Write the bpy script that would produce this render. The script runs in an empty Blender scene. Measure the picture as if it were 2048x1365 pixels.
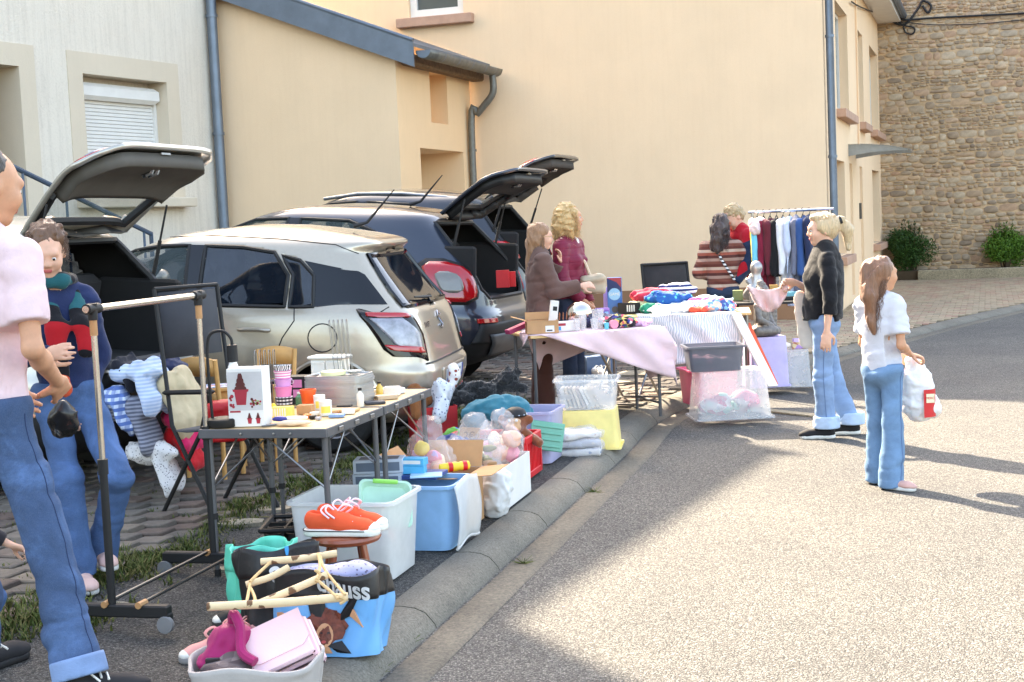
import bpy, bmesh, math, random
import numpy as np
from mathutils import Vector, Matrix
random.seed(7); RNG = np.random.RandomState(5)
SC = bpy.context.scene; COL = SC.collection
R = math.radians; PI = math.pi
# ---------------------------------------------------------------- camera
CAMZ = 1.6; FPX = 2900.0; PITCH = math.atan(234.5/2900); ROLL = 0.044
LR = Vector((1, 0, 0)); FW = Vector((0, math.cos(PITCH), -math.sin(PITCH))); LU = LR.cross(FW)
CR = LR*math.cos(ROLL) - LU*math.sin(ROLL); CU = LR*math.sin(ROLL) + LU*math.cos(ROLL)
cam_d = bpy.data.cameras.new('camera'); cam = bpy.data.objects.new('camera', cam_d); COL.objects.link(cam)
cam.matrix_world = Matrix(((CR.x, CU.x, -FW.x, 0), (CR.y, CU.y, -FW.y, 0), (CR.z, CU.z, -FW.z, CAMZ), (0, 0, 0, 1)))
cam_d.sensor_width = 36; cam_d.lens = FPX/2048*36; cam_d.clip_end = 500; cam_d.clip_start = .05
SC.camera = cam
# ---------------------------------------------------------------- sky, sun, exposure
SUN_EL = R(36.5); SUN_H = Vector((-.47, .883, 0)).normalized()
w = bpy.data.worlds.new('World'); SC.world = w; w.use_nodes = True
nt = w.node_tree; nt.nodes.clear()
sky = nt.nodes.new('ShaderNodeTexSky'); sky.sky_type = 'NISHITA'; sky.sun_disc = False
sky.sun_elevation = SUN_EL; sky.sun_rotation = math.atan2(SUN_H.x, SUN_H.y); sky.dust_density = 3.0; sky.ozone_density = .6; sky.air_density = 1.0
bg = nt.nodes.new('ShaderNodeBackground'); bg.inputs[1].default_value = .15
wo = nt.nodes.new('ShaderNodeOutputWorld'); nt.links.new(sky.outputs[0], bg.inputs[0]); nt.links.new(bg.outputs[0], wo.inputs[0])
sd = bpy.data.lights.new('sun', 'SUN'); sd.energy = 3.6; sd.angle = R(.6); sd.color = (1, .93, .82)
so = bpy.data.objects.new('sun', sd); COL.objects.link(so)
sv = Vector((SUN_H.x*math.cos(SUN_EL), SUN_H.y*math.cos(SUN_EL), math.sin(SUN_EL)))
so.rotation_euler = sv.to_track_quat('Z', 'Y').to_euler(); so.location = sv*60
SC.view_settings.view_transform = 'Standard'; SC.view_settings.look = 'None'; SC.view_settings.exposure = 2.82; SC.view_settings.gamma = 1
try: SC.view_settings.use_white_balance = True; SC.view_settings.white_balance_temperature = 7700
except Exception: pass
SC.render.engine = 'CYCLES'
try:
    SC.cycles.use_denoising = True; SC.cycles.max_bounces = 8; SC.cycles.diffuse_bounces = 4; SC.cycles.transparent_max_bounces = 16
    SC.cycles.transmission_bounces = 6; SC.cycles.caustics_reflective = False; SC.cycles.caustics_refractive = False; SC.cycles.sample_clamp_indirect = 6
except Exception: pass
# ---------------------------------------------------------------- terrain
KD = Vector((.26, .9656)); KN = Vector((-.9656, .26)); K0 = Vector((-.57, 5.2))   # kerb line
def kd(x, y): return (x-K0.x)*KN.x + (y-K0.y)*KN.y
def gz(x, y):
    """height of the paved ground (not the road)"""
    f = min(1, max(0, (25-y)/6)); f = f*f*(3-2*f)
    z = .062*max(0, min(5.5, kd(x, y)-.25))*f
    g = min(1, max(0, (x-2)/2)); return z - .05*g
def rz(x, y):
    """height of the road"""
    return -.075 - .012*min(2, max(0, -kd(x, y)))
def ray(px, py):
    u = (px-1024)/FPX; v = (682.5-py)/FPX
    return FW + CR*u + CU*v
CAMP = Vector((0, 0, CAMZ))
def at(px, py, dz=0, g=gz):
    """the point of the ground (raised by dz) that lies at a place of the picture"""
    d = ray(px, py); z = 0
    for _ in range(12):
        t = (z-CAMZ)/d.z; p = CAMP + d*t; z = g(p.x, p.y)+dz
    return p
def atY(px, py, Y):
    d = ray(px, py); return CAMP + d*(Y/d.y)
def atR(px, py): return at(px, py, 0, rz)
# ---------------------------------------------------------------- objects
def tag(o, label=None, cat=None, group=None, kind=None):
    if label: o['label'] = label
    if cat: o['category'] = cat
    if group: o['group'] = group
    if kind: o['kind'] = kind
    return o
def empty(name, loc, rotz=0, label=None, cat=None, group=None):
    o = bpy.data.objects.new(name, None); COL.objects.link(o); o.location = loc; o.rotation_euler = (0, 0, rotz)
    o.empty_display_size = .1
    return tag(o, label, cat, group)
def addobj(name, me, mat=None, parent=None, smooth=False):
    o = bpy.data.objects.new(name, me); COL.objects.link(o)
    if mat is not None:
        for m in (mat if isinstance(mat, (list, tuple)) else [mat]): me.materials.append(m)
    if parent: o.parent = parent
    if smooth: me.polygons.foreach_set('use_smooth', [True]*len(me.polygons))
    return o
def copy_tree(o, parent=None):
    c = o.copy(); COL.objects.link(c); c.parent = parent
    for ch in [x for x in bpy.data.objects if x.parent == o]: copy_tree(ch, c)
    return c
def rotm(rx=0, ry=0, rz_=0):
    return (Matrix.Rotation(rz_, 3, 'Z') @ Matrix.Rotation(ry, 3, 'Y') @ Matrix.Rotation(rx, 3, 'X'))
def frame(d, up=(0, 0, 1)):
    d = Vector(d).normalized(); up = Vector(up)
    if abs(d.dot(up)) > .98: up = Vector((0, 1, 0))
    a = d.cross(up).normalized(); b = a.cross(d).normalized(); return a, b, d
class MB:
    """collects geometry for ONE mesh"""
    def __init__(s): s.v = []; s.f = []; s.m = []; s.cm = 0
    def add(s, vs, fs):
        b = len(s.v); s.v += [tuple(x) for x in vs]; s.f += [tuple(i+b for i in f) for f in fs]; s.m += [s.cm]*len(fs); return s
    def box(s, c, sz, rot=None, bev=0):
        c = Vector(c); x, y, z = sz[0]/2, sz[1]/2, sz[2]/2
        rot = rot or Matrix.Identity(3)
        if bev <= 0:
            vs = [(i*x, j*y, k*z) for i in (-1, 1) for j in (-1, 1) for k in (-1, 1)]
            fs = [(0, 1, 3, 2), (4, 6, 7, 5), (0, 4, 5, 1), (2, 3, 7, 6), (0, 2, 6, 4), (1, 5, 7, 3)]
        else:
            bev = min(bev, x*.95, y*.95, z*.95); vs = []; fs = []
            oc = []
            for (zz, ins) in ((-z, bev), (-z+bev, 0), (z-bev, 0), (z, bev)):
                ring = []
                for (sx, sy) in ((-1, -1), (1, -1), (1, 1), (-1, 1)):
                    for q in (0, 1):
                        ax = x-ins; ay = y-ins
                        cut = bev
                        if (sx*sy > 0) == (q == 0): ring.append((sx*ax, sy*(ay-cut*.6), zz))
                        else: ring.append((sx*(ax-cut*.6), sy*ay, zz))
                oc.append(ring)
            for r in oc: vs += r
            for k in range(3):
                for i in range(8):
                    j = (i+1) % 8; fs.append((k*8+i, k*8+j, k*8+8+j, k*8+8+i))
            fs.append(tuple(range(7, -1, -1))); fs.append(tuple(range(24, 32)))
        return s.add([c + rot @ Vector(v) for v in vs], fs)
    def tube(s, pts, r, n=8, cap=True, closed=False):
        pts = [Vector(p) for p in pts]; k = len(pts); rs = r if isinstance(r, (list, tuple)) else [r]*k
        vs = []; fs = []; pa = None
        for i, p in enumerate(pts):
            if closed: d = pts[(i+1) % k]-pts[i-1]
            else: d = pts[min(i+1, k-1)]-pts[max(i-1, 0)]
            if d.length < 1e-9: d = Vector((0, 0, 1))
            d.normalize()
            if pa is None: a, b, _ = frame(d)
            else:
                a = pa - d*pa.dot(d)
                if a.length < 1e-6: a, b, _ = frame(d)
                a.normalize(); b = a.cross(d)
            pa = a
            for j in range(n):
                t = 2*PI*j/n; vs.append(p + (a*math.cos(t)+b*math.sin(t))*rs[i])
        for i in range(k if closed else k-1):
            q = (i+1) % k
            for j in range(n):
                jj = (j+1) % n; fs.append((i*n+j, i*n+jj, q*n+jj, q*n+j))
        if cap and not closed: fs.append(tuple(range(n))); fs.append(tuple((k-1)*n+j for j in range(n-1, -1, -1)))
        return s.add(vs, fs)
    def lathe(s, prof, c=(0, 0, 0), n=24, rot=None, sx=1, sy=1, caps=True):
        c = Vector(c); rot = rot or Matrix.Identity(3); vs = []; fs = []; k = len(prof)
        for (r, z) in prof:
            for j in range(n):
                t = 2*PI*j/n; vs.append(c + rot @ Vector((r*math.cos(t)*sx, r*math.sin(t)*sy, z)))
        for i in range(k-1):
            for j in range(n):
                jj = (j+1) % n; fs.append((i*n+j, i*n+jj, (i+1)*n+jj, (i+1)*n+j))
        if caps and prof[0][0] > 1e-5: fs.append(tuple(range(n-1, -1, -1)))
        if caps and prof[-1][0] > 1e-5: fs.append(tuple((k-1)*n+j for j in range(n)))
        return s.add(vs, fs)
    def prism(s, poly, d):
        """polygon of 3-D points extruded by the vector d"""
        d = Vector(d); n = len(poly); vs = [Vector(p) for p in poly]; vs += [v+d for v in vs]
        fs = [tuple(range(n-1, -1, -1)), tuple(range(n, 2*n))]+[(i, (i+1) % n, n+(i+1) % n, n+i) for i in range(n)]
        return s.add(vs, fs)
    def grid(s, rows):
        m = len(rows[0]); vs = [p for r in rows for p in r]
        return s.add(vs, [(i*m+j, i*m+j+1, (i+1)*m+j+1, (i+1)*m+j) for i in range(len(rows)-1) for j in range(m-1)])
    def build(s, name, mat=None, parent=None, smooth=False, solid=0, fix=True):
        me = bpy.data.meshes.new(name); me.from_pydata(s.v, [], s.f)
        if fix:
            bm = bmesh.new(); bm.from_mesh(me); bmesh.ops.recalc_face_normals(bm, faces=bm.faces); bm.to_mesh(me); bm.free()
        if any(s.m) and len(me.polygons) == len(s.m): me.polygons.foreach_set('material_index', s.m)
        o = addobj(name, me, mat, parent)
        if smooth: autosmooth(me, 40 if smooth is True else smooth)
        if solid:
            md = o.modifiers.new('solid', 'SOLIDIFY'); md.thickness = solid; md.offset = 0
        return o
def autosmooth(me, deg):
    me.polygons.foreach_set('use_smooth', [True]*len(me.polygons))
    try: me.set_sharp_from_angle(angle=R(deg))
    except Exception: pass
def piece(name, mb, mat, parent=None, smooth=False, **k): return mb.build(name, mat, parent, smooth, **k)
def one(name, mb, mat, label, cat, group=None, smooth=False, loc=None, rotz=0):
    """a thing that is one mesh; geometry given in local coordinates round loc"""
    o = mb.build(name, mat, None, smooth)
    if loc is not None: o.location = loc
    o.rotation_euler = (0, 0, rotz); return tag(o, label, cat, group)
def bake(o):
    """replace an object's mesh by its evaluated mesh (modifiers applied)"""
    dg = bpy.context.evaluated_depsgraph_get(); me = bpy.data.meshes.new_from_object(o.evaluated_get(dg)); o.modifiers.clear(); o.data = me
    return o
def text_mesh(txt, size, extrude=.001, bold=0):
    cu = bpy.data.curves.new('lettering', 'FONT'); cu.body = txt; cu.size = size; cu.extrude = extrude; cu.align_x = 'CENTER'; cu.align_y = 'CENTER'; cu.offset = bold
    o = bpy.data.objects.new('lettering', cu); COL.objects.link(o)
    dg = bpy.context.evaluated_depsgraph_get(); me = bpy.data.meshes.new_from_object(o.evaluated_get(dg))
    bpy.data.objects.remove(o); bpy.data.curves.remove(cu); return me
def lettering(txt, size, mat, parent, pos, right, up, bold=0, bend=None):
    """flat lettering that lies in the plane of right and up"""
    me = text_mesh(txt, size, .0006, bold); r = Vector(right).normalized(); u = Vector(up).normalized(); n = r.cross(u); p = Vector(pos)
    for v in me.vertices:
        c = v.co.copy()
        v.co = bend(c) if bend else p + r*c.x + u*c.y + n*c.z
    return addobj('lettering', me, mat, parent)
# ---------------------------------------------------------------- materials
MATS = {}
def S(r, g, b):
    f = lambda c: (c/255/12.92 if c/255 <= .04045 else ((c/255+.055)/1.055)**2.4)
    return (f(r), f(g), f(b))
def newmat(name):
    m = bpy.data.materials.new(name); m.use_nodes = True; n = m.node_tree; return m, n, n.nodes['Principled BSDF']
def N(nt, t, **k):
    n = nt.nodes.new(t)
    for a, b in k.items():
        if a.startswith('i_'): n.inputs[a[2:].replace('_', ' ')].default_value = b
        else: setattr(n, a, b)
    return n
def ramp(nt, src, stops, interp='LINEAR'):
    r = nt.nodes.new('ShaderNodeValToRGB'); r.color_ramp.interpolation = interp
    e = r.color_ramp.elements
    while len(e) > 1: e.remove(e[-1])
    for i, (p, c) in enumerate(stops):
        if i == 0: x = e[0]; x.position = p
        else: x = e.new(p)
        x.color = (c[0], c[1], c[2], 1)
    nt.links.new(src, r.inputs[0]); return r.outputs[0]
def coords(nt, kind='Object', scale=(1, 1, 1), rot=(0, 0, 0), loc=(0, 0, 0)):
    tc = nt.nodes.new('ShaderNodeTexCoord'); mp = nt.nodes.new('ShaderNodeMapping')
    mp.inputs['Scale'].default_value = scale; mp.inputs['Rotation'].default_value = rot; mp.inputs['Location'].default_value = loc
    nt.links.new(tc.outputs[kind], mp.inputs[0]); return mp.outputs[0]
def noise(nt, vec, scale, detail=4, rough=.55, dist=0):
    n = N(nt, 'ShaderNodeTexNoise'); n.inputs['Scale'].default_value = scale; n.inputs['Detail'].default_value = detail; n.inputs['Roughness'].default_value = rough; n.inputs['Distortion'].default_value = dist
    nt.links.new(vec, n.inputs['Vector']); return n.outputs['Fac']
def bump(nt, h, bs, strength, dist=.01, prev=None):
    b = nt.nodes.new('ShaderNodeBump'); b.inputs['Strength'].default_value = strength; b.inputs['Distance'].default_value = dist
    nt.links.new(h, b.inputs['Height']); nt.links.new(b.outputs[0], bs.inputs['Normal']); return b
def mixc(nt, fac, a, b, mode='MIX'):
    m = nt.nodes.new('ShaderNodeMix'); m.data_type = 'RGBA'; m.blend_type = mode
    for s, x in ((m.inputs[0], fac), (m.inputs[6], a), (m.inputs[7], b)):
        if isinstance(x, (int, float)): s.default_value = x
        elif isinstance(x, tuple): s.default_value = (*x[:3], 1)
        else: nt.links.new(x, s)
    return m.outputs[2]
def math_(nt, op, a, b=None):
    m = nt.nodes.new('ShaderNodeMath'); m.operation = op
    for s, x in zip(m.inputs, (a, b)):
        if x is None: continue
        if isinstance(x, (int, float)): s.default_value = x
        else: nt.links.new(x, s)
    return m.outputs[0]
def M(name, col, rough=.6, metal=0, var=.12, vs=6, bmp=0, bs=80, bd=.004, spec=.5, coat=0, trans=0, alpha=1, sss=0, sheen=0, dirt=0, ior=1.45, emit=0):
    """plain procedural material: base colour broken up by noise, optional fine relief"""
    if name in MATS: return MATS[name]
    m, nt, b = newmat(name); v = coords(nt)
    c = S(*col)
    lo = tuple(max(0, x*(1-var)) for x in c); hi = tuple(min(1, x*(1+var)) for x in c)
    n1 = noise(nt, v, vs, 5, .6)
    out = ramp(nt, n1, [(.3, lo), (.7, hi)])
    if dirt:
        n2 = noise(nt, v, vs*.35, 6, .7, .6); f = ramp(nt, n2, [(.45, (0, 0, 0)), (.75, (dirt,)*3)]); out = mixc(nt, f, out, S(70, 62, 52))
    nt.links.new(out, b.inputs['Base Color'])
    b.inputs['Roughness'].default_value = rough; b.inputs['Metallic'].default_value = metal; b.inputs['Specular IOR Level'].default_value = spec
    b.inputs['Coat Weight'].default_value = coat; b.inputs['Coat Roughness'].default_value = .05
    b.inputs['Transmission Weight'].default_value = trans; b.inputs['Alpha'].default_value = alpha; b.inputs['IOR'].default_value = ior
    if sss: b.inputs['Subsurface Weight'].default_value = sss; b.inputs['Subsurface Radius'].default_value = (.02, .008, .004)
    if sheen: b.inputs['Sheen Weight'].default_value = sheen
    if bmp: bump(nt, noise(nt, v, bs, 4, .6), b, bmp, bd)
    if emit: b.inputs['Emission Color'].default_value = (*c, 1); b.inputs['Emission Strength'].default_value = emit
    MATS[name] = m; return m
def fabric(name, col, col2=None, pat=None, sc=30, var=.1, rough=.9, folds=.5, rot=(0, 0, 0), sheen=.15, thr=.5):
    """cloth: weave relief plus optional pattern (stripes, check, flowers, zebra, dots, knit)"""
    if name in MATS: return MATS[name]
    m, nt, b = newmat(name); v = coords(nt, rot=rot); c = S(*col)
    out = ramp(nt, noise(nt, v, 9, 5, .65), [(.3, tuple(x*(1-var) for x in c)), (.72, tuple(min(1, x*(1+var)) for x in c))])
    if pat:
        c2s = col2 if isinstance(col2, list) else [col2]
        if pat in ('stripes', 'check', 'zebra', 'multi'):
            sx = nt.nodes.new('ShaderNodeSeparateXYZ')
            if pat == 'zebra':
                mp = coords(nt, rot=rot); nz = nt.nodes.new('ShaderNodeTexWave'); nz.inputs['Scale'].default_value = sc; nz.inputs['Distortion'].default_value = 9; nz.inputs['Detail'].default_value = 1.5; nz.inputs['Detail Scale'].default_value = .8
                nt.links.new(mp, nz.inputs['Vector']); f = ramp(nt, nz.outputs['Fac'], [(thr-.05, (0, 0, 0)), (thr+.05, (1, 1, 1))]); out = mixc(nt, f, out, S(*c2s[0]))
            else:
                nt.links.new(v, sx.inputs[0])
                fr = math_(nt, 'FRACT', math_(nt, 'MULTIPLY', sx.outputs[2], sc))
                if pat == 'multi':
                    k = len(c2s); st = [(0, c)]+[((i+1)/(k+1), S(*q)) for i, q in enumerate(c2s)]; out = ramp(nt, fr, st, 'CONSTANT')
                else:
                    f = ramp(nt, fr, [(0, (0, 0, 0)), (thr, (1, 1, 1))], 'CONSTANT'); out = mixc(nt, f, out, S(*c2s[0]))
                    if pat == 'check':
                        f2 = ramp(nt, math_(nt, 'FRACT', math_(nt, 'MULTIPLY', sx.outputs[0], sc)), [(0, (0, 0, 0)), (thr, (.6, .6, .6))], 'CONSTANT'); out = mixc(nt, f2, out, S(*c2s[0]))
        elif pat in ('flowers', 'dots', 'patch'):
            vo = nt.nodes.new('ShaderNodeTexVoronoi'); vo.inputs['Scale'].default_value = sc; nt.links.new(v, vo.inputs['Vector'])
            if pat == 'patch':
                sp = nt.nodes.new('ShaderNodeSeparateColor'); nt.links.new(vo.outputs['Color'], sp.inputs[0]); k = len(c2s)
                out = ramp(nt, sp.outputs[0], [(0, c)]+[((i+1)/(k+1), S(*q)) for i, q in enumerate(c2s)], 'CONSTANT')
            else:
                d = math_(nt, 'ADD', vo.outputs['Distance'], math_(nt, 'MULTIPLY', noise(nt, v, sc*3, 2), .3 if pat == 'flowers' else 0))
                f = ramp(nt, d, [(0, (1, 1, 1)), (.38 if pat == 'flowers' else .3, (1, 1, 1)), (.42 if pat == 'flowers' else .33, (0, 0, 0))]); out = mixc(nt, f, out, S(*c2s[0]))
    nt.links.new(out, b.inputs['Base Color']); b.inputs['Roughness'].default_value = rough; b.inputs['Specular IOR Level'].default_value = .2; b.inputs['Sheen Weight'].default_value = sheen
    h = math_(nt, 'ADD', math_(nt, 'MULTIPLY', noise(nt, v, 14, 4, .6, .8), folds), math_(nt, 'MULTIPLY', noise(nt, v, 420, 2), .12))
    bump(nt, h, b, .5, .012); MATS[name] = m; return m
def glassy(name, col, alpha, rough=.08, spec=.5):
    """clear or tinted pane or thin plastic: see-through by alpha, still glossy"""
    if name in MATS: return MATS[name]
    m, nt, b = newmat(name); v = coords(nt); c = S(*col)
    nt.links.new(ramp(nt, noise(nt, v, 5, 4), [(.3, tuple(x*.93 for x in c)), (.7, c)]), b.inputs['Base Color'])
    b.inputs['Roughness'].default_value = rough; b.inputs['Specular IOR Level'].default_value = spec
    f = ramp(nt, noise(nt, v, 7, 5, .6), [(.3, (alpha*.9,)*3), (.75, (min(1, alpha*1.1),)*3)]); nt.links.new(f, b.inputs['Alpha'])
    MATS[name] = m; return m
# ---------------------------------------------------------------- signed-distance shapes meshed by surface nets
def _smin(a, b, k):
    if k <= 0: return np.minimum(a, b)
    h = np.maximum(k-np.abs(a-b), 0)/k; return np.minimum(a, b)-h*h*k*.25
class P:
    """primitive: kind, params; op 'u' union, 's' subtract"""
    def __init__(s, kind, op='u', k=.02, **a): s.kind = kind; s.op = op; s.k = k; s.a = a
    def bounds(s):
        a = s.a
        if s.kind == 'cap':
            r = max(a['ra'], a['rb'])*max(1, a.get('fl', 1)); lo = np.minimum(a['a'], a['b'])-r; hi = np.maximum(a['a'], a['b'])+r
        else:
            r = float(np.linalg.norm(a['r'])) if s.kind == 'box' else float(max(a['r'])); lo = np.array(a['c'])-r-a.get('e', 0); hi = np.array(a['c'])+r+a.get('e', 0)
        return np.array(lo, float), np.array(hi, float)
    def d(s, X):
        a = s.a
        if s.kind == 'cap':
            A = np.array(a['a'], np.float32); B = np.array(a['b'], np.float32); ba = B-A; L2 = float(ba @ ba)+1e-9
            pa = X-A; t = np.clip((pa @ ba)/L2, 0, 1)[..., None]; q = pa-t*ba
            if 'n' in a:
                n = np.array(a['n'], np.float32); n = n/np.linalg.norm(n); c = (q @ n)[..., None]; q = q+n*c*(1/a['fl']-1)
            return np.sqrt((q*q).sum(-1))-(a['ra']+(a['rb']-a['ra'])*t[..., 0])
        c = np.array(a['c'], np.float32); q = X-c
        if a.get('m') is not None: q = q @ np.array(a['m'], np.float32)      # world -> local (columns are axes)
        r = np.array(a['r'], np.float32)
        if s.kind == 'ell':
            k0 = np.sqrt(((q/r)**2).sum(-1)); k1 = np.sqrt(((q/(r*r))**2).sum(-1))+1e-9; return k0*(k0-1)/k1
        e = a.get('e', .01); g = np.abs(q)-(r-e); return np.sqrt((np.maximum(g, 0)**2).sum(-1))+np.minimum(g.max(-1), 0)-e
def cap(a, b, ra, rb=None, k=.02, op='u', n=None, fl=1):
    d = dict(a=tuple(a), b=tuple(b), ra=ra, rb=ra if rb is None else rb)
    if n is not None: d['n'] = tuple(n); d['fl'] = fl
    return P('cap', op, k, **d)
def ell(c, r, m=None, k=.02, op='u'): return P('ell', op, k, c=tuple(c), r=tuple(r) if hasattr(r, '__len__') else (r,)*3, m=m)
def rbox(c, r, m=None, e=.01, k=.01, op='u'): return P('box', op, k, c=tuple(c), r=tuple(r), m=m, e=e)
_WD = {}
def wob(X, scale, seed, n=7):
    """smooth random field made of warped waves"""
    if seed not in _WD:
        rs = np.random.RandomState(seed); D = rs.normal(size=(n, 3)); D /= np.linalg.norm(D, axis=1)[:, None]; _WD[seed] = (D*rs.uniform(.6, 1.7, (n, 1)), rs.uniform(0, 6.28, n))
    D, ph = _WD[seed]; out = np.zeros(X.shape[:-1], np.float32); w_ = 0
    for d, p in zip(D, ph):
        t = (X @ d.astype(np.float32))*scale+p+w_*1.3; s_ = np.sin(t); out += s_; w_ = s_
    return out/n**.5
def sdf_mesh(name, prims, h, mat, parent=None, noise_=None, pad=None, smooth=True, cut=None):
    """noise_: list of (amplitude, scale, seed[, (sx,sy,sz)]) displacements; cut: function(X)->distance intersected"""
    na = sum(abs(n[0]) for n in noise_)*1.6 if noise_ else 0
    los = [p.bounds() for p in prims if p.op == 'u']; lo = np.min([b[0] for b in los], 0)-3*h-na; hi = np.max([b[1] for b in los], 0)+3*h+na
    n = np.ceil((hi-lo)/h).astype(int)+1
    F = np.full(tuple(n), 1.0, np.float32); ax = [(lo[i]+h*np.arange(n[i])).astype(np.float32) for i in range(3)]
    for p in prims:
        b0, b1 = p.bounds(); m = p.k+2.5*h+na
        i0 = np.maximum(((b0-m-lo)/h).astype(int), 0); i1 = np.minimum(np.ceil((b1+m-lo)/h).astype(int)+1, n)
        if (i1 <= i0).any(): continue
        sl = tuple(slice(a, b) for a, b in zip(i0, i1))
        X = np.stack(np.meshgrid(*[ax[i][sl[i]] for i in range(3)], indexing='ij'), -1); d = p.d(X).astype(np.float32)
        if p.op == 'u': F[sl] = _smin(F[sl], d, p.k)
        else: F[sl] = -_smin(-F[sl], d, p.k)
    if noise_ or cut:
        msk = np.abs(F) < (na*1.5+3*h) if not cut else np.ones(F.shape, bool); ii = np.nonzero(msk)
        X = np.stack([ax[i][ii[i]] for i in range(3)], -1); val = F[ii]
        for nn in noise_ or []:
            Y = X*np.array(nn[3], np.float32) if len(nn) > 3 else X
            wv_ = wob(Y, nn[1], nn[2]); val = val+nn[0]*((1.1-2*np.abs(wv_)) if len(nn) > 4 else wv_)
        if cut: val = np.maximum(val, cut(X))
        F[ii] = val
    F[0], F[-1], F[:, 0], F[:, -1], F[:, :, 0], F[:, :, -1] = (1,)*6
    Sg = F < 0; A = Sg[:-1, :-1, :-1]
    cnt = np.zeros(A.shape, np.int8); CO = [(i, j, k) for i in (0, 1) for j in (0, 1) for k in (0, 1)]
    for (i, j, k) in CO: cnt += Sg[i:n[0]-1+i, j:n[1]-1+j, k:n[2]-1+k]
    act = (cnt > 0) & (cnt < 8); ids = np.argwhere(act); idx = np.full(act.shape, -1, np.int32); idx[act] = np.arange(len(ids))
    acc = np.zeros((len(ids), 3), np.float32); num = np.zeros(len(ids), np.float32)
    for a in CO:
        for axis in range(3):
            if a[axis]: continue
            b = list(a); b[axis] = 1; fa = F[ids[:, 0]+a[0], ids[:, 1]+a[1], ids[:, 2]+a[2]]; fb = F[ids[:, 0]+b[0], ids[:, 1]+b[1], ids[:, 2]+b[2]]
            mm = (fa < 0) != (fb < 0); t = np.where(mm, fa/np.where(mm, fa-fb, 1), 0)
            pt = np.tile(np.array(a, np.float32), (len(ids), 1)); pt[:, axis] += t; acc[mm] += pt[mm]; num[mm] += 1
    V = (ids+acc/np.maximum(num, 1)[:, None])*h+lo
    Q = []
    for axis in range(3):
        u, v = [(1, 2), (2, 0), (0, 1)][axis]
        s0 = [slice(1, -1)]*3; s0[axis] = slice(0, -1); s1 = list(s0); s1[axis] = slice(1, None)
        f0 = Sg[tuple(s0)]; f1 = Sg[tuple(s1)]; e = np.argwhere(f0 != f1); off = np.array([1, 1, 1]); off[axis] = 0; e = e+off
        if not len(e): continue
        du = np.zeros(3, int); du[u] = 1; dv = np.zeros(3, int); dv[v] = 1
        g = lambda c: idx[c[:, 0], c[:, 1], c[:, 2]]
        q = np.stack([g(e-du-dv), g(e-dv), g(e), g(e-du)], 1); fl = ~Sg[e[:, 0], e[:, 1], e[:, 2]]; q[fl] = q[fl][:, ::-1]; Q.append(q)
    Q = np.concatenate(Q); Q = Q[(Q >= 0).all(1)]
    me = bpy.data.meshes.new(name); me.vertices.add(len(V)); me.vertices.foreach_set('co', V.astype(np.float32).ravel())
    me.loops.add(len(Q)*4); me.loops.foreach_set('vertex_index', Q.ravel().astype(np.int32)); me.polygons.add(len(Q)); me.polygons.foreach_set('loop_start', np.arange(len(Q), dtype=np.int32)*4)
    try: me.polygons.foreach_set('loop_total', np.full(len(Q), 4, np.int32))
    except Exception: pass
    me.update(calc_edges=True); me.validate()
    return addobj(name, me, mat, parent, smooth)
# ================================================================ SETTING
E1 = Vector((.314, .9494, 0)); E2 = Vector((-.9494, .314, 0)); UZ = Vector((0, 0, 1))
def onplane(px, py, p0, n):
    d = ray(px, py); t = (Vector(p0)-CAMP).dot(n)/d.dot(n); return CAMP+d*t
# ---- ground materials
def asphalt_mat(name, base, stone, warm):
    m, nt, b = newmat(name); v = coords(nt)
    vo = N(nt, 'ShaderNodeTexVoronoi'); vo.inputs['Scale'].default_value = 140; vo.inputs['Randomness'].default_value = 1; nt.links.new(v, vo.inputs['Vector'])
    sp = N(nt, 'ShaderNodeSeparateColor'); nt.links.new(vo.outputs['Color'], sp.inputs[0])
    c = ramp(nt, sp.outputs[0], [(0, tuple(x*.6 for x in base)), (.35, base), (.7, tuple((p+q)/2 for p, q in zip(base, stone))), (.93, stone), (1, tuple(min(1, x*1.35) for x in stone))])
    ed = ramp(nt, vo.outputs['Distance'], [(.25, (1, 1, 1)), (.65, (.45, .45, .45))]); c = mixc(nt, 1.0, c, ed, 'MULTIPLY')
    big = ramp(nt, noise(nt, v, .7, 6, .65, .4), [(.3, (.78, .78, .79)), (.7, (1.12, 1.1, 1.06))]); c = mixc(nt, 1.0, c, big, 'MULTIPLY')
    st = ramp(nt, noise(nt, v, 2.3, 5, .7, 1.2), [(.62, (0, 0, 0)), (.8, (.35, .35, .35))]); c = mixc(nt, st, c, warm)
    nt.links.new(c, b.inputs['Base Color']); b.inputs['Roughness'].default_value = .85; b.inputs['Specular IOR Level'].default_value = .3
    h = math_(nt, 'SUBTRACT', 1, vo.outputs['Distance']); bump(nt, h, b, .9, .008); return m
m_road = asphalt_mat('road_asphalt', (.125, .12, .112), (.28, .268, .248), (.05, .048, .045))
m_path = asphalt_mat('footpath_asphalt', (.085, .08, .074), (.2, .19, .175), (.04, .038, .034))
def concrete_mat(name, col, sc=90):
    m, nt, b = newmat(name); v = coords(nt); c = S(*col)
    a = ramp(nt, noise(nt, v, sc, 3, .7), [(.25, tuple(x*.45 for x in c)), (.5, c), (.75, tuple(min(1, x*1.5) for x in c))])
    g = ramp(nt, noise(nt, v, 1.6, 6, .7, .5), [(.3, (.7, .69, .66)), (.7, (1.15, 1.13, 1.08))]); a = mixc(nt, 1.0, a, g, 'MULTIPLY')
    nt.links.new(a, b.inputs['Base Color']); b.inputs['Roughness'].default_value = .9; bump(nt, noise(nt, v, sc, 4, .7), b, .5, .006); return m
m_kerb = concrete_mat('kerb_concrete', (112, 107, 98)); m_gutter = concrete_mat('gutter_concrete', (100, 94, 84), 60)
m_planter = concrete_mat('planter_concrete', (150, 138, 116), 40)
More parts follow.
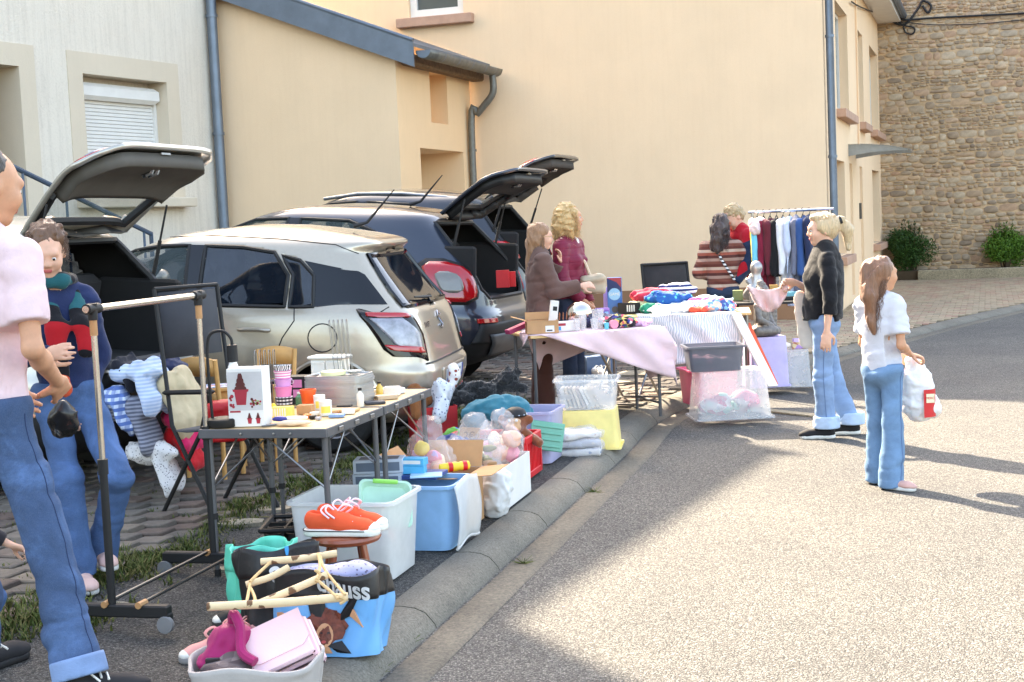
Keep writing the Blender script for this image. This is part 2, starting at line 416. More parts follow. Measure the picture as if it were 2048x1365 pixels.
def island_mat(name, cols, rough=.85, mott=.25, sc=30):
    """each piece takes its own tone (by object and by island)"""
    m, nt, b = newmat(name); v = coords(nt)
    oi = N(nt, 'ShaderNodeObjectInfo'); ge = N(nt, 'ShaderNodeNewGeometry')
    f = math_(nt, 'FRACT', math_(nt, 'ADD', oi.outputs['Random'], ge.outputs['Random Per Island']))
    k = len(cols); c = ramp(nt, f, [(i/(k-1), S(*q)) for i, q in enumerate(cols)])
    g = ramp(nt, noise(nt, v, sc, 6, .7), [(.3, (1-mott,)*3), (.7, (1+mott*.6,)*3)]); c = mixc(nt, 1.0, c, g, 'MULTIPLY')
    nt.links.new(c, b.inputs['Base Color']); b.inputs['Roughness'].default_value = rough; b.inputs['Specular IOR Level'].default_value = .25
    bump(nt, noise(nt, v, sc*2, 5, .7), b, .6, .008); return m
m_paver = island_mat('paver_concrete', [(96, 90, 83), (116, 108, 99), (104, 98, 92), (124, 114, 102), (92, 87, 82), (110, 90, 80), (112, 105, 96)], sc=14)
m_paver_far = island_mat('paver_sandstone', [(150, 134, 110), (168, 150, 124), (158, 142, 120), (172, 152, 126), (160, 126, 108), (150, 136, 114)], sc=14)
m_joint = M('joint_sand', (74, 68, 56), .95, var=.3, vs=20)
# ---- kerb polyline
def catmull(P_, n):
    out = []
    for i in range(1, len(P_)-2):
        for j in range(n):
            t = j/n; a, b, c, d = P_[i-1], P_[i], P_[i+1], P_[i+2]
            out.append(.5*((2*b)+(c-a)*t+(2*a-5*b+4*c-d)*t*t+(3*b-a-3*c+d)*t**3))
    out.append(P_[-2]); return out
kp = [K0+KD*t for t in (-16, -14, -10, -6, -3, 0, 2.5, 5, 7.2)]+[Vector((2.55, 14.6)), Vector((4.75, 18.1)), Vector((7.75, 22.3)), Vector((12.5, 28)), Vector((18, 34))]
kline = catmull(kp, 10)
arc = [0]
for a_, b_ in zip(kline, kline[1:]): arc.append(arc[-1]+(b_-a_).length)
def kat(s):
    """point and left normal on the kerb line at arc length s"""
    s = max(0, min(arc[-1]-1e-4, s)); i = max(j for j in range(len(arc)-1) if arc[j] <= s); t = (s-arc[i])/(arc[i+1]-arc[i])
    p = kline[i].lerp(kline[i+1], t); d = (kline[i+1]-kline[i]).normalized(); return p, Vector((-d.y, d.x))
SK0 = min(range(len(kline)), key=lambda i: (kline[i]-K0).length); S0 = arc[SK0]
def groundgrid(name, s_list, w_list, zf, mat):
    rows = []
    for s_ in s_list:
        p, n = kat(s_); rows.append([(p.x+n.x*w_, p.y+n.y*w_, zf(p.x+n.x*w_, p.y+n.y*w_)) for w_ in w_list])
    o = MB().grid(rows).build(name, mat, None, True, fix=False); return tag(o, kind='structure')
# road: one sheet to the horizon
rows = []
for y in [-40, -20, -10]+[-6+1.5*i for i in range(28)]+[40, 60, 100, 180]:
    rows.append([(x, y, rz(x, y)) for x in [-120, -60, -30, -16]+[-10+1.5*i for i in range(20)]+[24, 40, 80, 140]])
tag(MB().grid(rows).build('road', m_road, None, True), kind='structure')
ss = [i*.5 for i in range(int(arc[-1]/.5))]
groundgrid('footpath', [s for s in ss if s < S0+7.5], [.21, .6, 1.0, 1.35, 1.62], lambda x, y: gz(x, y)-.002, m_path)
groundgrid('paved_yard', ss, [1.55, 2, 2.6, 3.2, 4, 5, 6, 7, 9, 12, 16, 24, 40], lambda x, y: gz(x, y)-.022, m_joint)
groundgrid('paved_apron', [s for s in ss if s >= S0+6.9], [.21, .7, 1.1, 1.56], lambda x, y: gz(x, y)-.021, m_joint)
# kerb stones, gutter
kerb = tag(empty('kerb', (0, 0, 0)), kind='structure')
def kerb_stone(s0, s1):
    mb = MB(); rings = []
    for s_ in (s0+.006, (s0+s1)/2, s1-.006):
        p, n = kat(s_); zr = rz(p.x, p.y); zt = gz(p.x+n.x*.3, p.y+n.y*.3)+.006
        pr = [(.225, zt-.12), (.225, zt), (.16, zt+.003), (.1, zt-.004), (.055, zt-.022), (.015, zr+.016), (0, zr-.02), (.1, zr-.1)]
        rings.append([(p.x+n.x*w_, p.y+n.y*w_, z) for w_, z in pr])
    k = len(rings[0]); vs = [v for r in rings for v in r]; fs = [(i*k+j, i*k+(j+1) % k, (i+1)*k+(j+1) % k, (i+1)*k+j) for i in range(2) for j in range(k)]
    fs += [tuple(range(k)), tuple(2*k+j for j in range(k-1, -1, -1))]
    mb.add(vs, fs); return mb.build('kerb_stone', m_kerb, kerb, 50)
s_ = S0-3.2
while s_ < arc[-1]-1.1: kerb_stone(s_, s_+1.0); s_ += 1.0
gut = MB()
for s_ in range(int((S0-3.2)*2), int((arc[-1]-1)*2)):
    r_ = []
    for q in (s_/2, s_/2+.497):
        p, n = kat(q); r_.append([(p.x+n.x*w_, p.y+n.y*w_, rz(p.x, p.y)+dz) for w_, dz in ((.01, -.012), (-.02, .003), (-.09, .001), (-.165, .007), (-.18, -.003))])
    gut.grid(r_)
tag(gut.build('gutter_channel', m_gutter, None, 60, fix=False), kind='structure')
# concrete drain strip running across the road edge beside the clear bins
a_, b_ = atR(1536, 826), atR(1652, 838)
q = MB(); q.prism([(a_.x, a_.y, a_.z+.004), (b_.x, b_.y-.02, b_.z+.004), (b_.x, b_.y+.18, b_.z+.004), (a_.x, a_.y+.2, a_.z+.004)], (0, 0, .012)); tag(q.build('drain_strip', m_planter), kind='structure')
# ---- pavers
paving = tag(empty('paving', (0, 0, 0)), kind='structure')
YA = math.atan2(E1.y, E1.x)
def paver_mb(mb, c, L_, W_, rot, z0=0):
    x, y = L_/2-.004, W_/2-.004; ca, sa = math.cos(rot), math.sin(rot); h = .03; bv = .006
    def t(px_, py_, z): return (c[0]+px_*ca-py_*sa, c[1]+px_*sa+py_*ca, c[2]+z)
    vs = [t(i*x, j*y, -h) for i, j in ((-1, -1), (1, -1), (1, 1), (-1, 1))]+[t(i*x, j*y, -bv) for i, j in ((-1, -1), (1, -1), (1, 1), (-1, 1))]+[t(i*(x-bv), j*(y-bv), 0) for i, j in ((-1, -1), (1, -1), (1, 1), (-1, 1))]
    fs = [(0, 1, 5, 4), (1, 2, 6, 5), (2, 3, 7, 6), (3, 0, 4, 7), (4, 5, 9, 8), (5, 6, 10, 9), (6, 7, 11, 10), (7, 4, 8, 11), (8, 9, 10, 11)]
    mb.add(vs, fs)
cells = []; PL, PW = .185, .165
wend = lambda x, y: min((Vector((x, y))-kline[i]).length for i in range(0, len(kline), 2))
for i in range(-70, 80):
    for j in range(-60, 170):
        p = Vector((0, 12, 0))+E1*(j*PW)-E2*((i+.5*(j % 2))*PL)
        if p.y < 4.5 or p.y > 33.5: continue
        u_ = (p.x/p.y)*FPX+1024
        if u_ < -150 or u_ > 2200: continue
        dk = kd(p.x, p.y)
        if p.y < 12.3:
            if dk < 1.66: continue
        else:
            pr = min(range(len(kline)), key=lambda k: (kline[k]-p.xy).length); k2 = min(pr+1, len(kline)-1); d_ = (kline[k2]-kline[max(pr-1, 0)]).normalized()
            side = (p.xy-kline[pr]).dot(Vector((-d_.y, d_.x)))
            if side < .34: continue
        if p.y > 15 and p.x < -6: continue
        if (p-Vector((4.8, 22, 0))).dot(E1) > -.1 and (p-Vector((4.8, 22, 0))).dot(E2) > -.1: continue
        cells.append(p)
def near_key(p): return p.y+.0*abs(p.x)
vis = [p for p in cells if 1.0 > p.x > -2.2 or p.y > 9]
vis.sort(key=near_key)
first = set(id(p) for p in vis[:290]); restm = MB(); farm = MB()
proto = None
for p in cells:
    z = gz(p.x, p.y)+random.uniform(-.004, .003)
    if id(p) in first:
        mb = MB(); 
        if proto is None: paver_mb(mb, (0, 0, 0), PL, PW, 0); proto = mb.build('paver', m_paver, paving); o = proto
        else: o = bpy.data.objects.new('paver', proto.data); COL.objects.link(o); o.parent = paving
        o.location = (p.x, p.y, z); gx = gz(p.x+.1, p.y)-gz(p.x-.1, p.y); gy = gz(p.x, p.y+.1)-gz(p.x, p.y-.1)
        o.rotation_euler = (math.atan(gy/.2)+random.uniform(-.01, .01), -math.atan(gx/.2)+random.uniform(-.01, .01), YA+PI/2+random.uniform(-.012, .012))
    else: paver_mb(farm if p.x > 2.6 else restm, (p.x, p.y, z), PL, PW, YA+PI/2+random.uniform(-.01, .01))
tag(restm.build('paver_field', m_paver, paving, fix=False), kind='stuff'); tag(farm.build('paver_field', m_paver_far, paving, fix=False), kind='stuff')
# ---- grass along the footpath edge and between the pavers
m_grass = island_mat('grass_blades', [(58, 72, 30), (82, 96, 42), (104, 108, 56), (66, 84, 34), (122, 112, 70), (70, 88, 40)], .8, .2)
gm = MB()
def blades(c, n, spread, hmax):
    for _ in range(n):
        a = random.uniform(0, 2*PI); r_ = random.gauss(0, spread); x = c[0]+math.cos(a)*r_; y = c[1]+math.sin(a)*r_; z = gz(x, y)-.012
        h = hmax*random.uniform(.35, 1); t = random.uniform(0, 2*PI); w_ = .003+.003*random.random(); lx, ly = math.cos(t), math.sin(t); b = random.uniform(.3, 1.3)*h
        gm.add([(x-ly*w_, y+lx*w_, z), (x+ly*w_, y-lx*w_, z), (x+lx*b*.4+ly*w_*.7, y+ly*b*.4-lx*w_*.7, z+h*.65), (x+lx*b*.4-ly*w_*.7, y+ly*b*.4+lx*w_*.7, z+h*.65), (x+lx*b, y+ly*b, z+h)], [(0, 1, 2, 3), (3, 2, 4)])
for i in range(520):
    t = random.uniform(-3, 6.6); p = K0+KD*t+KN*(1.58+random.gauss(0, .07)+.05*math.sin(t*3)); blades(p, random.randint(10, 26), .05, .045+.02*random.random())
for i in range(200):
    t = random.uniform(-2, 9); p = K0+KD*t+KN*random.uniform(1.7, 3.4); blades(p, 12, .05, .03)
for (px_, py_, n_) in ((130, 1235, 40), (60, 1250, 30), (240, 1140, 30), (290, 1115, 25), (620, 970, 20), (1050, 1010, 0), (1020, 810, 25), (1010, 805, 20), (820, 905, 20), (1190, 742, 20), (980, 790, 10)):
    for _ in range(n_):
        p = at(px_, py_); blades((p.x+random.gauss(0, .12), p.y+random.gauss(0, .14)), 14, .05, .06)
for (px_, py_) in ((1047, 1128), (815, 1290), (760, 1345), (1190, 985)):
    p = atR(px_, py_)
    for _ in range(26):
        t = random.uniform(0, 6.28); b = random.uniform(.02, .08); gm.tube([(p.x, p.y, p.z), (p.x+math.cos(t)*b, p.y+math.sin(t)*b, p.z+.03*random.random()+.006)], [.002, .0008], 3)
for _ in range(70):   # strips of dry bark and straw on the verge
    p = K0+KD*random.uniform(-2, 6)+KN*(1.56+random.gauss(0, .12)); t = random.uniform(0, 6.28); l = random.uniform(.03, .12)
    gm.tube([(p.x, p.y, gz(p.x, p.y)+.004), (p.x+math.cos(t)*l, p.y+math.sin(t)*l, gz(p.x, p.y)+.012)], .003, 3)
o = gm.build('grass', m_grass, None, fix=False); tag(o, 'short grass and weeds growing along the footpath edge', 'grass', kind='stuff')
# pale flat stones in the verge; larger slabs behind the rose table paint sunlit ground
m_flag = concrete_mat('flagstone', (150, 142, 126), 30)
for (px_, py_, l, w_) in ((478, 1048, .3, .16), (548, 1020, .22, .14), (205, 1215, .25, .12), (470, 1140, .2, .1), (1260, 748, .9, .5), (1225, 765, .5, .3)):
    p = at(px_, py_); pts = [(p.x+math.cos(t)*l/2*random.uniform(.8, 1.15), p.y+math.sin(t)*w_/2*random.uniform(.8, 1.15), p.z-.01) for t in [i*PI/5 for i in range(10)]]
    b = MB().prism(pts, (0, 0, .022)).build('flagstone', m_flag, paving)
# ---- walls with openings
def wallmesh(mb, p0, along, normal, length, height, holes, z0=None):
    """vertical face with recessed openings; holes: (u0,u1,z0,z1,depth)"""
    p0 = Vector(p0); us = sorted({0, length, *[h[0] for h in holes], *[h[1] for h in holes]}); zs = sorted({0, height, *[h[2] for h in holes], *[h[3] for h in holes]})
    pt = lambda u, z, d=0: p0+along*u+UZ*z-normal*d
    for a, b in zip(us, us[1:]):
        for c, d in zip(zs, zs[1:]):
            cu, cz = (a+b)/2, (c+d)/2
            if any(h[0] < cu < h[1] and h[2] < cz < h[3] for h in holes): continue
            mb.add([pt(a, c), pt(b, c), pt(b, d), pt(a, d)], [(0, 1, 2, 3)])
    for (u0, u1, a, b, d) in holes:
        q = [pt(u0, a), pt(u1, a), pt(u1, b), pt(u0, b), pt(u0, a, d), pt(u1, a, d), pt(u1, b, d), pt(u0, b, d)]
        mb.add(q, [(0, 4, 5, 1), (1, 5, 6, 2), (2, 6, 7, 3), (3, 7, 4, 0), (4, 7, 6, 5)])
def render_mat(name, col, streak=.0, grain=40, gs=.35, dirt=(60, 55, 48)):
    m, nt, b = newmat(name); v = coords(nt); c = S(*col)
    a = ramp(nt, noise(nt, v, 1.1, 6, .6, .3), [(.3, tuple(x*.965 for x in c)), (.7, tuple(min(1, x*1.025) for x in c))])
    if streak:
        vs_ = coords(nt, scale=(6, 6, .35)); f = ramp(nt, noise(nt, vs_, 2.2, 7, .72, .4), [(.46, (0, 0, 0)), (.78, (streak,)*3)]); a = mixc(nt, f, a, S(*dirt))
        f = ramp(nt, noise(nt, v, 28, 4, .8), [(.5, (0, 0, 0)), (.75, (streak*.7,)*3)]); a = mixc(nt, f, a, S(*dirt))
    nt.links.new(a, b.inputs['Base Color']); b.inputs['Roughness'].default_value = .92; b.inputs['Specular IOR Level'].default_value = .2
    h = noise(nt, v, grain, 5, .7); bump(nt, h, b, gs, .012); return m
m_cream = render_mat('cream_render', (242, 209, 173), .07, 90, .25, (190, 140, 90)); m_cream2 = render_mat('apricot_render', (242, 204, 162), .06, 90, .25, (190, 140, 90))
m_white = render_mat('rough_white_render', (226, 214, 198), .26, 34, .8, (140, 124, 104)); m_surr = render_mat('beige_surround', (214, 198, 176), .06, 60, .3, (160, 140, 116))
m_zinc = M('zinc_sheet', (112, 122, 134), .45, .6, .12, 4); m_zincd = M('zinc_gutter', (120, 118, 112), .5, .5, .2, 9, dirt=.3); m_sand = M('sandstone_sill', (186, 148, 126), .85, var=.12, bmp=.3)
m_plinth = M('brown_plinth', (158, 116, 86), .9, var=.1, vs=3, bmp=.3); m_wood = M('old_beam_wood', (112, 86, 62), .85, var=.4, vs=14, bmp=.5); m_pvc = M('white_pvc', (226, 222, 216), .4, var=.04)
m_pane = M('window_pane_dark', (84, 88, 84), .12, var=.1, vs=2, spec=.7); m_tile = M('roof_tiles', (128, 74, 54), .85, var=.3, vs=20)
C0 = Vector((4.85, 22, -.2))       # right corner of the big cream gable
# cream house
house = empty('cream_house', C0, 0, 'tall cream rendered house with plain gable wall and row of narrow windows', 'house'); H_E = 6.3
def loc_(p): return Vector(p)-C0
mb = MB(); gl = 12.4
gw = []
p = onplane(816, -60, C0, E1); p2 = onplane(927, 28, C0, E1)
u0 = (p-C0).dot(E2); u1 = (p2-C0).dot(E2); zb = p2.z-C0.z; gw = [(u1, u0+.02, zb, zb+1.25, .16)]
wallmesh(mb, (0, 0, 0), E2, -E1, gl, H_E, gw)
pk = H_E+gl/2*.66
mb.add([UZ*H_E, E2*gl+UZ*H_E, E2*gl/2+UZ*pk], [(0, 1, 2)])
FL = 11.9; fh = []
def fcoord(px_, py_):
    p = onplane(px_, py_, C0, E2); return (p-C0).dot(E1), p.z-C0.z
FN = -E2
def fhole(xa, xb, yt_a, yb_b, dep):
    a, zt = fcoord(xa, yt_a); b, zb_ = fcoord(xb, yb_b); return (a, b, zb_, zt, dep)
ups = [fhole(1669, 1697, 8, 172, .22), fhole(1712, 1727, 30, 186, .22), fhole(1737, 1756, 54, 205, .22)]
zt = sum(h[3] for h in ups)/3; zb_ = sum(h[2] for h in ups)/3; ups = [(a, b, 3.45, 5.2, d) for a, b, c, e, d in ups]
lows = [fhole(1672, 1693, 334, 490, .3), fhole(1699, 1711, 334, 600, .3), fhole(1719, 1731, 334, 600, .3), fhole(1744, 1761, 334, 475, .3)]
lows = [(lows[0][0], lows[0][1], 1.05, 2.6, .3), (lows[1][0], lows[1][1], .25, 2.6, .3), (lows[2][0], lows[2][1], .25, 2.6, .3), (lows[3][0], lows[3][1], 1.05, 2.6, .3)]
fh = ups+lows
wallmesh(mb, (0, 0, 0), E1, FN, FL, H_E, fh)
mb.add([E1*FL, E1*FL+UZ*H_E, E1*FL+E2*gl+UZ*H_E, E1*FL+E2*gl], [(0, 1, 2, 3)])
hw = mb.build('wall', m_cream, house, fix=False)
for (a, b, z0, z1, d) in fh:
    g = MB(); g.box(E1*((a+b)/2)-FN*(d-.02)+UZ*((z0+z1)/2), (b-a-.04, .03, z1-z0-.04), rotm(0, 0, YA)); w_ = g.build('window', m_surr if z0 < .5 else m_pane, house)
    f = MB(); c_ = E1*((a+b)/2)-FN*(d-.045)
    for s_ in (-1, 0, 1): f.box(c_+E1*s_*((b-a)/2-.05)+UZ*((z0+z1)/2), (.06, .05, z1-z0-.03), rotm(0, 0, YA))
    for z in (z0+.04, z1-.04): f.box(c_+UZ*z, (b-a-.03, .048, .07), rotm(0, 0, YA))
    f.build('window_frame', m_pvc, w_)
    if z0 > .5: MB().box(E1*((a+b)/2)+FN*.07+UZ*(z0-.09), (b-a+.24, .17, .14), rotm(0, 0, YA), .01).build('window_sill', m_sand, house)
# gable window
u_a, u_b, z0, z1, d = gw[0]; YB = math.atan2(E2.y, E2.x); g = MB().box(E2*((u_a+u_b)/2)+E1*.14+UZ*((z0+z1)/2), (u_b-u_a, .03, z1-z0), rotm(0, 0, YB)).build('window', m_pane, house)
f = MB()
for s_ in (-1, 1): f.box(E2*((u_a+u_b)/2+s_*((u_b-u_a)/2-.06))+E1*.1+UZ*((z0+z1)/2), (.11, .07, z1-z0), rotm(0, 0, YB))
for z in (z0+.07, z1-.07): f.box(E2*((u_a+u_b)/2)+E1*.102+UZ*z, (u_b-u_a-.2, .068, .13), rotm(0, 0, YB))
f.build('window_frame', m_pvc, g)
MB().box(E2*((u_a+u_b)/2)-E1*.05+UZ*(z0-.08), (u_b-u_a+.36, .2, .15), rotm(0, 0, YB), .01).build('window_sill', m_sand, house)
# plinth, roof
mb = MB(); mb.prism([E2*.02-E1*.03, E2*(gl-.1)-E1*.03, E2*(gl-.1)-E1*.002, E2*.02-E1*.002], UZ*.66); mb.build('plinth', m_plinth, house)
mb = MB(); ov = .35
for a, b in (((-.45), gl/2), (gl+.45, gl/2)):
    za = H_E-.45*.66+.02; A = E2*a-E1*.25+UZ*za; B = E2*b-E1*.25+UZ*(pk+.02); mb.prism([A, B, B+E1*(FL+.6), A+E1*(FL+.6)], UZ*.16)
mb.build('roof', m_tile, house)
# eaves box and gutter over the facade
mb = MB(); mb.box(E1*(FL/2)+FN*.26+UZ*(H_E-.3), (FL+.4, .5, .12), rotm(0, 0, YA)); mb.build('eaves_board', m_pvc, house)
mb = MB(); mb.tube([E1*(-.2)+FN*.58+UZ*(H_E-.2), E1*(FL+.2)+FN*.58+UZ*(H_E-.22)], .075, 10); mb.build('gutter', m_zinc, house)
def downpipe(pts, r, parent, mat, clips=()):
    o = MB().tube(pts, r, 12).build('downpipe', mat, parent, True)
    for c in clips: MB().lathe([(r*1.18, -.02), (r*1.18, .02)], c, 12).build('pipe_clip', mat, o, True)
pp = E1*.12+FN*.09
downpipe([pp+UZ*.1, pp+UZ*(H_E-.5), pp+FN*.45+UZ*(H_E-.2)], .06, house, m_zinc, [pp+UZ*z for z in (.9, 2.6, 4.4)])
pp = E1*(ups[1][0]-.35)+FN*.03
MB().tube([pp+UZ*2.9, pp+UZ*5.9], .018, 6).build('conduit', m_cream, house)
# door canopy: curved clear sheet on two brackets
can = empty('door_canopy', C0+E1*(lows[1][0]-.15)+UZ*2.72, 0, 'small clear curved door canopy on grey brackets above the side door', 'canopy')
m_acryl = glassy('acrylic_sheet', (190, 205, 205), .4); m_brk = M('grey_bracket', (150, 150, 146), .5, .2)
for k in (0, 1.5):
    mb = MB(); prof = [(0, .0), (0, .2)]+[(t, .2-.13*(t/1.0)**2.2) for t in (.2, .4, .6, .8, .95, 1.0)]+[(1.0, .05), (.8, .06), (.4, .05)]
    mb.prism([E1*k+FN*a+UZ*b for a, b in prof], E1*.04); mb.build('bracket', m_brk, can)
rows = [[E1*k+FN*t+UZ*(.205-.13*t**2.2) for t in (.0, .2, .4, .6, .8, 1.0, 1.06)] for k in (-.06, .5, 1.05, 1.6)]
MB().grid(rows).build('canopy_sheet', m_acryl, can, True, solid=.006)
MB().box(E1*(lows[2][0]+.3)+FN*.0+UZ*0, (.1, .1, .1)).v
lb = MB().box(E1*(lows[2][0]-.25)+FN*.02+UZ*1.75, (.12, .04, .3), rotm(0, 0, YA)).build('letter_plate', M('dark_plate', (80, 78, 74), .4), house)
# cables at the eaves corner
m_cable = M('black_cable', (38, 36, 36), .6)
def cable(name, pts, r, label):
    o = MB().tube(catmull([Vector(p) for p in [pts[0]]+pts+[pts[-1]]], 6), r, 5).build(name, m_cable, None, True); return tag(o, label, 'cable')
SW = C0+E1*FL                    # where the rubble wall starts
wn = -E1                          # its face normal
def onw(px_, py_, d=.06): return onplane(px_, py_, SW-E1*d, E1)
cable('overhead_cable', [onw(1776, 30), onw(1806, 40), onw(1870, 36), onw(1950, 32), onw(2048, 27), onw(2110, 22)], .022, 'long black cable strung level across the top of the rubble wall')
cable('sagging_cable', [onw(1766, 28), onw(1790, 46), onw(1812, 48), onw(1836, 18), onw(1846, 2), onw(1862, 12), onw(1856, 26), onw(1845, 12)], .028, 'thick black cable looping up beside the eaves corner')
cable('coiled_cable', [onw(1782, 30), onw(1800, 24), onw(1804, 34), onw(1788, 40), onw(1780, 32), onw(1806, 50), onw(1828, 56), onw(1826, 68), onw(1812, 66), onw(1806, 50)], .018, 'coil of thin black cable hanging under the eaves corner')
cable('service_cable', [onplane(1703, 4, C0+FN*.05, E2), onplane(1720, 14, C0+FN*.05, E2), onplane(1745, 24, C0+FN*.05, E2), onplane(1768, 30, C0+FN*.05, E2)], .014, 'thin black cable running along the cream facade under the eaves')
cable('drooping_cable', [onw(1800, 44), onw(1870, 50), onw(1960, 48), onw(2048, 40), onw(2100, 36)], .01, 'thin drooping cable just below the level one on the rubble wall')
# ---- rubble wall, stone by stone
m_stone = island_mat('rubble_sandstone', [(164, 142, 118), (188, 166, 140), (150, 128, 106), (196, 176, 150), (178, 142, 114), (180, 160, 136), (142, 124, 106), (192, 160, 128), (168, 152, 132)], .95, .3, 9)
m_mortar = M('lime_mortar', (190, 160, 126), .95, var=.25, vs=9, bmp=.6, bs=40)
wall = empty('rubble_wall', SW, 0, 'high wall of irregular tan sandstone rubble behind the bushes', 'wall')
WL, WH = 6.5, 7.6; AL = -E2
MB().box(AL*(WL/2)+E1*.25+UZ*WH/2, (WL, .5, WH), rotm(0, 0, YB)).build('mortar_core', m_mortar, wall)
stones = []; z = 0; rs = random.Random(3)
while z < WH-.1:
    h = rs.choice([.07, .09, .1, .12, .14, .17])*rs.uniform(.85, 1.15)*(1.25 if z < 1.2 else 1); u = rs.uniform(-.2, 0)
    while u < WL:
        L_ = h*rs.uniform(.9, 2.5)
        if rs.random() < .16: hh = h*.48; stones.append((u, z, L_, hh)); stones.append((u+rs.uniform(-.02, .02), z+hh, L_*rs.uniform(.8, 1), h-hh))
        else: stones.append((u, z, L_, h))
        u += L_
    z += h
def stone_geo(L_, h, rs):
    mb = MB(); a, b = L_/2-.008, h/2-.007; n = 8; ang = [(-1, -.5), (-.6, -1), (.55, -1), (1, -.55), (1, .5), (.6, 1), (-.5, 1), (-1, .6)]
    j = lambda s=.12: 1+rs.uniform(-s*1.6, s*.8)
    base = [(x*a*j(.06), y*b*j(.1)) for x, y in ang]; pro = rs.uniform(.01, .032)
    vs = [AL*x+UZ*y+E1*.02 for x, y in base]+[AL*x*.98+UZ*y*.97-E1*pro*.6 for x, y in base]+[AL*x*.8*j(.1)+UZ*y*.72*j(.1)-E1*pro*rs.uniform(.85, 1.25) for x, y in base]
    fs = [(i, (i+1) % n, n+(i+1) % n, n+i) for i in range(n)]+[(n+i, n+(i+1) % n, 2*n+(i+1) % n, 2*n+i) for i in range(n)]+[tuple(2*n+i for i in range(n))]
    mb.add(vs, fs); return mb
order = sorted(range(len(stones)), key=lambda i: -(stones[i][2]*stones[i][3])*(1 if stones[i][0] < 3.2 and stones[i][1] < 6.4 else .01)); big = set(order[:298]); rest = MB()
for i, (u, z, L_, h) in enumerate(stones):
    g = stone_geo(L_, h, rs); c = AL*(u+L_/2)+UZ*(z+h/2+.055*math.sin(u*1.4+z*1.1)+.03*math.sin(u*4.1+z*2.3))+wn*.002
    if i in big: o = g.build('stone', m_stone, wall, 60, fix=False); o.location = c
    else: rest.add([Vector(v)+c for v in g.v], g.f)
tag(rest.build('stone_fill', m_stone, wall, 60, fix=False), kind='stuff')
# ---- planter kerb and bushes in front of it
p = at(1790, 556); 
pl = MB(); c = SW-E1*.75; pl.box(c+AL*3.6+UZ*.22, (5.6, .14, .3), rotm(0, 0, YB), .02); tag(pl.build('planter_edge', m_planter), kind='structure')
pl = MB(); pl.box(SW-E1*.34+AL*3.4+UZ*.25, (6.4, .68, .2), rotm(0, 0, YB)); tag(pl.build('planter_soil', M('dark_soil', (70, 56, 40), .95, var=.3, bmp=.6)), kind='structure')
m_leaf = island_mat('bush_leaves', [(34, 58, 24), (48, 78, 30), (60, 92, 38), (40, 66, 26), (74, 104, 48)], .55, .15); m_leafy = island_mat('young_bush_leaves', [(52, 84, 26), (76, 112, 34), (96, 130, 44), (60, 94, 30)], .55, .15); m_stem = M('bush_stem', (78, 62, 46), .9)
def bush(c, rx, rh, n, mat, label, seed):
    rs = random.Random(seed); e = empty('bush', c, 0, label, 'bush', 'bushes in front of the rubble wall'); mb = MB(); st = MB()
    lob = [(rs.uniform(-.5, .5)*rx, rs.uniform(-.35, .35)*rx, rs.uniform(.35, .75)*rh, rs.uniform(.4, .62)*rx) for _ in range(9)]
    for _ in range(n):
        l = rs.choice(lob); d = Vector((rs.gauss(0, 1), rs.gauss(0, 1), rs.gauss(0, 1))).normalized()*l[3]*rs.uniform(.55, 1.08)
        p = Vector((l[0]+d.x, l[1]+d.y*.9, max(.06, l[2]+d.z*.95)))
        a = Vector((rs.gauss(0, 1), rs.gauss(0, 1), rs.gauss(.4, .8))).normalized(); b = a.cross(Vector((rs.gauss(0, 1), rs.gauss(0, 1), rs.gauss(0, 1)))).normalized(); L_ = rs.uniform(.03, .06); w_ = L_*.32
        mb.add([p, p+a*L_*.5+b*w_, p+a*L_, p+a*L_*.5-b*w_], [(0, 1, 2, 3)])
    for _ in range(14):
        t = rs.uniform(0, 6.28); q = Vector((math.cos(t)*rx*.6*rs.random(), math.sin(t)*rx*.5*rs.random(), rh*rs.uniform(.8, 1.12))); st.tube([(q.x*.15, q.y*.15, 0), (q.x*.6, q.y*.6, q.z*.5), q], [.014, .009, .003], 5)
        for k in range(26):
            s_ = rs.uniform(.7, 1.0); p = Vector((q.x*s_, q.y*s_, q.z*(s_+.02))); a = Vector((rs.gauss(0, 1), rs.gauss(0, 1), rs.gauss(.5, .6))).normalized(); b = a.cross(Vector((0, .3, 1))).normalized(); L_ = .06
            mb.add([p, p+a*L_*.5+b*.016, p+a*L_, p+a*L_*.5-b*.016], [(0, 1, 2, 3)])
    mb.build('foliage', mat, e, fix=False); st.build('stems', m_stem, e)
def onb(px_): 
    p = onplane(px_, 550, SW-E1*.3, E1); return Vector((p.x, p.y, -.06))
bush(onb(1826), .62, 1.22, 9000, m_leaf, 'round dark green bush beside the cream house corner', 1)
bush(onb(2012), .6, 1.2, 9000, m_leafy, 'lighter green bush at the right edge of the picture', 2)
# ---- annex: lean-to between the two houses
AC = onplane(803, 380, C0-E1*3.15, E1); AC.z = -.1
annex = empty('annex', AC, 0, 'low apricot annex with zinc roof edge and recessed porch behind the cars', 'annex')
zc = onplane(787, 97, AC, E1).z-AC.z; slope = .40; AW = 4.6
AD = 3.1      # depth of the annex along E1 to the gable
mb = MB(); mb.add([(0, 0, 0), E2*AW, E2*AW+UZ*(zc+slope*AW), UZ*zc], [(0, 1, 2, 3)]); mb.build('wall', m_cream, annex, fix=False)
mb = MB(); hl = []
def acoord(px_, py_):
    p = onplane(px_, py_, AC, E2); return (p-AC).dot(E1), p.z-AC.z
a, z1 = acoord(858, 142); b, z0 = acoord(897, 250); hl.append((a, b, z0, z1, .3))
a, z1 = acoord(840, 292); b, _ = acoord(926, 292); hl.append((a, b, 0, z1-.03, .9))
wallmesh(mb, (0, 0, 0), E1, -E2, AD, zc-.02, hl); mb.build('wall', m_cream2, annex, fix=False)
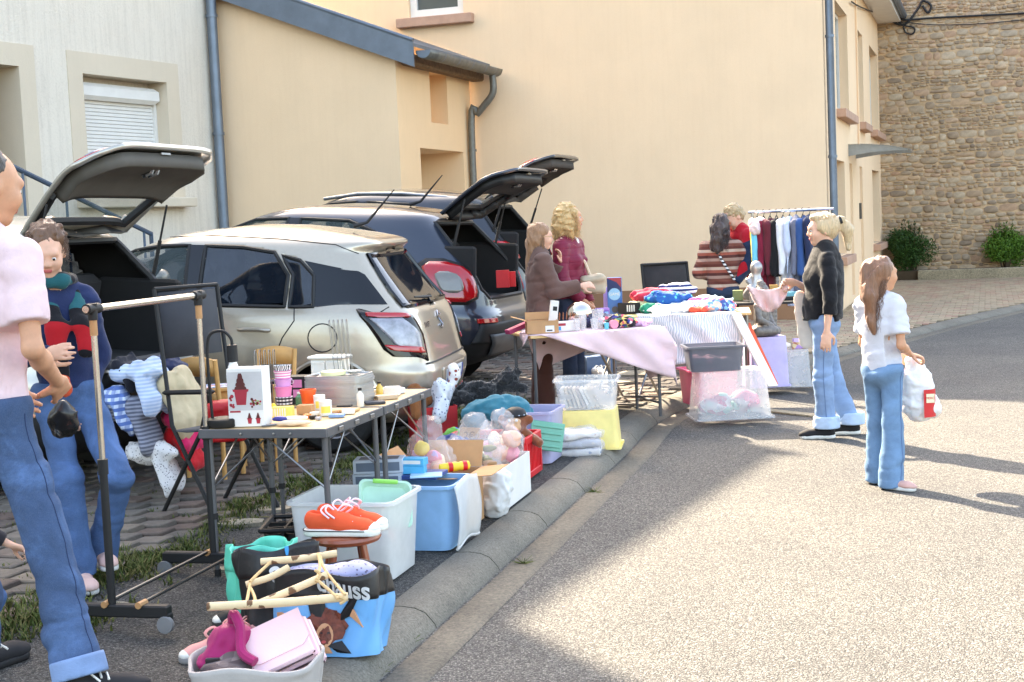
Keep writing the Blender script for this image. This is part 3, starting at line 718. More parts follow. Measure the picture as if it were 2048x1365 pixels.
a, b, z0, z1, d = hl[1]
dr = MB().box(E1*(b-.02)+E2*.35+UZ*(z1/2+.05), (.04, .7, z1-.15), rotm(0, 0, YA)); 
o = MB().box(E1*((a+b)/2)+E2*.87+UZ*(z1/2), (b-a-.1, .05, z1-.06), rotm(0, 0, YA)).build('door', m_pvc, annex); MB().box(E1*((a+b)/2)+E2*.84+UZ*(z1-.35), (b-a-.3, .02, .03), rotm(0, 0, YA)).build('door_panel_line', M('dark_plate', (80, 78, 74)), o)
# roof sheet, verge fascia, gutter, eaves beam
ovh = .36; rt = lambda u, t, dz=0: E2*u+E1*t+UZ*(zc+slope*u+dz)
mb = MB(); mb.prism([rt(-ovh, -.16, .12), rt(AW, -.16, .12), rt(AW, AD, .12), rt(-ovh, AD, .12)], UZ*.05); mb.build('roof', m_zinc, annex)
mb = MB(); mb.prism([rt(-ovh, -.2, -.16), rt(AW, -.2, -.16), rt(AW, -.2, .2), rt(-ovh, -.2, .2)], E1*.035); mb.tube([rt(-ovh, -.19, .21), rt(AW, -.19, .21)], .03, 8); mb.build('verge_fascia', m_zinc, annex)
rows = []
for t in (-.1, .6, 1.3, 2.0, 2.7, AD-.02): rows.append([E2*(-ovh-.11+.11*math.cos(q))+E1*t+UZ*(zc-slope*ovh+.07+.11*math.sin(q)) for q in [PI+PI*i/8 for i in range(9)]])
g = MB().grid(rows).build('gutter', m_zincd, annex, True, solid=.006)
for t in (.5, 1.1, 1.7, 2.3): MB().grid([[E2*(-ovh-.11+.117*math.cos(q))+E1*(t+dt)+UZ*(zc-slope*ovh+.07+.117*math.sin(q)) for q in [PI+PI*i/8 for i in range(9)]] for dt in (0, .03)]).build('gutter_joint', m_zinc, g, True)
MB().prism([E2*(-ovh-.11+.11*math.cos(q))-E1*.1+UZ*(zc-slope*ovh+.07+.11*math.sin(q)) for q in [PI+PI*i/8 for i in range(9)]], E1*.006).build('gutter_end', m_zinc, g)
MB().box(E2*(-.17)+E1*(AD/2)+UZ*(zc-.17), (AD-.1, .2, .15), rotm(0, 0, YA), .02).build('eaves_beam', m_wood, annex)
q = E1*(AD-.22); za = zc-slope*ovh
dp = [E2*(-ovh-.11)+q+UZ*za, E2*(-ovh-.11)+q+UZ*(za-.3), E2*(-ovh+.05)+q+UZ*(za-.5), E2*(-.2)+q+UZ*(za-.62), E2*(-.08)+q+UZ*(za-.8), E2*(-.08)+q+UZ*.1]
downpipe(catmull([dp[0]]+[Vector(x) for x in dp]+[dp[-1]], 5), .055, annex, m_zincd, [E2*(-.08)+q+UZ*(za-1.2)])
# ---- white house on the left
WD = Vector((.42, .9075, 0)); WNn = Vector((.9075, -.42, 0))
WC = AC+E2*4.25+E1*.0; WC.z = .2; tmp = onplane(447, 440, AC-E1*.05, E1); WC.x, WC.y = tmp.x, tmp.y
WC = WC+WNn*.02
wh = empty('white_house', WC, 0, 'rough white rendered house with roller shutter window behind the silver car', 'house')
HW_ = 9.3; WLn = 4.6
def wcoord(px_, py_):
    p = onplane(px_, py_, WC, WNn); return -(p-WC).dot(WD), p.z-WC.z
ANG = math.atan2(WD.y, WD.x)
a, z1 = wcoord(332, 165); b, _ = wcoord(163, 144); _, z0 = wcoord(300, 396)
a0, z1b = wcoord(36, 124); win = [(a, b, z0, z1, .32), (a0, a0+(b-a)*1.0, .2, z1, .95)]
mb = MB(); wallmesh(mb, (0, 0, 0), -WD, WNn, WLn, HW_, win); mb.add([(0, 0, 0), -WNn*8, -WNn*8+UZ*HW_, UZ*HW_], [(0, 1, 2, 3)]); mb.add([UZ*HW_, -WNn*8+UZ*HW_, -WNn*8-WD*WLn+UZ*HW_, -WD*WLn+UZ*HW_], [(0, 1, 2, 3)])
mb.build('wall', m_white, wh, fix=False)
for (a, b, z0, z1, d) in win:
    mb = MB(); f = .27; t = .012
    for (ua, ub, za_, zb2) in ((a-f, a, z0, z1+f), (b, b+f, z0, z1+f), (a, b, z1, z1+f)):
        mb.prism([-WD*ua+UZ*za_, -WD*ub+UZ*za_, -WD*ub+UZ*zb2, -WD*ua+UZ*zb2], WNn*t)
    for (ua, za_, zb2) in ((a, z0, z1), (b, z0, z1)):
        sgn = 1 if ua == a else -1
        mb.prism([-WD*ua+UZ*za_+WNn*t, -WD*(ua+sgn*.004)+UZ*za_+WNn*t, -WD*(ua+sgn*.004)+UZ*zb2+WNn*t, -WD*ua+UZ*zb2+WNn*t], -WNn*d)
    mb.prism([-WD*a+UZ*z1+WNn*t, -WD*b+UZ*z1+WNn*t, -WD*b+UZ*(z1-.004)+WNn*t, -WD*a+UZ*(z1-.004)+WNn*t], -WNn*d)
    mb.build('window_surround', m_surr, wh)
    if d > .5: continue
    MB().box(-WD*((a+b)/2)+WNn*.06+UZ*(z0-.07), (b-a+.5, .34, .13), rotm(0, 0, ANG), .012).build('window_sill', m_surr, wh)
    sh = MB().box(-WD*((a+b)/2)-WNn*.2+UZ*(z1-.2), (b-a-.02, .2, .22), rotm(0, 0, ANG), .05).build('shutter_box', m_pvc, wh)
    hs = .05; k = 0
    z = z1-.31
    while z > z0+.02:
        s_ = MB().box(-WD*((a+b)/2)-WNn*(.235)+UZ*(z-hs/2), (b-a-.1, .016, hs-.004), rotm(0, 0, ANG), .006).build('shutter_slat', m_pvc, wh); z -= hs
    for q in (a+.03, b-.03): MB().box(-WD*q-WNn*.22+UZ*((z0+z1-.3)/2), (.05, .06, z1-z0-.3), rotm(0, 0, ANG)).build('shutter_rail', m_pvc, sh)
pw = -WD*.16+WNn*.1
downpipe([pw+UZ*.1, pw+UZ*HW_], .075, wh, m_zinc, [pw+UZ*z for z in (1.2, 2.9, 4.6)])
# taller house block added out of view, its height shaping the road shadow
nb = MB(); A = WC-WD*(WLn+.02); nb.prism([Vector((0, 0, 0)), -WD*14, -WD*14-WNn*8, -WNn*8], UZ*(HW_+1.9)); tag(one('neighbour_house', nb, m_white, 'next house in the row standing left of the white one', 'house', loc=A))
# blue steel handrail by its steps
hr = MB(); A = onplane(228, 432, WC+WNn*1.6, WNn); B = onplane(302, 468, WC+WNn*1.6, WNn); m_rail = M('blue_grey_rail', (84, 98, 116), .45, .3)
A2 = A-(B-A)*3; hr.tube([A2, B, B-UZ*.9], .03, 8)
for k in range(4):
    q = A2.lerp(B, .2+.25*k); hr.tube([q, q-UZ*.9], .016, 6)
tag(hr.build('stair_handrail', m_rail, None, True), 'blue-grey steel handrail between the silver car and the white house', 'handrail')
# ================================================================ CARS
m_tyre = M('tyre_rubber', (36, 35, 34), .85, var=.2, vs=30); m_rim = M('alloy_rim', (150, 150, 152), .35, .8); m_rimd = M('dark_rim', (62, 62, 64), .4, .6)
m_blackpl = M('black_plastic', (30, 30, 31), .55, var=.15, vs=12); m_gloss = M('gloss_black', (14, 15, 18), .08, spec=.6); m_lining = M('car_lining', (34, 33, 33), .9, var=.15); m_seat = M('seat_fabric', (46, 45, 46), .95)
m_headl = M('pale_headlining', (176, 174, 164), .95); m_red = M('red_lens', (176, 14, 22), .12, spec=.8, var=.15, coat=.6); m_lens = M('clear_lens', (150, 150, 158), .16, .1, spec=.6, coat=.4, var=.35, vs=14); m_chrome = M('chrome', (200, 200, 202), .14, .95, var=.04)
m_amber = M('smoked_lens', (120, 116, 108), .15, spec=.7, coat=.5); m_plate = M('plate_white', (214, 216, 220), .4, var=.04); m_blue = M('plate_blue', (30, 60, 150), .4); m_ink = M('black_ink', (22, 22, 24), .5)
def paint(name, col, flake=.35): return M(name, col, .3, flake, .03, 40, coat=1.0, spec=.6)
m_beige = paint('champagne_paint', (178, 166, 148), .55); m_silver = paint('warm_silver_paint', (176, 170, 158), .6); m_slate = paint('slate_blue_paint', (38, 46, 60), .35); m_dark = paint('anthracite_paint', (34, 38, 46), .35)
g_tint = glassy('privacy_glass', (20, 28, 38), .9, .03, .9); g_clear = glassy('clear_car_glass', (70, 88, 84), .36, .03, .9); g_green = glassy('green_car_glass', (110, 138, 128), .42, .04, .8)
class Body:
    def __init__(s, tab, xc, n):
        t = np.array(tab, float); z = np.linspace(t[0, 0], t[-1, 0], 400); s.z = z; s.T = []
        for c in (1, 2, 3):
            v = np.interp(z, t[:, 0], t[:, c]); k = np.ones(13)/13; vp = np.pad(v, 6, mode='edge'); vv = np.convolve(vp, k, 'valid'); vv[:3] = v[:3]; vv[-3:] = v[-3:]; s.T.append(vv)
        s.xc = xc; s.n = n; s.top = t[-1, 0]; s.bot = t[0, 0]
    def c(s, xr, xf): return max(xr+.02, min(s.xc, xr+(xf-xr)*.62))
    def p(s, z): return [float(np.interp(z, s.z, c)) for c in s.T]
    def side(s, x, z, sd=1, off=0):
        xr, xf, W = s.p(z); xc = s.c(xr, xf); a = (xc-xr) if x < xc else (xf-xc); u = min(.9999, abs(x-xc)/max(a, .05)); y = W*(1-u**s.n)**(1/s.n); return Vector((x, sd*(y+off), z))
    def rear(s, y, z, off=0):
        xr, xf, W = s.p(z); u = min(.9995, abs(y)/W); xc = s.c(xr, xf); x = xc-(xc-xr)*(1-u**s.n)**(1/s.n); return Vector((x-off, y, z))
    def front(s, y, z, off=0):
        xr, xf, W = s.p(z); u = min(.9995, abs(y)/W); xc = s.c(xr, xf); x = xc+(xf-xc)*(1-u**s.n)**(1/s.n); return Vector((x+off, y, z))
    def ring(s, z, m):
        xr, xf, W = s.p(z); th = np.linspace(0, PI, 1200); e = 2/s.n; c = np.cos(th); xc = s.c(xr, xf); a = np.where(c > 0, xc-xr, xf-xc)
        x = xc-np.sign(c)*a*np.abs(c)**e; y = W*np.abs(np.sin(th))**e
        d = np.concatenate([[0], np.cumsum(np.hypot(np.diff(x), np.diff(y)))]); q = np.linspace(0, d[-1], m); return np.stack([np.interp(q, d, x), np.interp(q, d, y)], 1), d, x, y
    def wrap(s, q, z, off=0, sd=1):
        """point at arc length q from the rear centre, offset outwards"""
        _, d, x, y = s.ring(z, 4); e = 1e-2
        g = lambda t: np.array([np.interp(t, d, x), np.interp(t, d, y)]); p0 = g(q); t = g(q+e)-g(max(0, q-e)); t /= np.linalg.norm(t)+1e-9; nrm = np.array([-t[1], t[0]])
        if nrm[0]*(p0[0]-s.xc)+nrm[1]*p0[1] < 0: nrm = -nrm
        p0 = p0+nrm*off; return Vector((p0[0], sd*p0[1], z))
def inpoly(x, y, poly):
    c = False; j = len(poly)-1
    for i in range(len(poly)):
        (xi, yi), (xj, yj) = poly[i], poly[j]
        if (yi > y) != (yj > y) and x < (xj-xi)*(y-yi)/(yj-yi)+xi: c = not c
        j = i
    return c
def poly_rows(poly, f, nz=14, nx=16):
    zs = [p[1] for p in poly]; z0, z1 = min(zs)+.0005, max(zs)-.0005; rows = []
    for i in range(nz+1):
        z = z0+(z1-z0)*i/nz; xs = []
        for (a, b), (c, d) in zip(poly, poly[1:]+poly[:1]):
            if (b > z) != (d > z): xs.append(a+(c-a)*(z-b)/(d-b))
        if len(xs) < 2: xs = [poly[0][0]]*2
        xa, xb = min(xs), max(xs); rows.append([f(xa+(xb-xa)*j/nx, z) for j in range(nx+1)])
    return rows
def path_on(poly, f, closed=True, step=.05):
    out = []; P_ = poly+poly[:1] if closed else poly
    for (a, b), (c, d) in zip(P_, P_[1:]):
        n = max(2, int(math.hypot(c-a, d-b)/step))
        for i in range(n): out.append(f(a+(c-a)*i/n, b+(d-b)*i/n))
    if not closed: out.append(f(*P_[-1]))
    return out
def make_wheel(parent, pos, r, wd, rim_mat, sd, spokes=5):
    wheel = empty('wheel', pos); wheel.parent = parent
    wheel.rotation_euler = (PI/2*(-sd), 0, 0)     # local z points outwards
    prof = [(r*.62, -wd/2), (r*.9, -wd/2), (r*.97, -wd*.42), (r, -wd*.3), (r, wd*.3), (r*.97, wd*.42), (r*.9, wd/2), (r*.66, wd/2), (r*.64, wd*.44), (r*.62, -wd/2)]
    MB().lathe(prof, n=36, caps=False).build('tyre', m_tyre, wheel, 35)
    mb = MB(); mb.lathe([(r*.63, wd*.46), (r*.66, wd*.5), (r*.63, wd*.4), (r*.6, wd*.2), (r*.58, -wd*.3), (0, -wd*.32)], n=36, caps=False)
    for i in range(spokes):
        t = 2*PI*i/spokes; c, s_ = math.cos(t), math.sin(t); wv = r*.1
        q = [(r*.1, -wv, wd*.34), (r*.1, wv, wd*.34), (r*.62, wv*1.3, wd*.4), (r*.62, -wv*1.3, wd*.4)]; q2 = [(a, b, z-.03) for a, b, z in q]
        rt_ = lambda v: (v[0]*c-v[1]*s_, v[0]*s_+v[1]*c, v[2])
        mb.add([rt_(v) for v in q+q2], [(0, 1, 2, 3), (7, 6, 5, 4), (0, 4, 5, 1), (1, 5, 6, 2), (2, 6, 7, 3), (3, 7, 4, 0)])
    mb.lathe([(r*.17, wd*.1), (r*.17, wd*.38), (r*.1, wd*.4), (0, wd*.4)], n=16); mb.build('rim', rim_mat, wheel, 35)
def car(name, O, ang, label, sp):
    fwd = Vector((math.cos(ang), math.sin(ang), 0)); gx = (gz(O[0]+fwd.x*2+.5, O[1]+fwd.y*2)-gz(O[0]+fwd.x*2-.5, O[1]+fwd.y*2)); gy = (gz(O[0]+fwd.x*2, O[1]+fwd.y*2+.5)-gz(O[0]+fwd.x*2, O[1]+fwd.y*2-.5))
    up = Vector((-gx, -gy, 1)).normalized(); f = (fwd-up*fwd.dot(up)).normalized(); l = up.cross(f)
    root = empty(name, (0, 0, 0), 0, label, 'car'); c = Vector((O[0], O[1], 0))+fwd*2; z0 = gz(c.x, c.y); base = Vector((c.x, c.y, z0))-f*2
    root.matrix_world = Matrix(((f.x, l.x, up.x, base.x), (f.y, l.y, up.y, base.y), (f.z, l.z, up.z, base.z), (0, 0, 0, 1)))
    B = Body(sp['tab'], sp['xc'], sp['n']); pm = sp['paint']
    wins = sp['side_windows']; arches = sp['wheels']; ar = sp['arch']; rw = sp.get('rear_window'); tg = sp.get('tailgate'); ws = sp['windscreen']
    m = 150; nzs = 78; zs = list(np.linspace(B.bot, B.top, nzs)); V = []; F = []; mi = []
    belt = sp.get('blacksill', .36)
    for z in zs:
        r_ = B.ring(z, m)[0]
        for (x, y) in r_: V.append((x, y, z))
        for (x, y) in r_: V.append((x, -y, z))
    stride = 2*m
    for i in range(nzs-1):
        for h in (0, 1):
            for j in range(m-1):
                q = [i*stride+h*m+j, i*stride+h*m+j+1, (i+1)*stride+h*m+j+1, (i+1)*stride+h*m+j]
                cx = sum(V[k][0] for k in q)/4; cy = sum(V[k][1] for k in q)/4; cz = sum(V[k][2] for k in q)/4
                if any(math.hypot(cx-ax, cz-sp['wr']) < ar and abs(cy) > .4 for ax in arches): continue
                xr, xf, W = B.p(cz); isrear = cx < B.xc and abs(cy) < W*.93 and cx < xr+.3; isfront = cx > B.xc and abs(cy) < W*.95 and cz > .8
                if any(inpoly(cx, cz, w_) for w_ in wins) and abs(cy) > W*.6: continue
                if isrear and rw and inpoly(abs(cy), cz, rw): continue
                if isrear and tg and inpoly(abs(cy), cz, tg): continue
                if isfront and inpoly(abs(cy), cz, ws) and cx < xf+.01 and cz > .95: continue
                F.append(q if h == 0 else q[::-1]); mi.append(1 if cz < belt and not isrear or cz < sp.get('rearblack', .3) else 0)
    k0 = (nzs-1)*stride                                     # close the roof crown
    for j in range(m-1): F.append([k0+j, k0+j+1, k0+m+j+1, k0+m+j]); mi.append(0)
    me = bpy.data.meshes.new('body'); me.from_pydata(V, [], F); me.polygons.foreach_set('material_index', mi)
    bm = bmesh.new(); bm.from_mesh(me); bmesh.ops.remove_doubles(bm, verts=bm.verts, dist=.0008); bmesh.ops.recalc_face_normals(bm, faces=bm.faces); bm.to_mesh(me); bm.free()
    body = addobj('body', me, [pm, m_blackpl, m_lining], root, True)
    md = body.modifiers.new('shell', 'SOLIDIFY'); md.thickness = .03; md.offset = -1; md.material_offset = 2; md.material_offset_rim = 2
    # wheels and liners
    for ax in arches:
        W = B.p(sp['wr'])[2]
        for sd in (1, -1):
            make_wheel(root, (ax, sd*(W-sp.get('wd', .2)/2-.02), sp['wr']), sp['wr'], sp.get('wd', .2), sp.get('rim', m_rim), sd, sp.get('spokes', 5))
            mb = MB(); rows = [[(ax+ar*1.02*math.cos(t), sd*y, sp['wr']+ar*1.02*math.sin(t)) for t in [-.5+(PI+1.0)*i/20 for i in range(21)]] for y in (.42, W-.02)]
            mb.grid(rows); mb.add([(ax+ar*1.05*math.cos(t), sd*.42, sp['wr']+ar*1.05*math.sin(t)) for t in [2*PI*i/20 for i in range(20)]], [tuple(range(20))]); mb.build('wheel_arch', m_blackpl, root, 40)
            arcp = [B.side(ax+(ar+.004)*math.cos(t), sp['wr']+(ar+.004)*math.sin(t), sd, .0) for t in [.02+(PI-.04)*i/24 for i in range(25)] if sp['wr']+ar*math.sin(t) > B.bot]
            MB().tube(arcp, sp.get('lip', .016), 6).build('arch_trim', sp.get('lipmat', pm), root, True)
    # glass
    for sd in (1, -1):
        for w_, gm in zip(wins, sp['glass']):
            fn = lambda x, z: B.side(x, z, sd, -.004)
            g = MB().grid(poly_rows(w_, fn)).build('side_window', gm, root, True)
            MB().tube(path_on(w_, lambda x, z: B.side(x, z, sd, .0)), .014, 6, closed=True).build('window_seal', m_blackpl, g, True)
        for w_ in sp.get('black_side', []): MB().grid(poly_rows(w_, lambda x, z: B.side(x, z, sd, .0025))).build('pillar_trim', m_gloss, root, True)
        for w_ in sp.get('seams', []): MB().tube(path_on(w_, lambda x, z: B.side(x, z, sd, .0), False), .0045, 5).build('panel_gap', m_ink, root, True)
    # mirrored windscreen polygon over |y|
    full = lambda P_: [(-a, b) for a, b in reversed(P_)]+list(P_)
    def hull(P_): 
        zs_ = sorted({b for a, b in P_}); return P_
    def sym_rows(poly, f, nz=14, nx=24):
        zz = [p[1] for p in poly]; z0, z1 = min(zz)+.0005, max(zz)-.0005; rows = []
        for i in range(nz+1):
            z = z0+(z1-z0)*i/nz; xs = [a+(c-a)*(z-b)/(d-b) for (a, b), (c, d) in zip(poly, poly[1:]+poly[:1]) if (b > z) != (d > z)]
            h = max(xs) if xs else .05; rows.append([f(-h+2*h*j/nx, z) for j in range(nx+1)])
        return rows
    MB().grid(sym_rows(ws, lambda y, z: B.front(y, z, -.01))).build('windscreen', g_clear, root, True)
    if rw and not tg:
        MB().grid(sym_rows(rw, lambda y, z: B.rear(y, z, -.003))).build('rear_window', sp['rear_glass'], root, True)
        ed = [(a, b) for a, b in rw if a > 1e-6]; ring_ = ed+[(-a, b) for a, b in reversed(ed)]
        MB().tube(path_on(ring_, lambda y, z: B.rear(y, z, 0)), .02, 6, closed=True).build('window_seal', m_gloss, root, True)
    # interior
    def lump(nm, c_, r_, mat_): return sdf_mesh(nm, [rbox(c_, r_, None, min(r_)*.8)], .035, mat_, root)
    for x in sp['seats']:
        for y in (.36, -.36):
            sdf_mesh('seat', [rbox((x, y, .58), (.24, .24, .1), None, .08), rbox((x-.25, y, .9), (.08, .22, .34), rotm(0, -.15, 0), .07, .04), rbox((x-.31, y, sp.get('headz', 1.28)), (.05, .12, .09), None, .045)], .035, sp.get('seatmat', m_seat), root)
    MB().box((2.0, 0, .32), (2.9, 1.3, .05)).build('floor', m_lining, root)
    dash = MB().box((sp['dash'], 0, .86), (.45, 1.28, .22), None, .06).build('dashboard', m_lining, root)
    MB().lathe([(.17, 0), (.19, .012), (.17, .024), (.165, .012), (.17, 0)], (sp['dash']-.36, .36, .95), 20, rotm(0, R(-62), 0)).build('steering_wheel', m_blackpl, root, True)
    # trunk
    if tg:
        MB().box((.42, 0, sp['tz']-.03), (.62, 1.06, .03)).build('boot_floor', m_lining, root)
        for sd in (1, -1): MB().box((.48, sd*(.6), sp['tz']+.2), (.6, .06, .5), None, .02).build('boot_side', m_lining, root)
        MB().box((.82, 0, sp['tz']+.2), (.12, 1.1, .56), rotm(0, -.2, 0), .04).build('seat_back', m_seat, root)
        ed = [(a, b) for a, b in tg if a > 1e-6]; ring_ = ed+[(-a, b) for a, b in reversed(ed)]
        MB().tube(path_on(ring_, lambda y, z: B.rear(y, z, -.012)), .022, 6, closed=True).build('boot_seal', m_blackpl, root, True)
        hz = max(b for a, b in tg); hx = B.rear(0, hz).x+.02; A = sp['open']; ca, sa = math.cos(A), math.sin(A)
        def swing(v):
            x, z = v[0]-hx, v[2]-hz; return Vector((hx+x*ca+z*sa, v[1], hz-x*sa+z*ca))
        def skin(poly, off, hole=None, nz=26, nx=34):
            rows = sym_rows(poly, lambda y, z: B.rear(y, z, off), nz, nx); mb = MB(); mm = nx+1
            vs = [swing(p) for r_ in rows for p in r_]; fs = []
            for i in range(nz):
                for j in range(nx):
                    q = (i*mm+j, i*mm+j+1, (i+1)*mm+j+1, (i+1)*mm+j); c_ = sum((Vector(rows[i+(1 if k > 1 else 0)][j+(1 if k in (1, 2) else 0)]) for k in range(4)), Vector())/4
                    if hole and inpoly(abs(c_.y), c_.z, hole): continue
                    fs.append(q)
            mb.add(vs, fs); return mb
        def shrink(P_, k, dz): 
            zc_ = sum(b for a, b in P_)/len(P_); return [(a*k, zc_+(b-zc_)*dz) for a, b in P_]
        gate = skin(shrink(tg, .985, .985), .004, rw).build('tailgate', [pm, m_blackpl], root, True)
        md = gate.modifiers.new('s', 'SOLIDIFY'); md.thickness = .03; md.offset = 0; 
        low = [(a, b) for a, b in tg]; 
        lin = skin(shrink(tg, .88, .87), -.055, rw).build('tailgate_lining', sp.get('liningmat', m_blackpl), gate, True); md = lin.modifiers.new('s', 'SOLIDIFY'); md.thickness = .08; md.offset = -.3
        gp = MB().grid([[swing(p) for p in r_] for r_ in sym_rows(rw, lambda y, z: B.rear(y, z, -.012))]).build('rear_window', sp['rear_glass'], gate, True)
        ed = [(a, b) for a, b in rw if a > 1e-6]; ring_ = ed+[(-a, b) for a, b in reversed(ed)]
        MB().tube([swing(v) for v in path_on(ring_, lambda y, z: B.rear(y, z, -.02))], .028, 6, closed=True).build('window_seal', m_blackpl, gate, True)
        for nm, fn_ in sp.get('gate_bits', []): fn_(B, swing, gate)
        for sd in (1, -1):
            yb = sd*(max(a for a, b in tg)-.03); zb2 = (min(b for a, b in tg)+hz)/2+.05; a_ = B.rear(abs(yb), zb2, -.05); a_.y = yb; b2 = swing(B.rear(abs(yb), hz-.42*(hz-min(b for a, b in tg)), -.04)); b2.y = yb
            mid = a_.lerp(b2, .55); st = MB().tube([a_, mid], .013, 8).build('gas_strut', m_blackpl, root, True); MB().tube([mid, b2], .007, 6).build('strut_rod', m_blackpl, st, True)
    # lights, bumper, plate
    for nm, mat_, poly, off in sp['lamps']:
        for sd in (1, -1):
            o = MB().grid(poly_rows(poly, lambda q, z: B.wrap(q, z, off, sd), 8, 12)).build(nm, mat_, root, True); md = o.modifiers.new('s', 'SOLIDIFY'); md.thickness = .012; md.offset = 0
    for nm, mat_, poly, off in sp.get('rear_bits', []):
        o = MB().grid(poly_rows(poly, lambda y, z: B.rear(y, z, off), 8, 20)).build(nm, mat_, root, True); md = o.modifiers.new('s', 'SOLIDIFY'); md.thickness = .012; md.offset = 0
    for sd in (1, -1):                                       # door mirrors, handles
        mx, mz = sp['mirror']; p = B.side(mx, mz, sd); sdf_mesh('door_mirror', [ell((mx, p.y+sd*.1, mz+.06), (.07, .1, .075)), cap((mx, p.y-sd*.02, mz), (mx, p.y+sd*.08, mz+.03), .025)], .018, sp.get('mirrormat', pm), root)
        for hx_, hz_ in sp['handles']:
            p = [B.side(hx_+d, hz_+.004*(abs(d) < .05), sd, .02 if abs(d) < .1 else .0) for d in (-.11, -.085, -.04, .04, .085, .11)]; MB().tube(p, .014, 8).build('door_handle', pm, root, True)
            MB().grid([[B.side(hx_+.075*math.cos(t)*q, hz_+.035*math.sin(t)*q, sd, .0015) for t in [2*PI*i/14 for i in range(15)]] for q in (.02, 1)]).build('handle_cup', m_blackpl if sp.get('darkcup') else pm, root, True)
    if sp.get('antenna'):
        x = sp['antenna']; zt = B.top-.005; MB().tube([(x, 0, zt), (x-.1, 0, zt+.03), (x-.3, 0, zt+.27)], [.02, .012, .004], 6).build('roof_antenna', m_blackpl, root, True)
    if sp.get('rails'):
        for sd in (1, -1): MB().tube([(x, sd*.56, z) for x, z in sp['rails']], .018, 8).build('roof_rail', sp.get('railmat', m_rim), root, True)
    return root, B
# ---- the champagne hatchback
Hh = 1.53
tab_h = [(.17, .25, 3.66, .74), (.26, .1, 3.78, .83), (.36, .03, 3.83, .85), (.47, 0, 3.85, .862), (.57, .0, 3.85, .868), (.6, .035, 3.84, .868), (.72, .07, 3.8, .866), (.82, .095, 3.66, .86), (.9, .12, 3.35, .85), (.965, .15, 2.98, .832), (1.0, .185, 2.9, .812), (1.1, .275, 2.68, .775), (1.2, .36, 2.47, .735), (1.3, .44, 2.28, .695), (1.37, .49, 2.14, .66), (1.405, .43, 2.06, .64), (1.44, .44, 1.96, .6), (1.475, .6, 1.8, .53), (1.505, .85, 1.62, .4), (1.53, 1.1, 1.4, .12)]
lampA = [(.6, .66), (.7, .63), (.8, .68), (.86, .74), (1.06, .93), (1.06, .955), (.8, .965), (.66, .94), (.58, .8)]
sp = dict(tab=tab_h, xc=1.75, n=6.5, paint=m_beige, wheels=[.66, 3.11], wr=.3, arch=.345, wd=.19, blacksill=.2, rearblack=.2,
    side_windows=[[(1.72, .985), (2.66, .985), (2.74, 1.02), (2.42, 1.22), (2.18, 1.335), (1.95, 1.375), (1.74, 1.385)], [(1.0, .99), (1.62, .985), (1.62, 1.385), (1.35, 1.38), (1.12, 1.35), (1.0, 1.2)], [(.8, .995), (.965, .99), (.965, 1.2), (1.06, 1.33), (.93, 1.3), (.82, 1.2)]],
    glass=[g_clear, g_tint, g_tint], black_side=[[(1.63, .985), (1.71, .985), (1.73, 1.39), (1.63, 1.39)], [(.3, 1.005), (.79, .995), (.82, 1.22), (.9, 1.3), (.62, 1.25), (.5, 1.23)], [(2.7, .985), (2.86, .99), (2.6, 1.14), (2.2, 1.345), (1.95, 1.39), (1.95, 1.38), (2.2, 1.33), (2.5, 1.16)]],
    seams=[[(1.66, .35), (1.68, .98)], [(.93, 1.0), (.92, .9), (1.0, .78), (1.06, .62)], [(2.72, .98), (2.76, .8), (2.76, .4)], [(.72+.1*math.cos(t), .79+.095*math.sin(t)) for t in [2*PI*i/24 for i in range(25)]], [(.55, 1.35), (.7, 1.41), (1.1, 1.44), (1.6, 1.455), (2.0, 1.43)], [(.3, 1.0), (.38, .94)]],
    windscreen=[(0, 1.0), (.72, 1.0), (.58, 1.36), (0, 1.4)], rear_window=[(0, .99), (.62, 1.0), (.6, 1.1), (.52, 1.34), (0, 1.37)], rear_glass=g_tint, seats=[2.1, 1.2], dash=2.62,
    lamps=[('tail_light', m_gloss, [(.56, .63), (.9, .68), (1.0, .95), (.98, .985), (.62, .975), (.54, .8)], .004), ('tail_light_lens', m_lens, [(.62, .7), (.82, .74), (.94, .93), (.72, .93), (.6, .82)], .014), ('tail_light_bar', m_red, [(.64, .935), (.95, .94), (.94, .965), (.66, .96)], .018), ('tail_light_bar', m_red, [(.6, .69), (.86, .715), (.9, .75), (.62, .73)], .018), ('fog_reflector', m_red, [(.52, .3), (.72, .31), (.72, .36), (.54, .35)], .006)],
    rear_bits=[('bumper_gap', m_ink, [(-.6, .606), (.6, .606), (.6, .617), (-.6, .617)], .004), ('plate_recess', m_beige, [(-.36, .4), (.36, .4), (.36, .56), (-.36, .56)], .003), ('rear_wiper_base', m_gloss, [(-.08, 1.0), (.08, 1.0), (.04, 1.045), (-.04, 1.045)], .03)],
    mirror=(2.62, 1.0), handles=[(1.2, .83), (2.0, .83)], antenna=.75)
swift, Bs = car('beige_hatchback', (-.46, 10.45), R(170), 'champagne beige hatchback with closed tailgate and white number plate', sp)
pl = MB().grid(poly_rows([(-.26, .425), (.26, .425), (.26, .535), (-.26, .535)], lambda y, z: Bs.rear(y, z, .012), 2, 12)).build('number_plate', m_plate, swift, solid=.006)
for a, b in ((-.26, -.225), (.225, .26)): MB().grid(poly_rows([(a, .425), (b, .425), (b, .535), (a, .535)], lambda y, z: Bs.rear(y, z, .017), 2, 3)).build('plate_band', m_blue, pl)
lettering('HC-859-YL', .085, m_ink, pl, (0, 0, 0), (0, -1, 0), (0, 0, 1), .0015, bend=lambda c: Bs.rear(-c.x*1.0, .48+c.y, .0165))
lettering('SWIFT', .05, m_chrome, swift, (0, 0, 0), (0, -1, 0), (0, 0, 1), .001, bend=lambda c: Bs.rear(.38-c.x, .86+c.y, .003))
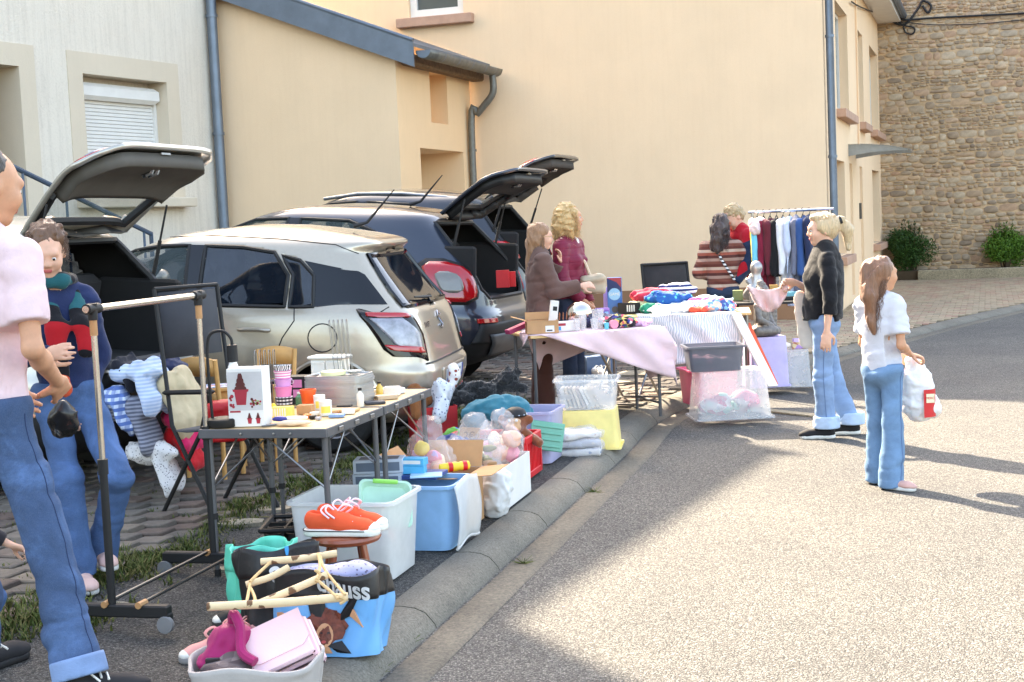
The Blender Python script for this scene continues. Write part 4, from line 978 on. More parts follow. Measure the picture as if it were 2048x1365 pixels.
# slanted S emblem on the tailgate
em = MB()
for q in ([(-.05, .03), (.0, .055), (.05, .03), (-.02, .0), (-.005, -.008), (.05, .018), (.0, -.0)],): pass
em.tube([Bs.rear(-a, .87+b, .006) for a, b in ((.045, .035), (0, .06), (-.045, .03), (.045, -.03), (0, -.06), (-.045, -.035))], .008, 5); em.build('emblem', m_chrome, swift)
MB().tube([Bs.rear(y, 1.03+.05*(y+.02), .03) for y in (-.02, .12, .26, .38)], [.014, .012, .01, .006], 6).build('rear_wiper', m_blackpl, swift, True)
MB().grid([[Bs.rear(y, z, .012+.012*k) for y in [-.06+.12*i/6 for i in range(7)]] for k, z in enumerate((1.385, 1.392, 1.4))]).build('brake_light', m_red, swift)
# ---- open-tailgate cars
def scaled(tab, sz, sx, sw): return [(a*sz, b*sx, c*sx, d*sw) for a, b, c, d in tab]
tab_x = [(.2, .3, 4.0, .76), (.3, .1, 4.16, .86), (.42, .02, 4.22, .885), (.55, 0, 4.24, .893), (.66, .02, 4.24, .897), (.72, .07, 4.22, .895), (.85, .1, 4.16, .885), (.98, .14, 3.9, .87), (1.06, .18, 3.35, .84), (1.12, .23, 3.1, .81), (1.2, .3, 2.9, .775), (1.3, .4, 2.66, .73), (1.4, .5, 2.42, .685), (1.47, .57, 2.25, .64), (1.52, .62, 2.1, .58), (1.56, .8, 1.9, .48), (1.585, 1.05, 1.7, .33), (1.6, 1.3, 1.5, .1)]
def gbits(lamp, handle=True):
    def f1(B, sw, gate):
        z0 = min(b for a, b in lamp['tg']); w_ = max(a for a, b in lamp['tg'])
        # grab recesses, latch, handle on the inner face near the lower edge (top when open)
        for y in (-.3, .3):
            MB().grid(poly_rows([(y-.075, z0+.13), (y+.075, z0+.13), (y+.065, z0+.23), (y-.065, z0+.23)], lambda a, z: sw(B.rear(a, z, -.092)), 3, 4)).build('grab_recess', m_ink, gate)
        mb = MB()
        for y in (-.03, .03): mb.tube([sw(B.rear(y, z0+.1, -.08)), sw(B.rear(y, z0+.12, -.12)), sw(B.rear(y, z0+.17, -.12)), sw(B.rear(y, z0+.19, -.08))], .014, 6)
        mb.build('latch', m_chrome, gate, True)
        MB().grid(poly_rows([(-.05, z0+.03), (.05, z0+.03), (.05, z0+.075), (-.05, z0+.075)], lambda a, z: sw(B.rear(a, z, -.03)), 2, 3)).build('release_button', m_amber, gate, solid=.012)
    return [('bits', f1)]
tg_s = [(0, .74), (.5, .74), (.6, .8), (.66, .95), (.63, 1.1), (.53, 1.44), (0, 1.47)]; rw_s = [(0, 1.17), (.5, 1.17), (.535, 1.2), (.45, 1.38), (0, 1.41)]
def lampbits(poly, mats):
    def f(B, sw, gate):
        for sd in (1, -1):
            for k, (pl_, mt) in enumerate(zip(poly, mats)): MB().grid(poly_rows(pl_, lambda y, z: sw(B.rear(sd*y, z, .012+.006*k)), 5, 6)).build('tail_light', mt, gate, True, solid=.02)
    return ('lamp', f)
sp2 = dict(tab=tab_x, xc=1.9, n=5.5, paint=m_silver, wheels=[.8, 3.4], wr=.33, arch=.385, wd=.22, blacksill=.36, rearblack=.5, side_windows=[[(1.85, 1.06), (2.9, 1.06), (2.55, 1.3), (2.2, 1.44), (1.87, 1.46)], [(.95, 1.08), (1.75, 1.06), (1.75, 1.46), (1.3, 1.45), (1.05, 1.36)]], glass=[g_clear, g_tint],
    black_side=[[(1.76, 1.06), (1.84, 1.06), (1.86, 1.465), (1.76, 1.465)]], seams=[[(1.8, .4), (1.8, 1.05)], [(.95, 1.05), (1.15, .75), (1.2, .5)]], windscreen=[(0, 1.12), (.72, 1.12), (.58, 1.46), (0, 1.5)], rear_window=rw_s, rear_glass=g_green, tailgate=tg_s, open=R(92), tz=.74, seats=[2.2, 1.4], dash=2.75, headz=1.36,
    lamps=[('tail_light', m_red, [(.74, .8), (.98, .84), (1.1, 1.0), (.78, 1.0)], .012), ('tail_light_lens', m_lens, [(.78, .87), (1.0, .9), (1.04, .94), (.8, .94)], .018)], rear_bits=[('bumper_pad', m_blackpl, [(-.7, .5), (.7, .5), (.66, .7), (-.66, .7)], .006)], mirror=(2.85, 1.1), handles=[(1.3, .9), (2.1, .9)], gate_bits=gbits(dict(tg=tg_s))+[lampbits([[(.42, .84), (.6, .84), (.63, .97), (.45, .97)], [(.47, .88), (.58, .88), (.6, .92), (.48, .92)]], [m_red, m_lens])], liningmat=M('gate_lining', (92, 88, 82), .8, var=.1))
ANGC = math.atan2(E2.y, E2.x)
silver, Bv = car('silver_car', (-2.2, 8.72), ANGC, 'silver car with its tailgate raised at the left edge', sp2)
# slate blue small crossover
tg_x = [(0, .8), (.46, .8), (.56, .88), (.6, 1.05), (.56, 1.2), (.48, 1.44), (0, 1.48)]; rw_x = [(0, 1.14), (.4, 1.14), (.46, 1.2), (.36, 1.36), (0, 1.39)]
c_ = (.8, .93)
def ringpoly(cx, cz, rx, rz_, n=18, e=3): return [(cx+rx*math.copysign(abs(math.cos(t))**(2/e), math.cos(t)), cz+rz_*math.copysign(abs(math.sin(t))**(2/e), math.sin(t))) for t in [2*PI*i/n+.01 for i in range(n)]]
sp3 = dict(sp2, paint=m_slate, tailgate=tg_x, rear_window=rw_x, rear_glass=g_green, open=R(84), tz=.8, liningmat=m_blackpl, rearblack=.42, rim=m_rimd, railmat=m_chrome, seatmat=m_seat,
    glass=[g_clear, g_clear], lamps=[('tail_light', m_red, ringpoly(.84, .95, .2, .17), .02), ('tail_light_lens', m_amber, ringpoly(.86, .95, .1, .09), .034), ('tail_light_ring', m_blackpl, ringpoly(.84, .95, .225, .195), .008)],
    rear_bits=[('bumper_pad', m_blackpl, [(-.74, .42), (.74, .42), (.7, .6), (-.7, .6)], .006), ('bumper_skid', M('grey_skid', (96, 98, 100), .5, .3), [(-.5, .3), (.5, .3), (.62, .5), (-.62, .5)], .022), ('fog_reflector', m_red, [(.5, .6), (.72, .6), (.72, .64), (.5, .64)], .012)], gate_bits=gbits(dict(tg=tg_x)), antenna=1.0, mirrormat=m_slate)
slate, Bx = car('slate_crossover', (0.02, 13.6), ANGC, 'slate blue crossover with open tailgate and round red tail light', sp3)
# anthracite SUV behind it
tab_k = scaled(tab_x, 1.06, 1.05, 1.03); tg_k = [(0, .82), (.5, .82), (.6, .92), (.68, 1.08), (.64, 1.24), (.54, 1.52), (0, 1.57)]; rw_k = [(0, 1.2), (.48, 1.2), (.54, 1.26), (.42, 1.46), (0, 1.49)]
sp4 = dict(sp2, tab=tab_k, xc=2.0, paint=m_dark, tailgate=tg_k, rear_window=rw_k, rear_glass=g_green, open=R(85), tz=.82, liningmat=M('brown_lining', (74, 66, 60), .85), rearblack=.45, wheels=[.85, 3.55], wr=.345, arch=.4, rim=m_rimd,
    side_windows=[[(1.95, 1.12), (3.0, 1.12), (2.65, 1.37), (2.3, 1.52), (1.97, 1.55)], [(1.0, 1.14), (1.85, 1.12), (1.85, 1.55), (1.35, 1.53), (1.1, 1.43)]], glass=[g_clear, g_tint], black_side=[[(1.86, 1.12), (1.94, 1.12), (1.96, 1.55), (1.86, 1.55)]], windscreen=[(0, 1.19), (.72, 1.19), (.58, 1.54), (0, 1.58)],
    lamps=[('tail_light', m_red, [(.6, 1.0), (.8, .98), (1.25, 1.16), (1.2, 1.2), (.62, 1.17)], .02), ('tail_light_lens', m_lens, [(.66, 1.04), (.82, 1.03), (.88, 1.06), (.68, 1.07)], .034)], rear_bits=[('bumper_pad', m_blackpl, [(-.74, .45), (.74, .45), (.7, .62), (-.7, .62)], .006)],
    rails=[(.75, 1.55), (1.0, 1.61), (1.5, 1.64), (2.0, 1.63), (2.4, 1.57)], gate_bits=gbits(dict(tg=tg_k))+[lampbits([[(.45, 1.0), (.63, 1.0), (.65, 1.12), (.47, 1.12)]], [m_red])], mirror=(3.0, 1.16), handles=[(1.4, .95), (2.2, .95)], headz=1.42, mirrormat=m_dark, antenna=None)
suv, Bk = car('anthracite_suv', (.42, 16.6), ANGC, 'anthracite SUV with roof rails and raised tailgate, farthest of the cars', sp4)
for r_, k_ in ((slate, (1.09, 1.03, 1.05)), (suv, (1.07, 1.03, 1.09))): r_.matrix_world = r_.matrix_world @ Matrix.Diagonal((*k_, 1))
# ================================================================ PEOPLE
def skin(name, col): 
    m = M(name, col, .5, 0, .08, 30, sss=.12, spec=.35, bmp=.15, bs=160, bd=.002); return m
m_skin = skin('skin_light', (222, 172, 146)); m_skin2 = skin('skin_tan', (204, 150, 118)); m_eye = M('eye_white', (225, 222, 218), .2); m_iris = M('iris_dark', (46, 36, 30), .15); m_lip = M('lip_pink', (186, 96, 92), .45)
def hairmat(name, col, var=.35):
    if name in MATS: return MATS[name]
    m, nt, b = newmat(name); v = coords(nt, scale=(1, 1, .12)); c = S(*col); ge = N(nt, 'ShaderNodeNewGeometry')
    a = ramp(nt, noise(nt, v, 120, 4, .7), [(.25, tuple(x*(1-var) for x in c)), (.75, tuple(min(1, x*(1+var)) for x in c))]); k = ramp(nt, ge.outputs['Random Per Island'], [(0, (.7, .68, .66)), (1, (1.25, 1.22, 1.15))]); a = mixc(nt, 1.0, a, k, 'MULTIPLY')
    nt.links.new(a, b.inputs['Base Color']); b.inputs['Roughness'].default_value = .42; b.inputs['Specular IOR Level'].default_value = .5; b.inputs['Sheen Weight'].default_value = .2
    bump(nt, noise(nt, v, 260, 3), b, .6, .006); MATS[name] = m; return m
def denim(name, col, fade=1.5):
    if name in MATS: return MATS[name]
    m, nt, b = newmat(name); v = coords(nt); c = S(*col)
    a = ramp(nt, noise(nt, v, 4.5, 6, .65, .5), [(.3, tuple(x*.72 for x in c)), (.5, c), (.75, tuple(min(1, x*fade) for x in c))])
    w_ = N(nt, 'ShaderNodeTexNoise'); w_.inputs['Scale'].default_value = 700; nt.links.new(coords(nt, scale=(1, 1, .25)), w_.inputs['Vector']); a = mixc(nt, ramp(nt, w_.outputs['Fac'], [(.35, (0, 0, 0)), (.75, (.05, .05, .05))]), a, S(230, 232, 236))
    nt.links.new(a, b.inputs['Base Color']); b.inputs['Roughness'].default_value = .9; b.inputs['Specular IOR Level'].default_value = .2
    h = math_(nt, 'ADD', math_(nt, 'MULTIPLY', noise(nt, coords(nt, scale=(1, 1, 2.2)), 11, 5, .6, 1.0), .8), math_(nt, 'MULTIPLY', noise(nt, v, 300, 2), .03)); bump(nt, h, b, .5, .007); MATS[name] = m; return m
V3 = lambda *a: Vector(a)
def hand_prims(wr, d, nrm, s, curl=.5, flip=1, spread=.12):
    """palm and five bent fingers; d points to the fingertips, nrm out of the palm"""
    d = Vector(d).normalized(); nrm = Vector(nrm); nrm = (nrm-d*nrm.dot(d)).normalized(); sd = d.cross(nrm)*flip; pr = []
    wr = Vector(wr); K = wr+d*.085*s
    pr.append(cap(wr, wr+d*.05*s, .026*s, .032*s, .01, n=nrm, fl=.55)); pr.append(cap(wr+d*.03*s+sd*.012*s, K+sd*.014*s, .026*s, .025*s, .012, n=nrm, fl=.5)); pr.append(cap(wr+d*.03*s-sd*.012*s, K-sd*.014*s, .026*s, .024*s, .012, n=nrm, fl=.5))
    for i, (o, L_) in enumerate(((.032, .068), (.011, .078), (-.011, .073), (-.031, .056))):
        p = K+sd*o*s; a = spread*(1.5-i)*.5; c = curl*(.8+.13*i)
        for j, (q, r_) in enumerate(((.45, .0095), (.3, .0088), (.25, .0078))):
            c_ = c*(j+.6)*.95; dd = (d*math.cos(c_)+nrm*math.sin(c_)+sd*a*.5).normalized(); e = p+dd*L_*q*s; pr.append(cap(p, e, r_*s*1.05, r_*s, .004)); p = e
    t0 = wr+d*.02*s+sd*.028*s; t1 = t0+(d*.5+sd*.62+nrm*.45).normalized()*.042*s; t2 = t1+(d*.85+sd*.12+nrm*.5).normalized()*.034*s; t3 = t2+(d*.9-sd*.15+nrm*.4).normalized()*.026*s
    pr += [cap(t0, t1, .015*s, .0125*s, .01), cap(t1, t2, .0115*s, .0105*s, .005), cap(t2, t3, .0105*s, .0085*s, .004)]
    return pr
class Person:
    def __init__(s, loc, H, face, label, lean=(0, 0), hips=None, width=1.0, group=None):
        s.H = H; s.f = Vector((math.cos(R(face)), math.sin(R(face)), 0)); s.l = Vector((-s.f.y, s.f.x, 0)); s.root = empty('person', loc, 0, label, 'person', group); s.w = width
        f, l, u = s.f, s.l, UZ; ln = f*lean[0]+l*lean[1]; h = H; s.k = H/1.7
        s.hip = V3(0, 0, .52*h+(hips[2] if hips and len(hips) > 2 else 0))+(f*hips[0]+l*hips[1] if hips else V3(0, 0, 0)); s.chest = s.hip+u*.2*h+ln*.6; s.neck = s.hip+u*.315*h+ln; s.J = {}
        for n, sg in (('L', 1), ('R', -1)):
            s.J[n+'hip'] = s.hip+l*sg*.052*h*width-u*.0*h; s.J[n+'kn'] = s.J[n+'hip']-u*.24*h+f*.01; s.J[n+'an'] = s.J[n+'hip']-u*.475*h
            s.J[n+'sh'] = s.neck-u*.03*h+l*sg*.098*h*width; s.J[n+'el'] = s.J[n+'sh']-u*.18*h+l*sg*.03*h; s.J[n+'wr'] = s.J[n+'el']-u*.15*h+f*.03*h
    def v(s, a, b, c): return s.f*a+s.l*b+UZ*c
    def arm(s, n, el, wr):
        """elbow offset from the shoulder and wrist offset from the elbow as (forward, left, up) directions"""
        s.J[n+'el'] = s.J[n+'sh']+s.v(*el).normalized()*.172*s.H; s.J[n+'wr'] = s.J[n+'el']+s.v(*wr).normalized()*.148*s.H
    def leg(s, n, an, kn=None):
        """ankle position (forward, left) from the root; knee bend (forward, left) extra"""
        h = s.H; a = s.v(an[0], an[1], .045*h+(an[2] if len(an) > 2 else 0)); s.J[n+'an'] = a; m = (s.J[n+'hip']+a)/2
        s.J[n+'kn'] = m+s.f*(kn[0] if kn else .015)+s.l*(kn[1] if kn else 0)+UZ*(kn[2] if kn and len(kn) > 2 else 0)
    def head(s, yaw=0, pitch=0, off=(0, 0, 0), size=1.0, roll=0):
        k = s.k*size*1.02; y = R(yaw); f = (s.f*math.cos(y)+s.l*math.sin(y)); l = Vector((-f.y, f.x, 0)); p = R(pitch); hf = f*math.cos(p)+UZ*math.sin(p); hu = UZ*math.cos(p)-f*math.sin(p)
        rr = R(roll); l, hu = l*math.cos(rr)+hu*math.sin(rr), hu*math.cos(rr)-l*math.sin(rr)
        s.hk = k; s.hf, s.hl, s.hu = hf, l, hu; s.C = s.neck+UZ*.108*s.H*size+s.v(*off)+hf*.015; return s
    def h(s, a, b, c): return s.C+(s.hf*a+s.hl*b+s.hu*c)*s.hk
    def hm(s): return [[s.hf[i], s.hl[i], s.hu[i]] for i in range(3)]
    def body(s, mat, hands=True, res=.008, sleeve=.0, hand_opts=None, legs=False, eyes=True, brow=(90, 66, 48)):
        k = s.hk; m = s.hm(); E = lambda c, r, kk=.02, op='u': ell(s.h(*c), [x*k for x in r], m, kk*k, op)
        pr = [E((-.008, 0, .032), (.098, .077, .088)), E((.028, 0, -.018), (.072, .064, .092), .03), E((.058, 0, -.09), (.034, .034, .028), .035), E((.07, .036, -.03), (.03, .028, .03), .03), E((.07, -.036, -.03), (.03, .028, .03), .03),
              cap(s.h(.09, .036, .026), s.h(.09, -.036, .026), .013*k, None, .025*k), E((.112, .031, .0), (.02, .019, .009), .012, 's'), E((.112, -.031, .0), (.02, .019, .009), .012, 's'),
              cap(s.h(.096, 0, .012), s.h(.112, 0, -.024), .009*k, .0125*k, .014*k), E((.104, .011, -.028), (.011, .009, .008), .01), E((.104, -.011, -.028), (.011, .009, .008), .01), cap(s.h(.094, .016, -.058), s.h(.094, -.016, -.058), .0085*k, None, .01*k),
              E((-.006, .076, -.008), (.022, .01, .033), .008), E((-.006, -.076, -.008), (.022, .01, .033), .008), cap(s.h(-.02, 0, -.05), s.neck-s.f*.005-UZ*.03, .05*k, .056*k, .03)]
        pr.append(cap(s.J['Lsh'].lerp(s.neck, .3)-UZ*.03, s.J['Rsh'].lerp(s.neck, .3)-UZ*.03, .05*k, None, .05)); pr.append(cap(s.neck-UZ*.04, s.hip, .07*k, .08*k, .05))
        for n in 'LR':
            sh, el, wr = s.J[n+'sh'], s.J[n+'el'], s.J[n+'wr']; q = .9*s.k
            pr += [cap(sh, sh.lerp(el, .5), .043*q, .04*q, .02), cap(sh.lerp(el, .5), el, .04*q, .034*q, .02), cap(el, el.lerp(wr, .35), .035*q, .037*q, .02), cap(el.lerp(wr, .35), wr, .037*q, .024*q, .015)]
            ho = (hand_opts or {}).get(n, {}); d = ho.get('d'); d = s.v(*d) if d else (wr-el); nn = ho.get('n'); nn = s.v(*nn) if nn else (s.l*(-1 if n == 'L' else 1)+s.f*-.1)
            if hands: pr += hand_prims(wr, d, nn, s.k*.98, ho.get('curl', .35), 1 if n == 'L' else -1)
        if legs:
            for n in 'LR': pr += [cap(s.J[n+'kn'], s.J[n+'an'], .04*s.k, .035*s.k, .02)]
        b = sdf_mesh('body', pr, res, mat, s.root)
        if eyes:
            for sg in (1, -1):
                e = MB(); e.lathe([(.0106*k*math.sin(t), -.0106*k*math.cos(t)) for t in [PI*i/8 for i in range(9)]], s.h(.0905, sg*.031, -.001), 12); eye = e.build('eye', m_eye, s.root, True)
                sdf_mesh('iris', [ell(s.h(.0985, sg*.031, -.002), (.004*k, .0074*k, .0076*k), m)], .003*k, m_iris, eye)
                MB().tube([s.h(.099, sg*.014, .021), s.h(.1, sg*.03, .027), s.h(.087, sg*.05, .022)], [.003*k, .0036*k, .0018*k], 5).build('eyebrow', M('brow_%d' % brow[0], brow, .8), s.root, True)
            sdf_mesh('lips', [cap(s.h(.1, .016, -.055), s.h(.1, -.016, -.055), .0055*k, None, .004), cap(s.h(.1, .012, -.063), s.h(.1, -.012, -.063), .0058*k, None, .004)], .003*k, m_lip, s.root)
        return b
    def top(s, mat, hem=.0, sleeve=1.0, girth=1.0, loose=.008, name='top', collar=.06, fold=.006, res=.009, belly=0, neckcut=True, bust=0, seed=3, sleeve_w=1.0, depth=.64):
        """hem: height above the hip joint; sleeve: share of the arm covered (1 = to the wrist)"""
        k = s.k; f = s.f; g = girth*s.w; hp = s.hip+UZ*hem; pr = []
        wv = s.hip.lerp(s.neck, .42); N_ = f
        pr += [cap(hp-UZ*.05, wv, .143*k*g+loose, .13*k*g+loose, .05, n=N_, fl=depth+.04), cap(wv, s.chest+UZ*.0, .13*k*g+loose, .145*k*g+loose, .05, n=N_, fl=depth), cap(s.chest, s.neck-UZ*.075*k, .145*k*g+loose, .13*k*g+loose, .05, n=N_, fl=depth-.06)]
        pr.append(cap(s.J['Lsh']-UZ*.015, s.J['Rsh']-UZ*.015, .047*k+loose*.7, None, .05)); pr.append(cap(s.neck-UZ*.05, s.neck+UZ*.0, .085*k+loose*.5, collar*k+loose*.3, .05))
        if belly: pr.append(ell(s.hip.lerp(s.neck, .25)+f*.06*k, (.12*k*belly, .12*k*belly, .13*k*belly), None, .06))
        if bust:
            for sg in (1, -1): pr.append(ell(s.chest+f*.085*k+s.l*sg*.065*k+UZ*.01, .068*k*bust, None, .05))
        for n in 'LR':
            sh, el, wr = s.J[n+'sh'], s.J[n+'el'], s.J[n+'wr']; q = k*sleeve_w
            L1 = min(1, sleeve*2); pr.append(cap(sh, sh.lerp(el, L1), .047*q+loose*.8, (.043 if L1 >= 1 else .047)*q+loose*.8, .025))
            if sleeve > .5: t = (sleeve-.5)*2; pr.append(cap(el, el.lerp(wr, t), .042*q+loose*.8, (.042+(.033-.042)*t)*q+loose*.7, .02))
        cuts = []
        def cut(X):
            d = hp[2]-.0-X[..., 2]+.012*np.sin(X[..., 0]*23+X[..., 1]*19)
            near = np.sqrt(((X-np.array(s.hip, np.float32))[..., :2]**2).sum(-1)); d = np.where(near < .24*k*g, d, -1)
            for n in 'LR':
                sh, el, wr = [np.array(s.J[n+x], np.float32) for x in ('sh', 'el', 'wr')]
                if sleeve <= .5: a, b = sh, sh+(el-sh)*sleeve*2
                else: a, b = el, el+(wr-el)*(sleeve-.5)*2
                ax = (b-a)/np.linalg.norm(b-a); t = (X-b) @ ax; rad = np.linalg.norm((X-b)-t[..., None]*ax, axis=-1); d = np.maximum(d, np.where(rad < .12*k, t, -1))
            c = s.neck+s.f*.03+UZ*.03*k; d = np.maximum(d, -(np.sqrt(((X-np.array(c, np.float32))**2).sum(-1))-.058*k)) if neckcut else d
            return d
        return sdf_mesh(name, pr, res, mat, s.root, [(fold*.5, 15, seed, (1, 1, 1.6)), (fold*.55, 20, seed+1, (.8, .8, 1.5), 1)], cut=cut)
    def trousers(s, mat, wide=.0, waist=.035, hemz=.03, fold=.006, seat=1.0, res=.009, seed=11, name='trousers', thigh=1.0, cutz=None):
        k = s.k; pr = [cap(s.J['Lhip']+UZ*.02, s.J['Rhip']+UZ*.02, .094*k*seat, None, .05, n=s.f, fl=.98), cap(s.hip+UZ*.05*k, s.hip+UZ*waist*s.H, .124*k*seat*s.w, .118*k*seat*s.w, .04, n=s.f, fl=.72), ell(s.hip-s.f*.035*k+s.l*.05*k-UZ*.02, .088*k*seat, None, .04), ell(s.hip-s.f*.035*k-s.l*.05*k-UZ*.02, .088*k*seat, None, .04)]
        for n in 'LR':
            h_, kn, an = s.J[n+'hip'], s.J[n+'kn'], s.J[n+'an']; b = an-(an-kn).normalized()*(hemz*0)-UZ*.02
            pr += [cap(h_-UZ*.03, kn, .084*k*thigh, (.056+wide*.5)*k, .03), cap(kn, kn.lerp(b, .8), (.056+wide*.5)*k, (.047+wide)*k, .03), cap(kn.lerp(b, .8), b-UZ*.02, (.047+wide)*k, (.052+wide)*k, .02)]
        top_ = s.hip.z+waist*s.H
        def cut(X): return np.maximum(np.maximum(X[..., 2]-top_, hemz-X[..., 2]+.004*np.sin(X[..., 0]*40)), -1 if cutz is None else cutz(X))
        return sdf_mesh(name, pr, res, mat, s.root, [(fold*.4, 11, seed, (1, 1, 1.8)), (fold*.6, 13, seed+1, (.7, .7, 2.1), 1)], cut=cut)
    def shoe(s, n, mat, sole, toe=None, lace=None, big=1.0, style='sneaker'):
        a = s.J[n+'an']; z = a.z-.045*s.H; d = s.v(*toe, 0).normalized() if toe else s.f; sd = Vector((-d.y, d.x, 0)); k = s.k*big; b = Vector((a.x, a.y, z))
        m = [[d[i], sd[i], UZ[i]] for i in range(3)]; q = lambda x, y, zz: b+d*x*k+sd*y*k+UZ*zz*k
        pr = [ell(q(.0, 0, .05), (.05*k, .036*k, .05*k), m), cap(q(-.02, 0, .05), q(.13, 0, .038), .042*k, .038*k, .03, n=UZ, fl=.9), ell(q(.16, 0, .034), (.055*k, .042*k, .03*k), m, .03), cap(q(-.01, 0, .07), q(-.005, 0, .095), .036*k, .04*k, .02)]
        o = sdf_mesh('shoe', pr, .0075, mat, s.root, cut=lambda X: (z+.022)-X[..., 2])
        sdf_mesh('shoe_sole', [cap(q(-.025, 0, .015), q(.16, 0, .015), .043*k, .044*k, .02, n=UZ, fl=.9)], .0075, sole, o, cut=lambda X: np.maximum(z+.002-X[..., 2], X[..., 2]-z-.03))
        if lace:
            mb = MB()
            for i in range(4): mb.tube([q(.05+.022*i, .03, .075-.008*i), q(.06+.022*i, 0, .088-.009*i), q(.07+.022*i, -.03, .073-.008*i)], .004*k, 5)
            mb.tube([q(.05, .0, .095), q(.02, .05, .11), q(.05, .07, .08), q(.06, .02, .085)], .0035*k, 5); mb.tube([q(.05, .0, .095), q(.03, -.05, .105), q(.07, -.06, .07)], .0035*k, 5); mb.build('shoelace', lace, o, True)
        return o
    def hair(s, mat, pr, noise_=None, strands=None, res=.008):
        k = s.hk; m = s.hm(); P_ = []
        for t in pr:
            if t[0] == 'e': P_.append(ell(s.h(*t[1]), [x*k for x in t[2]], m, .03*k, 's' if len(t) > 3 and t[3] == 's' else 'u'))
            else: P_.append(cap(s.h(*t[1]), s.h(*t[2]), t[3]*k, t[4]*k, .03*k))
        o = sdf_mesh('hair', P_, res, mat, s.root, noise_ or [(.006*k, 60, 21, (1, 1, .25)), (.003*k, 140, 22, (1, 1, .2))])
        if strands:
            rs = random.Random(len(s.root.name)+int(s.H*100)); mb = MB()
            for _ in range(int(strands['n']*2.3)):
                a = R(rs.uniform(*strands.get('az', (60, 300)))); el_ = R(rs.uniform(5, 80)); L_ = strands['len']*rs.uniform(.75, 1.08); amp = strands.get('wave', .01)*rs.uniform(.4, 1.2); fr = strands.get('freq', 18)*rs.uniform(.8, 1.2); ph = rs.uniform(0, 6.28); sp_ = strands.get('spread', .02)*rs.uniform(-.3, 1)
                p0 = (.1*math.cos(a)*math.cos(el_)-.01, .082*math.sin(a)*math.cos(el_), .035+.092*math.sin(el_)); r0 = max(.3, math.hypot(p0[0], p0[1])/.1); pts = []
                dirx, diry = math.cos(a), math.sin(a)
                for i in range(11):
                    t = i/10; down = L_*t; g_ = (.105+sp_*t)*(r0+(1-r0)*min(1, t*2.5)); x = dirx*g_+amp*math.sin(fr*down*6+ph)*t**.5; y = diry*g_*.84+amp*math.cos(fr*down*6+ph*1.3)*t**.5; z = p0[2]+(.03*math.sin(min(1, t*3)*PI) if el_ < .6 else 0)-down
                    pull = strands.get('pull', (0, 0)); pts.append(s.h(x*(1-t*strands.get('gather', 0))+pull[0]*t*t-.01, y*(1-t*strands.get('gather', 0))+pull[1]*t*t, z))
                r_ = strands.get('r', .005)*k*rs.uniform(.3, .62); mb.tube(pts, [r_*(1-.75*i/10) for i in range(11)], 4)
            mb.build('hair_strands', mat, o, True, fix=False)
        return o
CAPH = [('e', (-.02, 0, .045), (.1, .086, .09)), ('e', (-.05, 0, .0), (.075, .082, .09))]
def ground(p): return Vector((p.x, p.y, gz(p.x, p.y)))
def G0(x, y): return Vector((x, y, gz(x, y)))
def onroad(p): return Vector((p.x, p.y, rz(p.x, p.y)))
m_jean = denim('blue_denim', (56, 78, 110), 2.3); m_jeanl = denim('light_denim', (126, 152, 186), 1.3); m_jeand = denim('dark_denim', (44, 58, 82)); m_sole = M('white_rubber', (220, 216, 208), .6); m_jeanb = denim('mid_denim', (60, 88, 128), 1.8)
m_solek = M('dark_sole', (60, 54, 50), .7)
# ---- tall man, foreground left
p = Person(ground(at(2, 1366)), 1.86, 62, 'person in pale pink T-shirt and blue jeans seen from behind at the left edge', width=1.06, lean=(.05, .0))
p.head(-16, -12, off=(.03, 0, 0)); p.arm('R', (-.16, -.24, -1), (.85, .45, -.55)); p.arm('L', (.1, .3, -1), (.7, -.3, -.6)); p.leg('R', (-.04, -.42), (.02, -.02)); p.leg('L', (.05, .16), (.02, .0))
p.body(m_skin2, hand_opts={'R': dict(d=(.7, .5, -.5), n=(.2, .9, .3))}, brow=(60, 44, 34)); p.top(fabric('pale_pink_jersey', (226, 196, 198), folds=.7), hem=.0, sleeve=.36, girth=1.06, loose=.016, name='t_shirt', fold=.007, sleeve_w=1.12, seed=31)
jn = p.trousers(m_jean, .026, .03, .1, .009, 1.04, seed=41, thigh=1.0)
for n in 'LR': p.shoe(n, M('black_canvas', (34, 32, 34), .8), M('black_sole', (30, 28, 28), .7), lace=m_sole, toe=(.6, -.8) if n == 'R' else None)
p.hair(hairmat('short_brown_hair', (58, 44, 34)), [('e', (-.025, 0, .05), (.092, .08, .078)), ('e', (-.05, 0, .0), (.06, .076, .06))], [(.003, 160, 23), (.002, 260, 24)])
# stitched back pocket, side seam, rolled cuff
def onleg(P_, n, t, back, out, r_):
    a, b = (P_.J[n+'hip'], P_.J[n+'kn']) if t < 1 else (P_.J[n+'kn'], P_.J[n+'an']); t = t if t < 1 else t-1; return a.lerp(b, t)-P_.f*back*r_+P_.l*out*r_*(1 if n == 'L' else -1)
m_st = M('denim_stitch', (44, 58, 90), .9)
from mathutils.bvhtree import BVHTree
def seam(obj, pts, d, mat, r_=.0022, name='seam', closed=False):
    """thin stitched line laid on a garment: points thrown along d onto its surface"""
    bv = BVHTree.FromPolygons([v.co for v in obj.data.vertices], [tuple(p_.vertices) for p_ in obj.data.polygons]); d = Vector(d).normalized(); out = []
    for q in pts:
        h_ = bv.ray_cast(Vector(q)-d*.5, d)
        if h_[0] is not None and (not out or (h_[0]-out[-1]).length < .12): out.append(h_[0]-d*.0008)
    if len(out) > 2: return MB().tube(out, r_, 5, closed=closed).build(name, mat, obj, True)
def line(a, b, n): a, b = Vector(a), Vector(b); return [a.lerp(b, i/n) for i in range(n+1)]
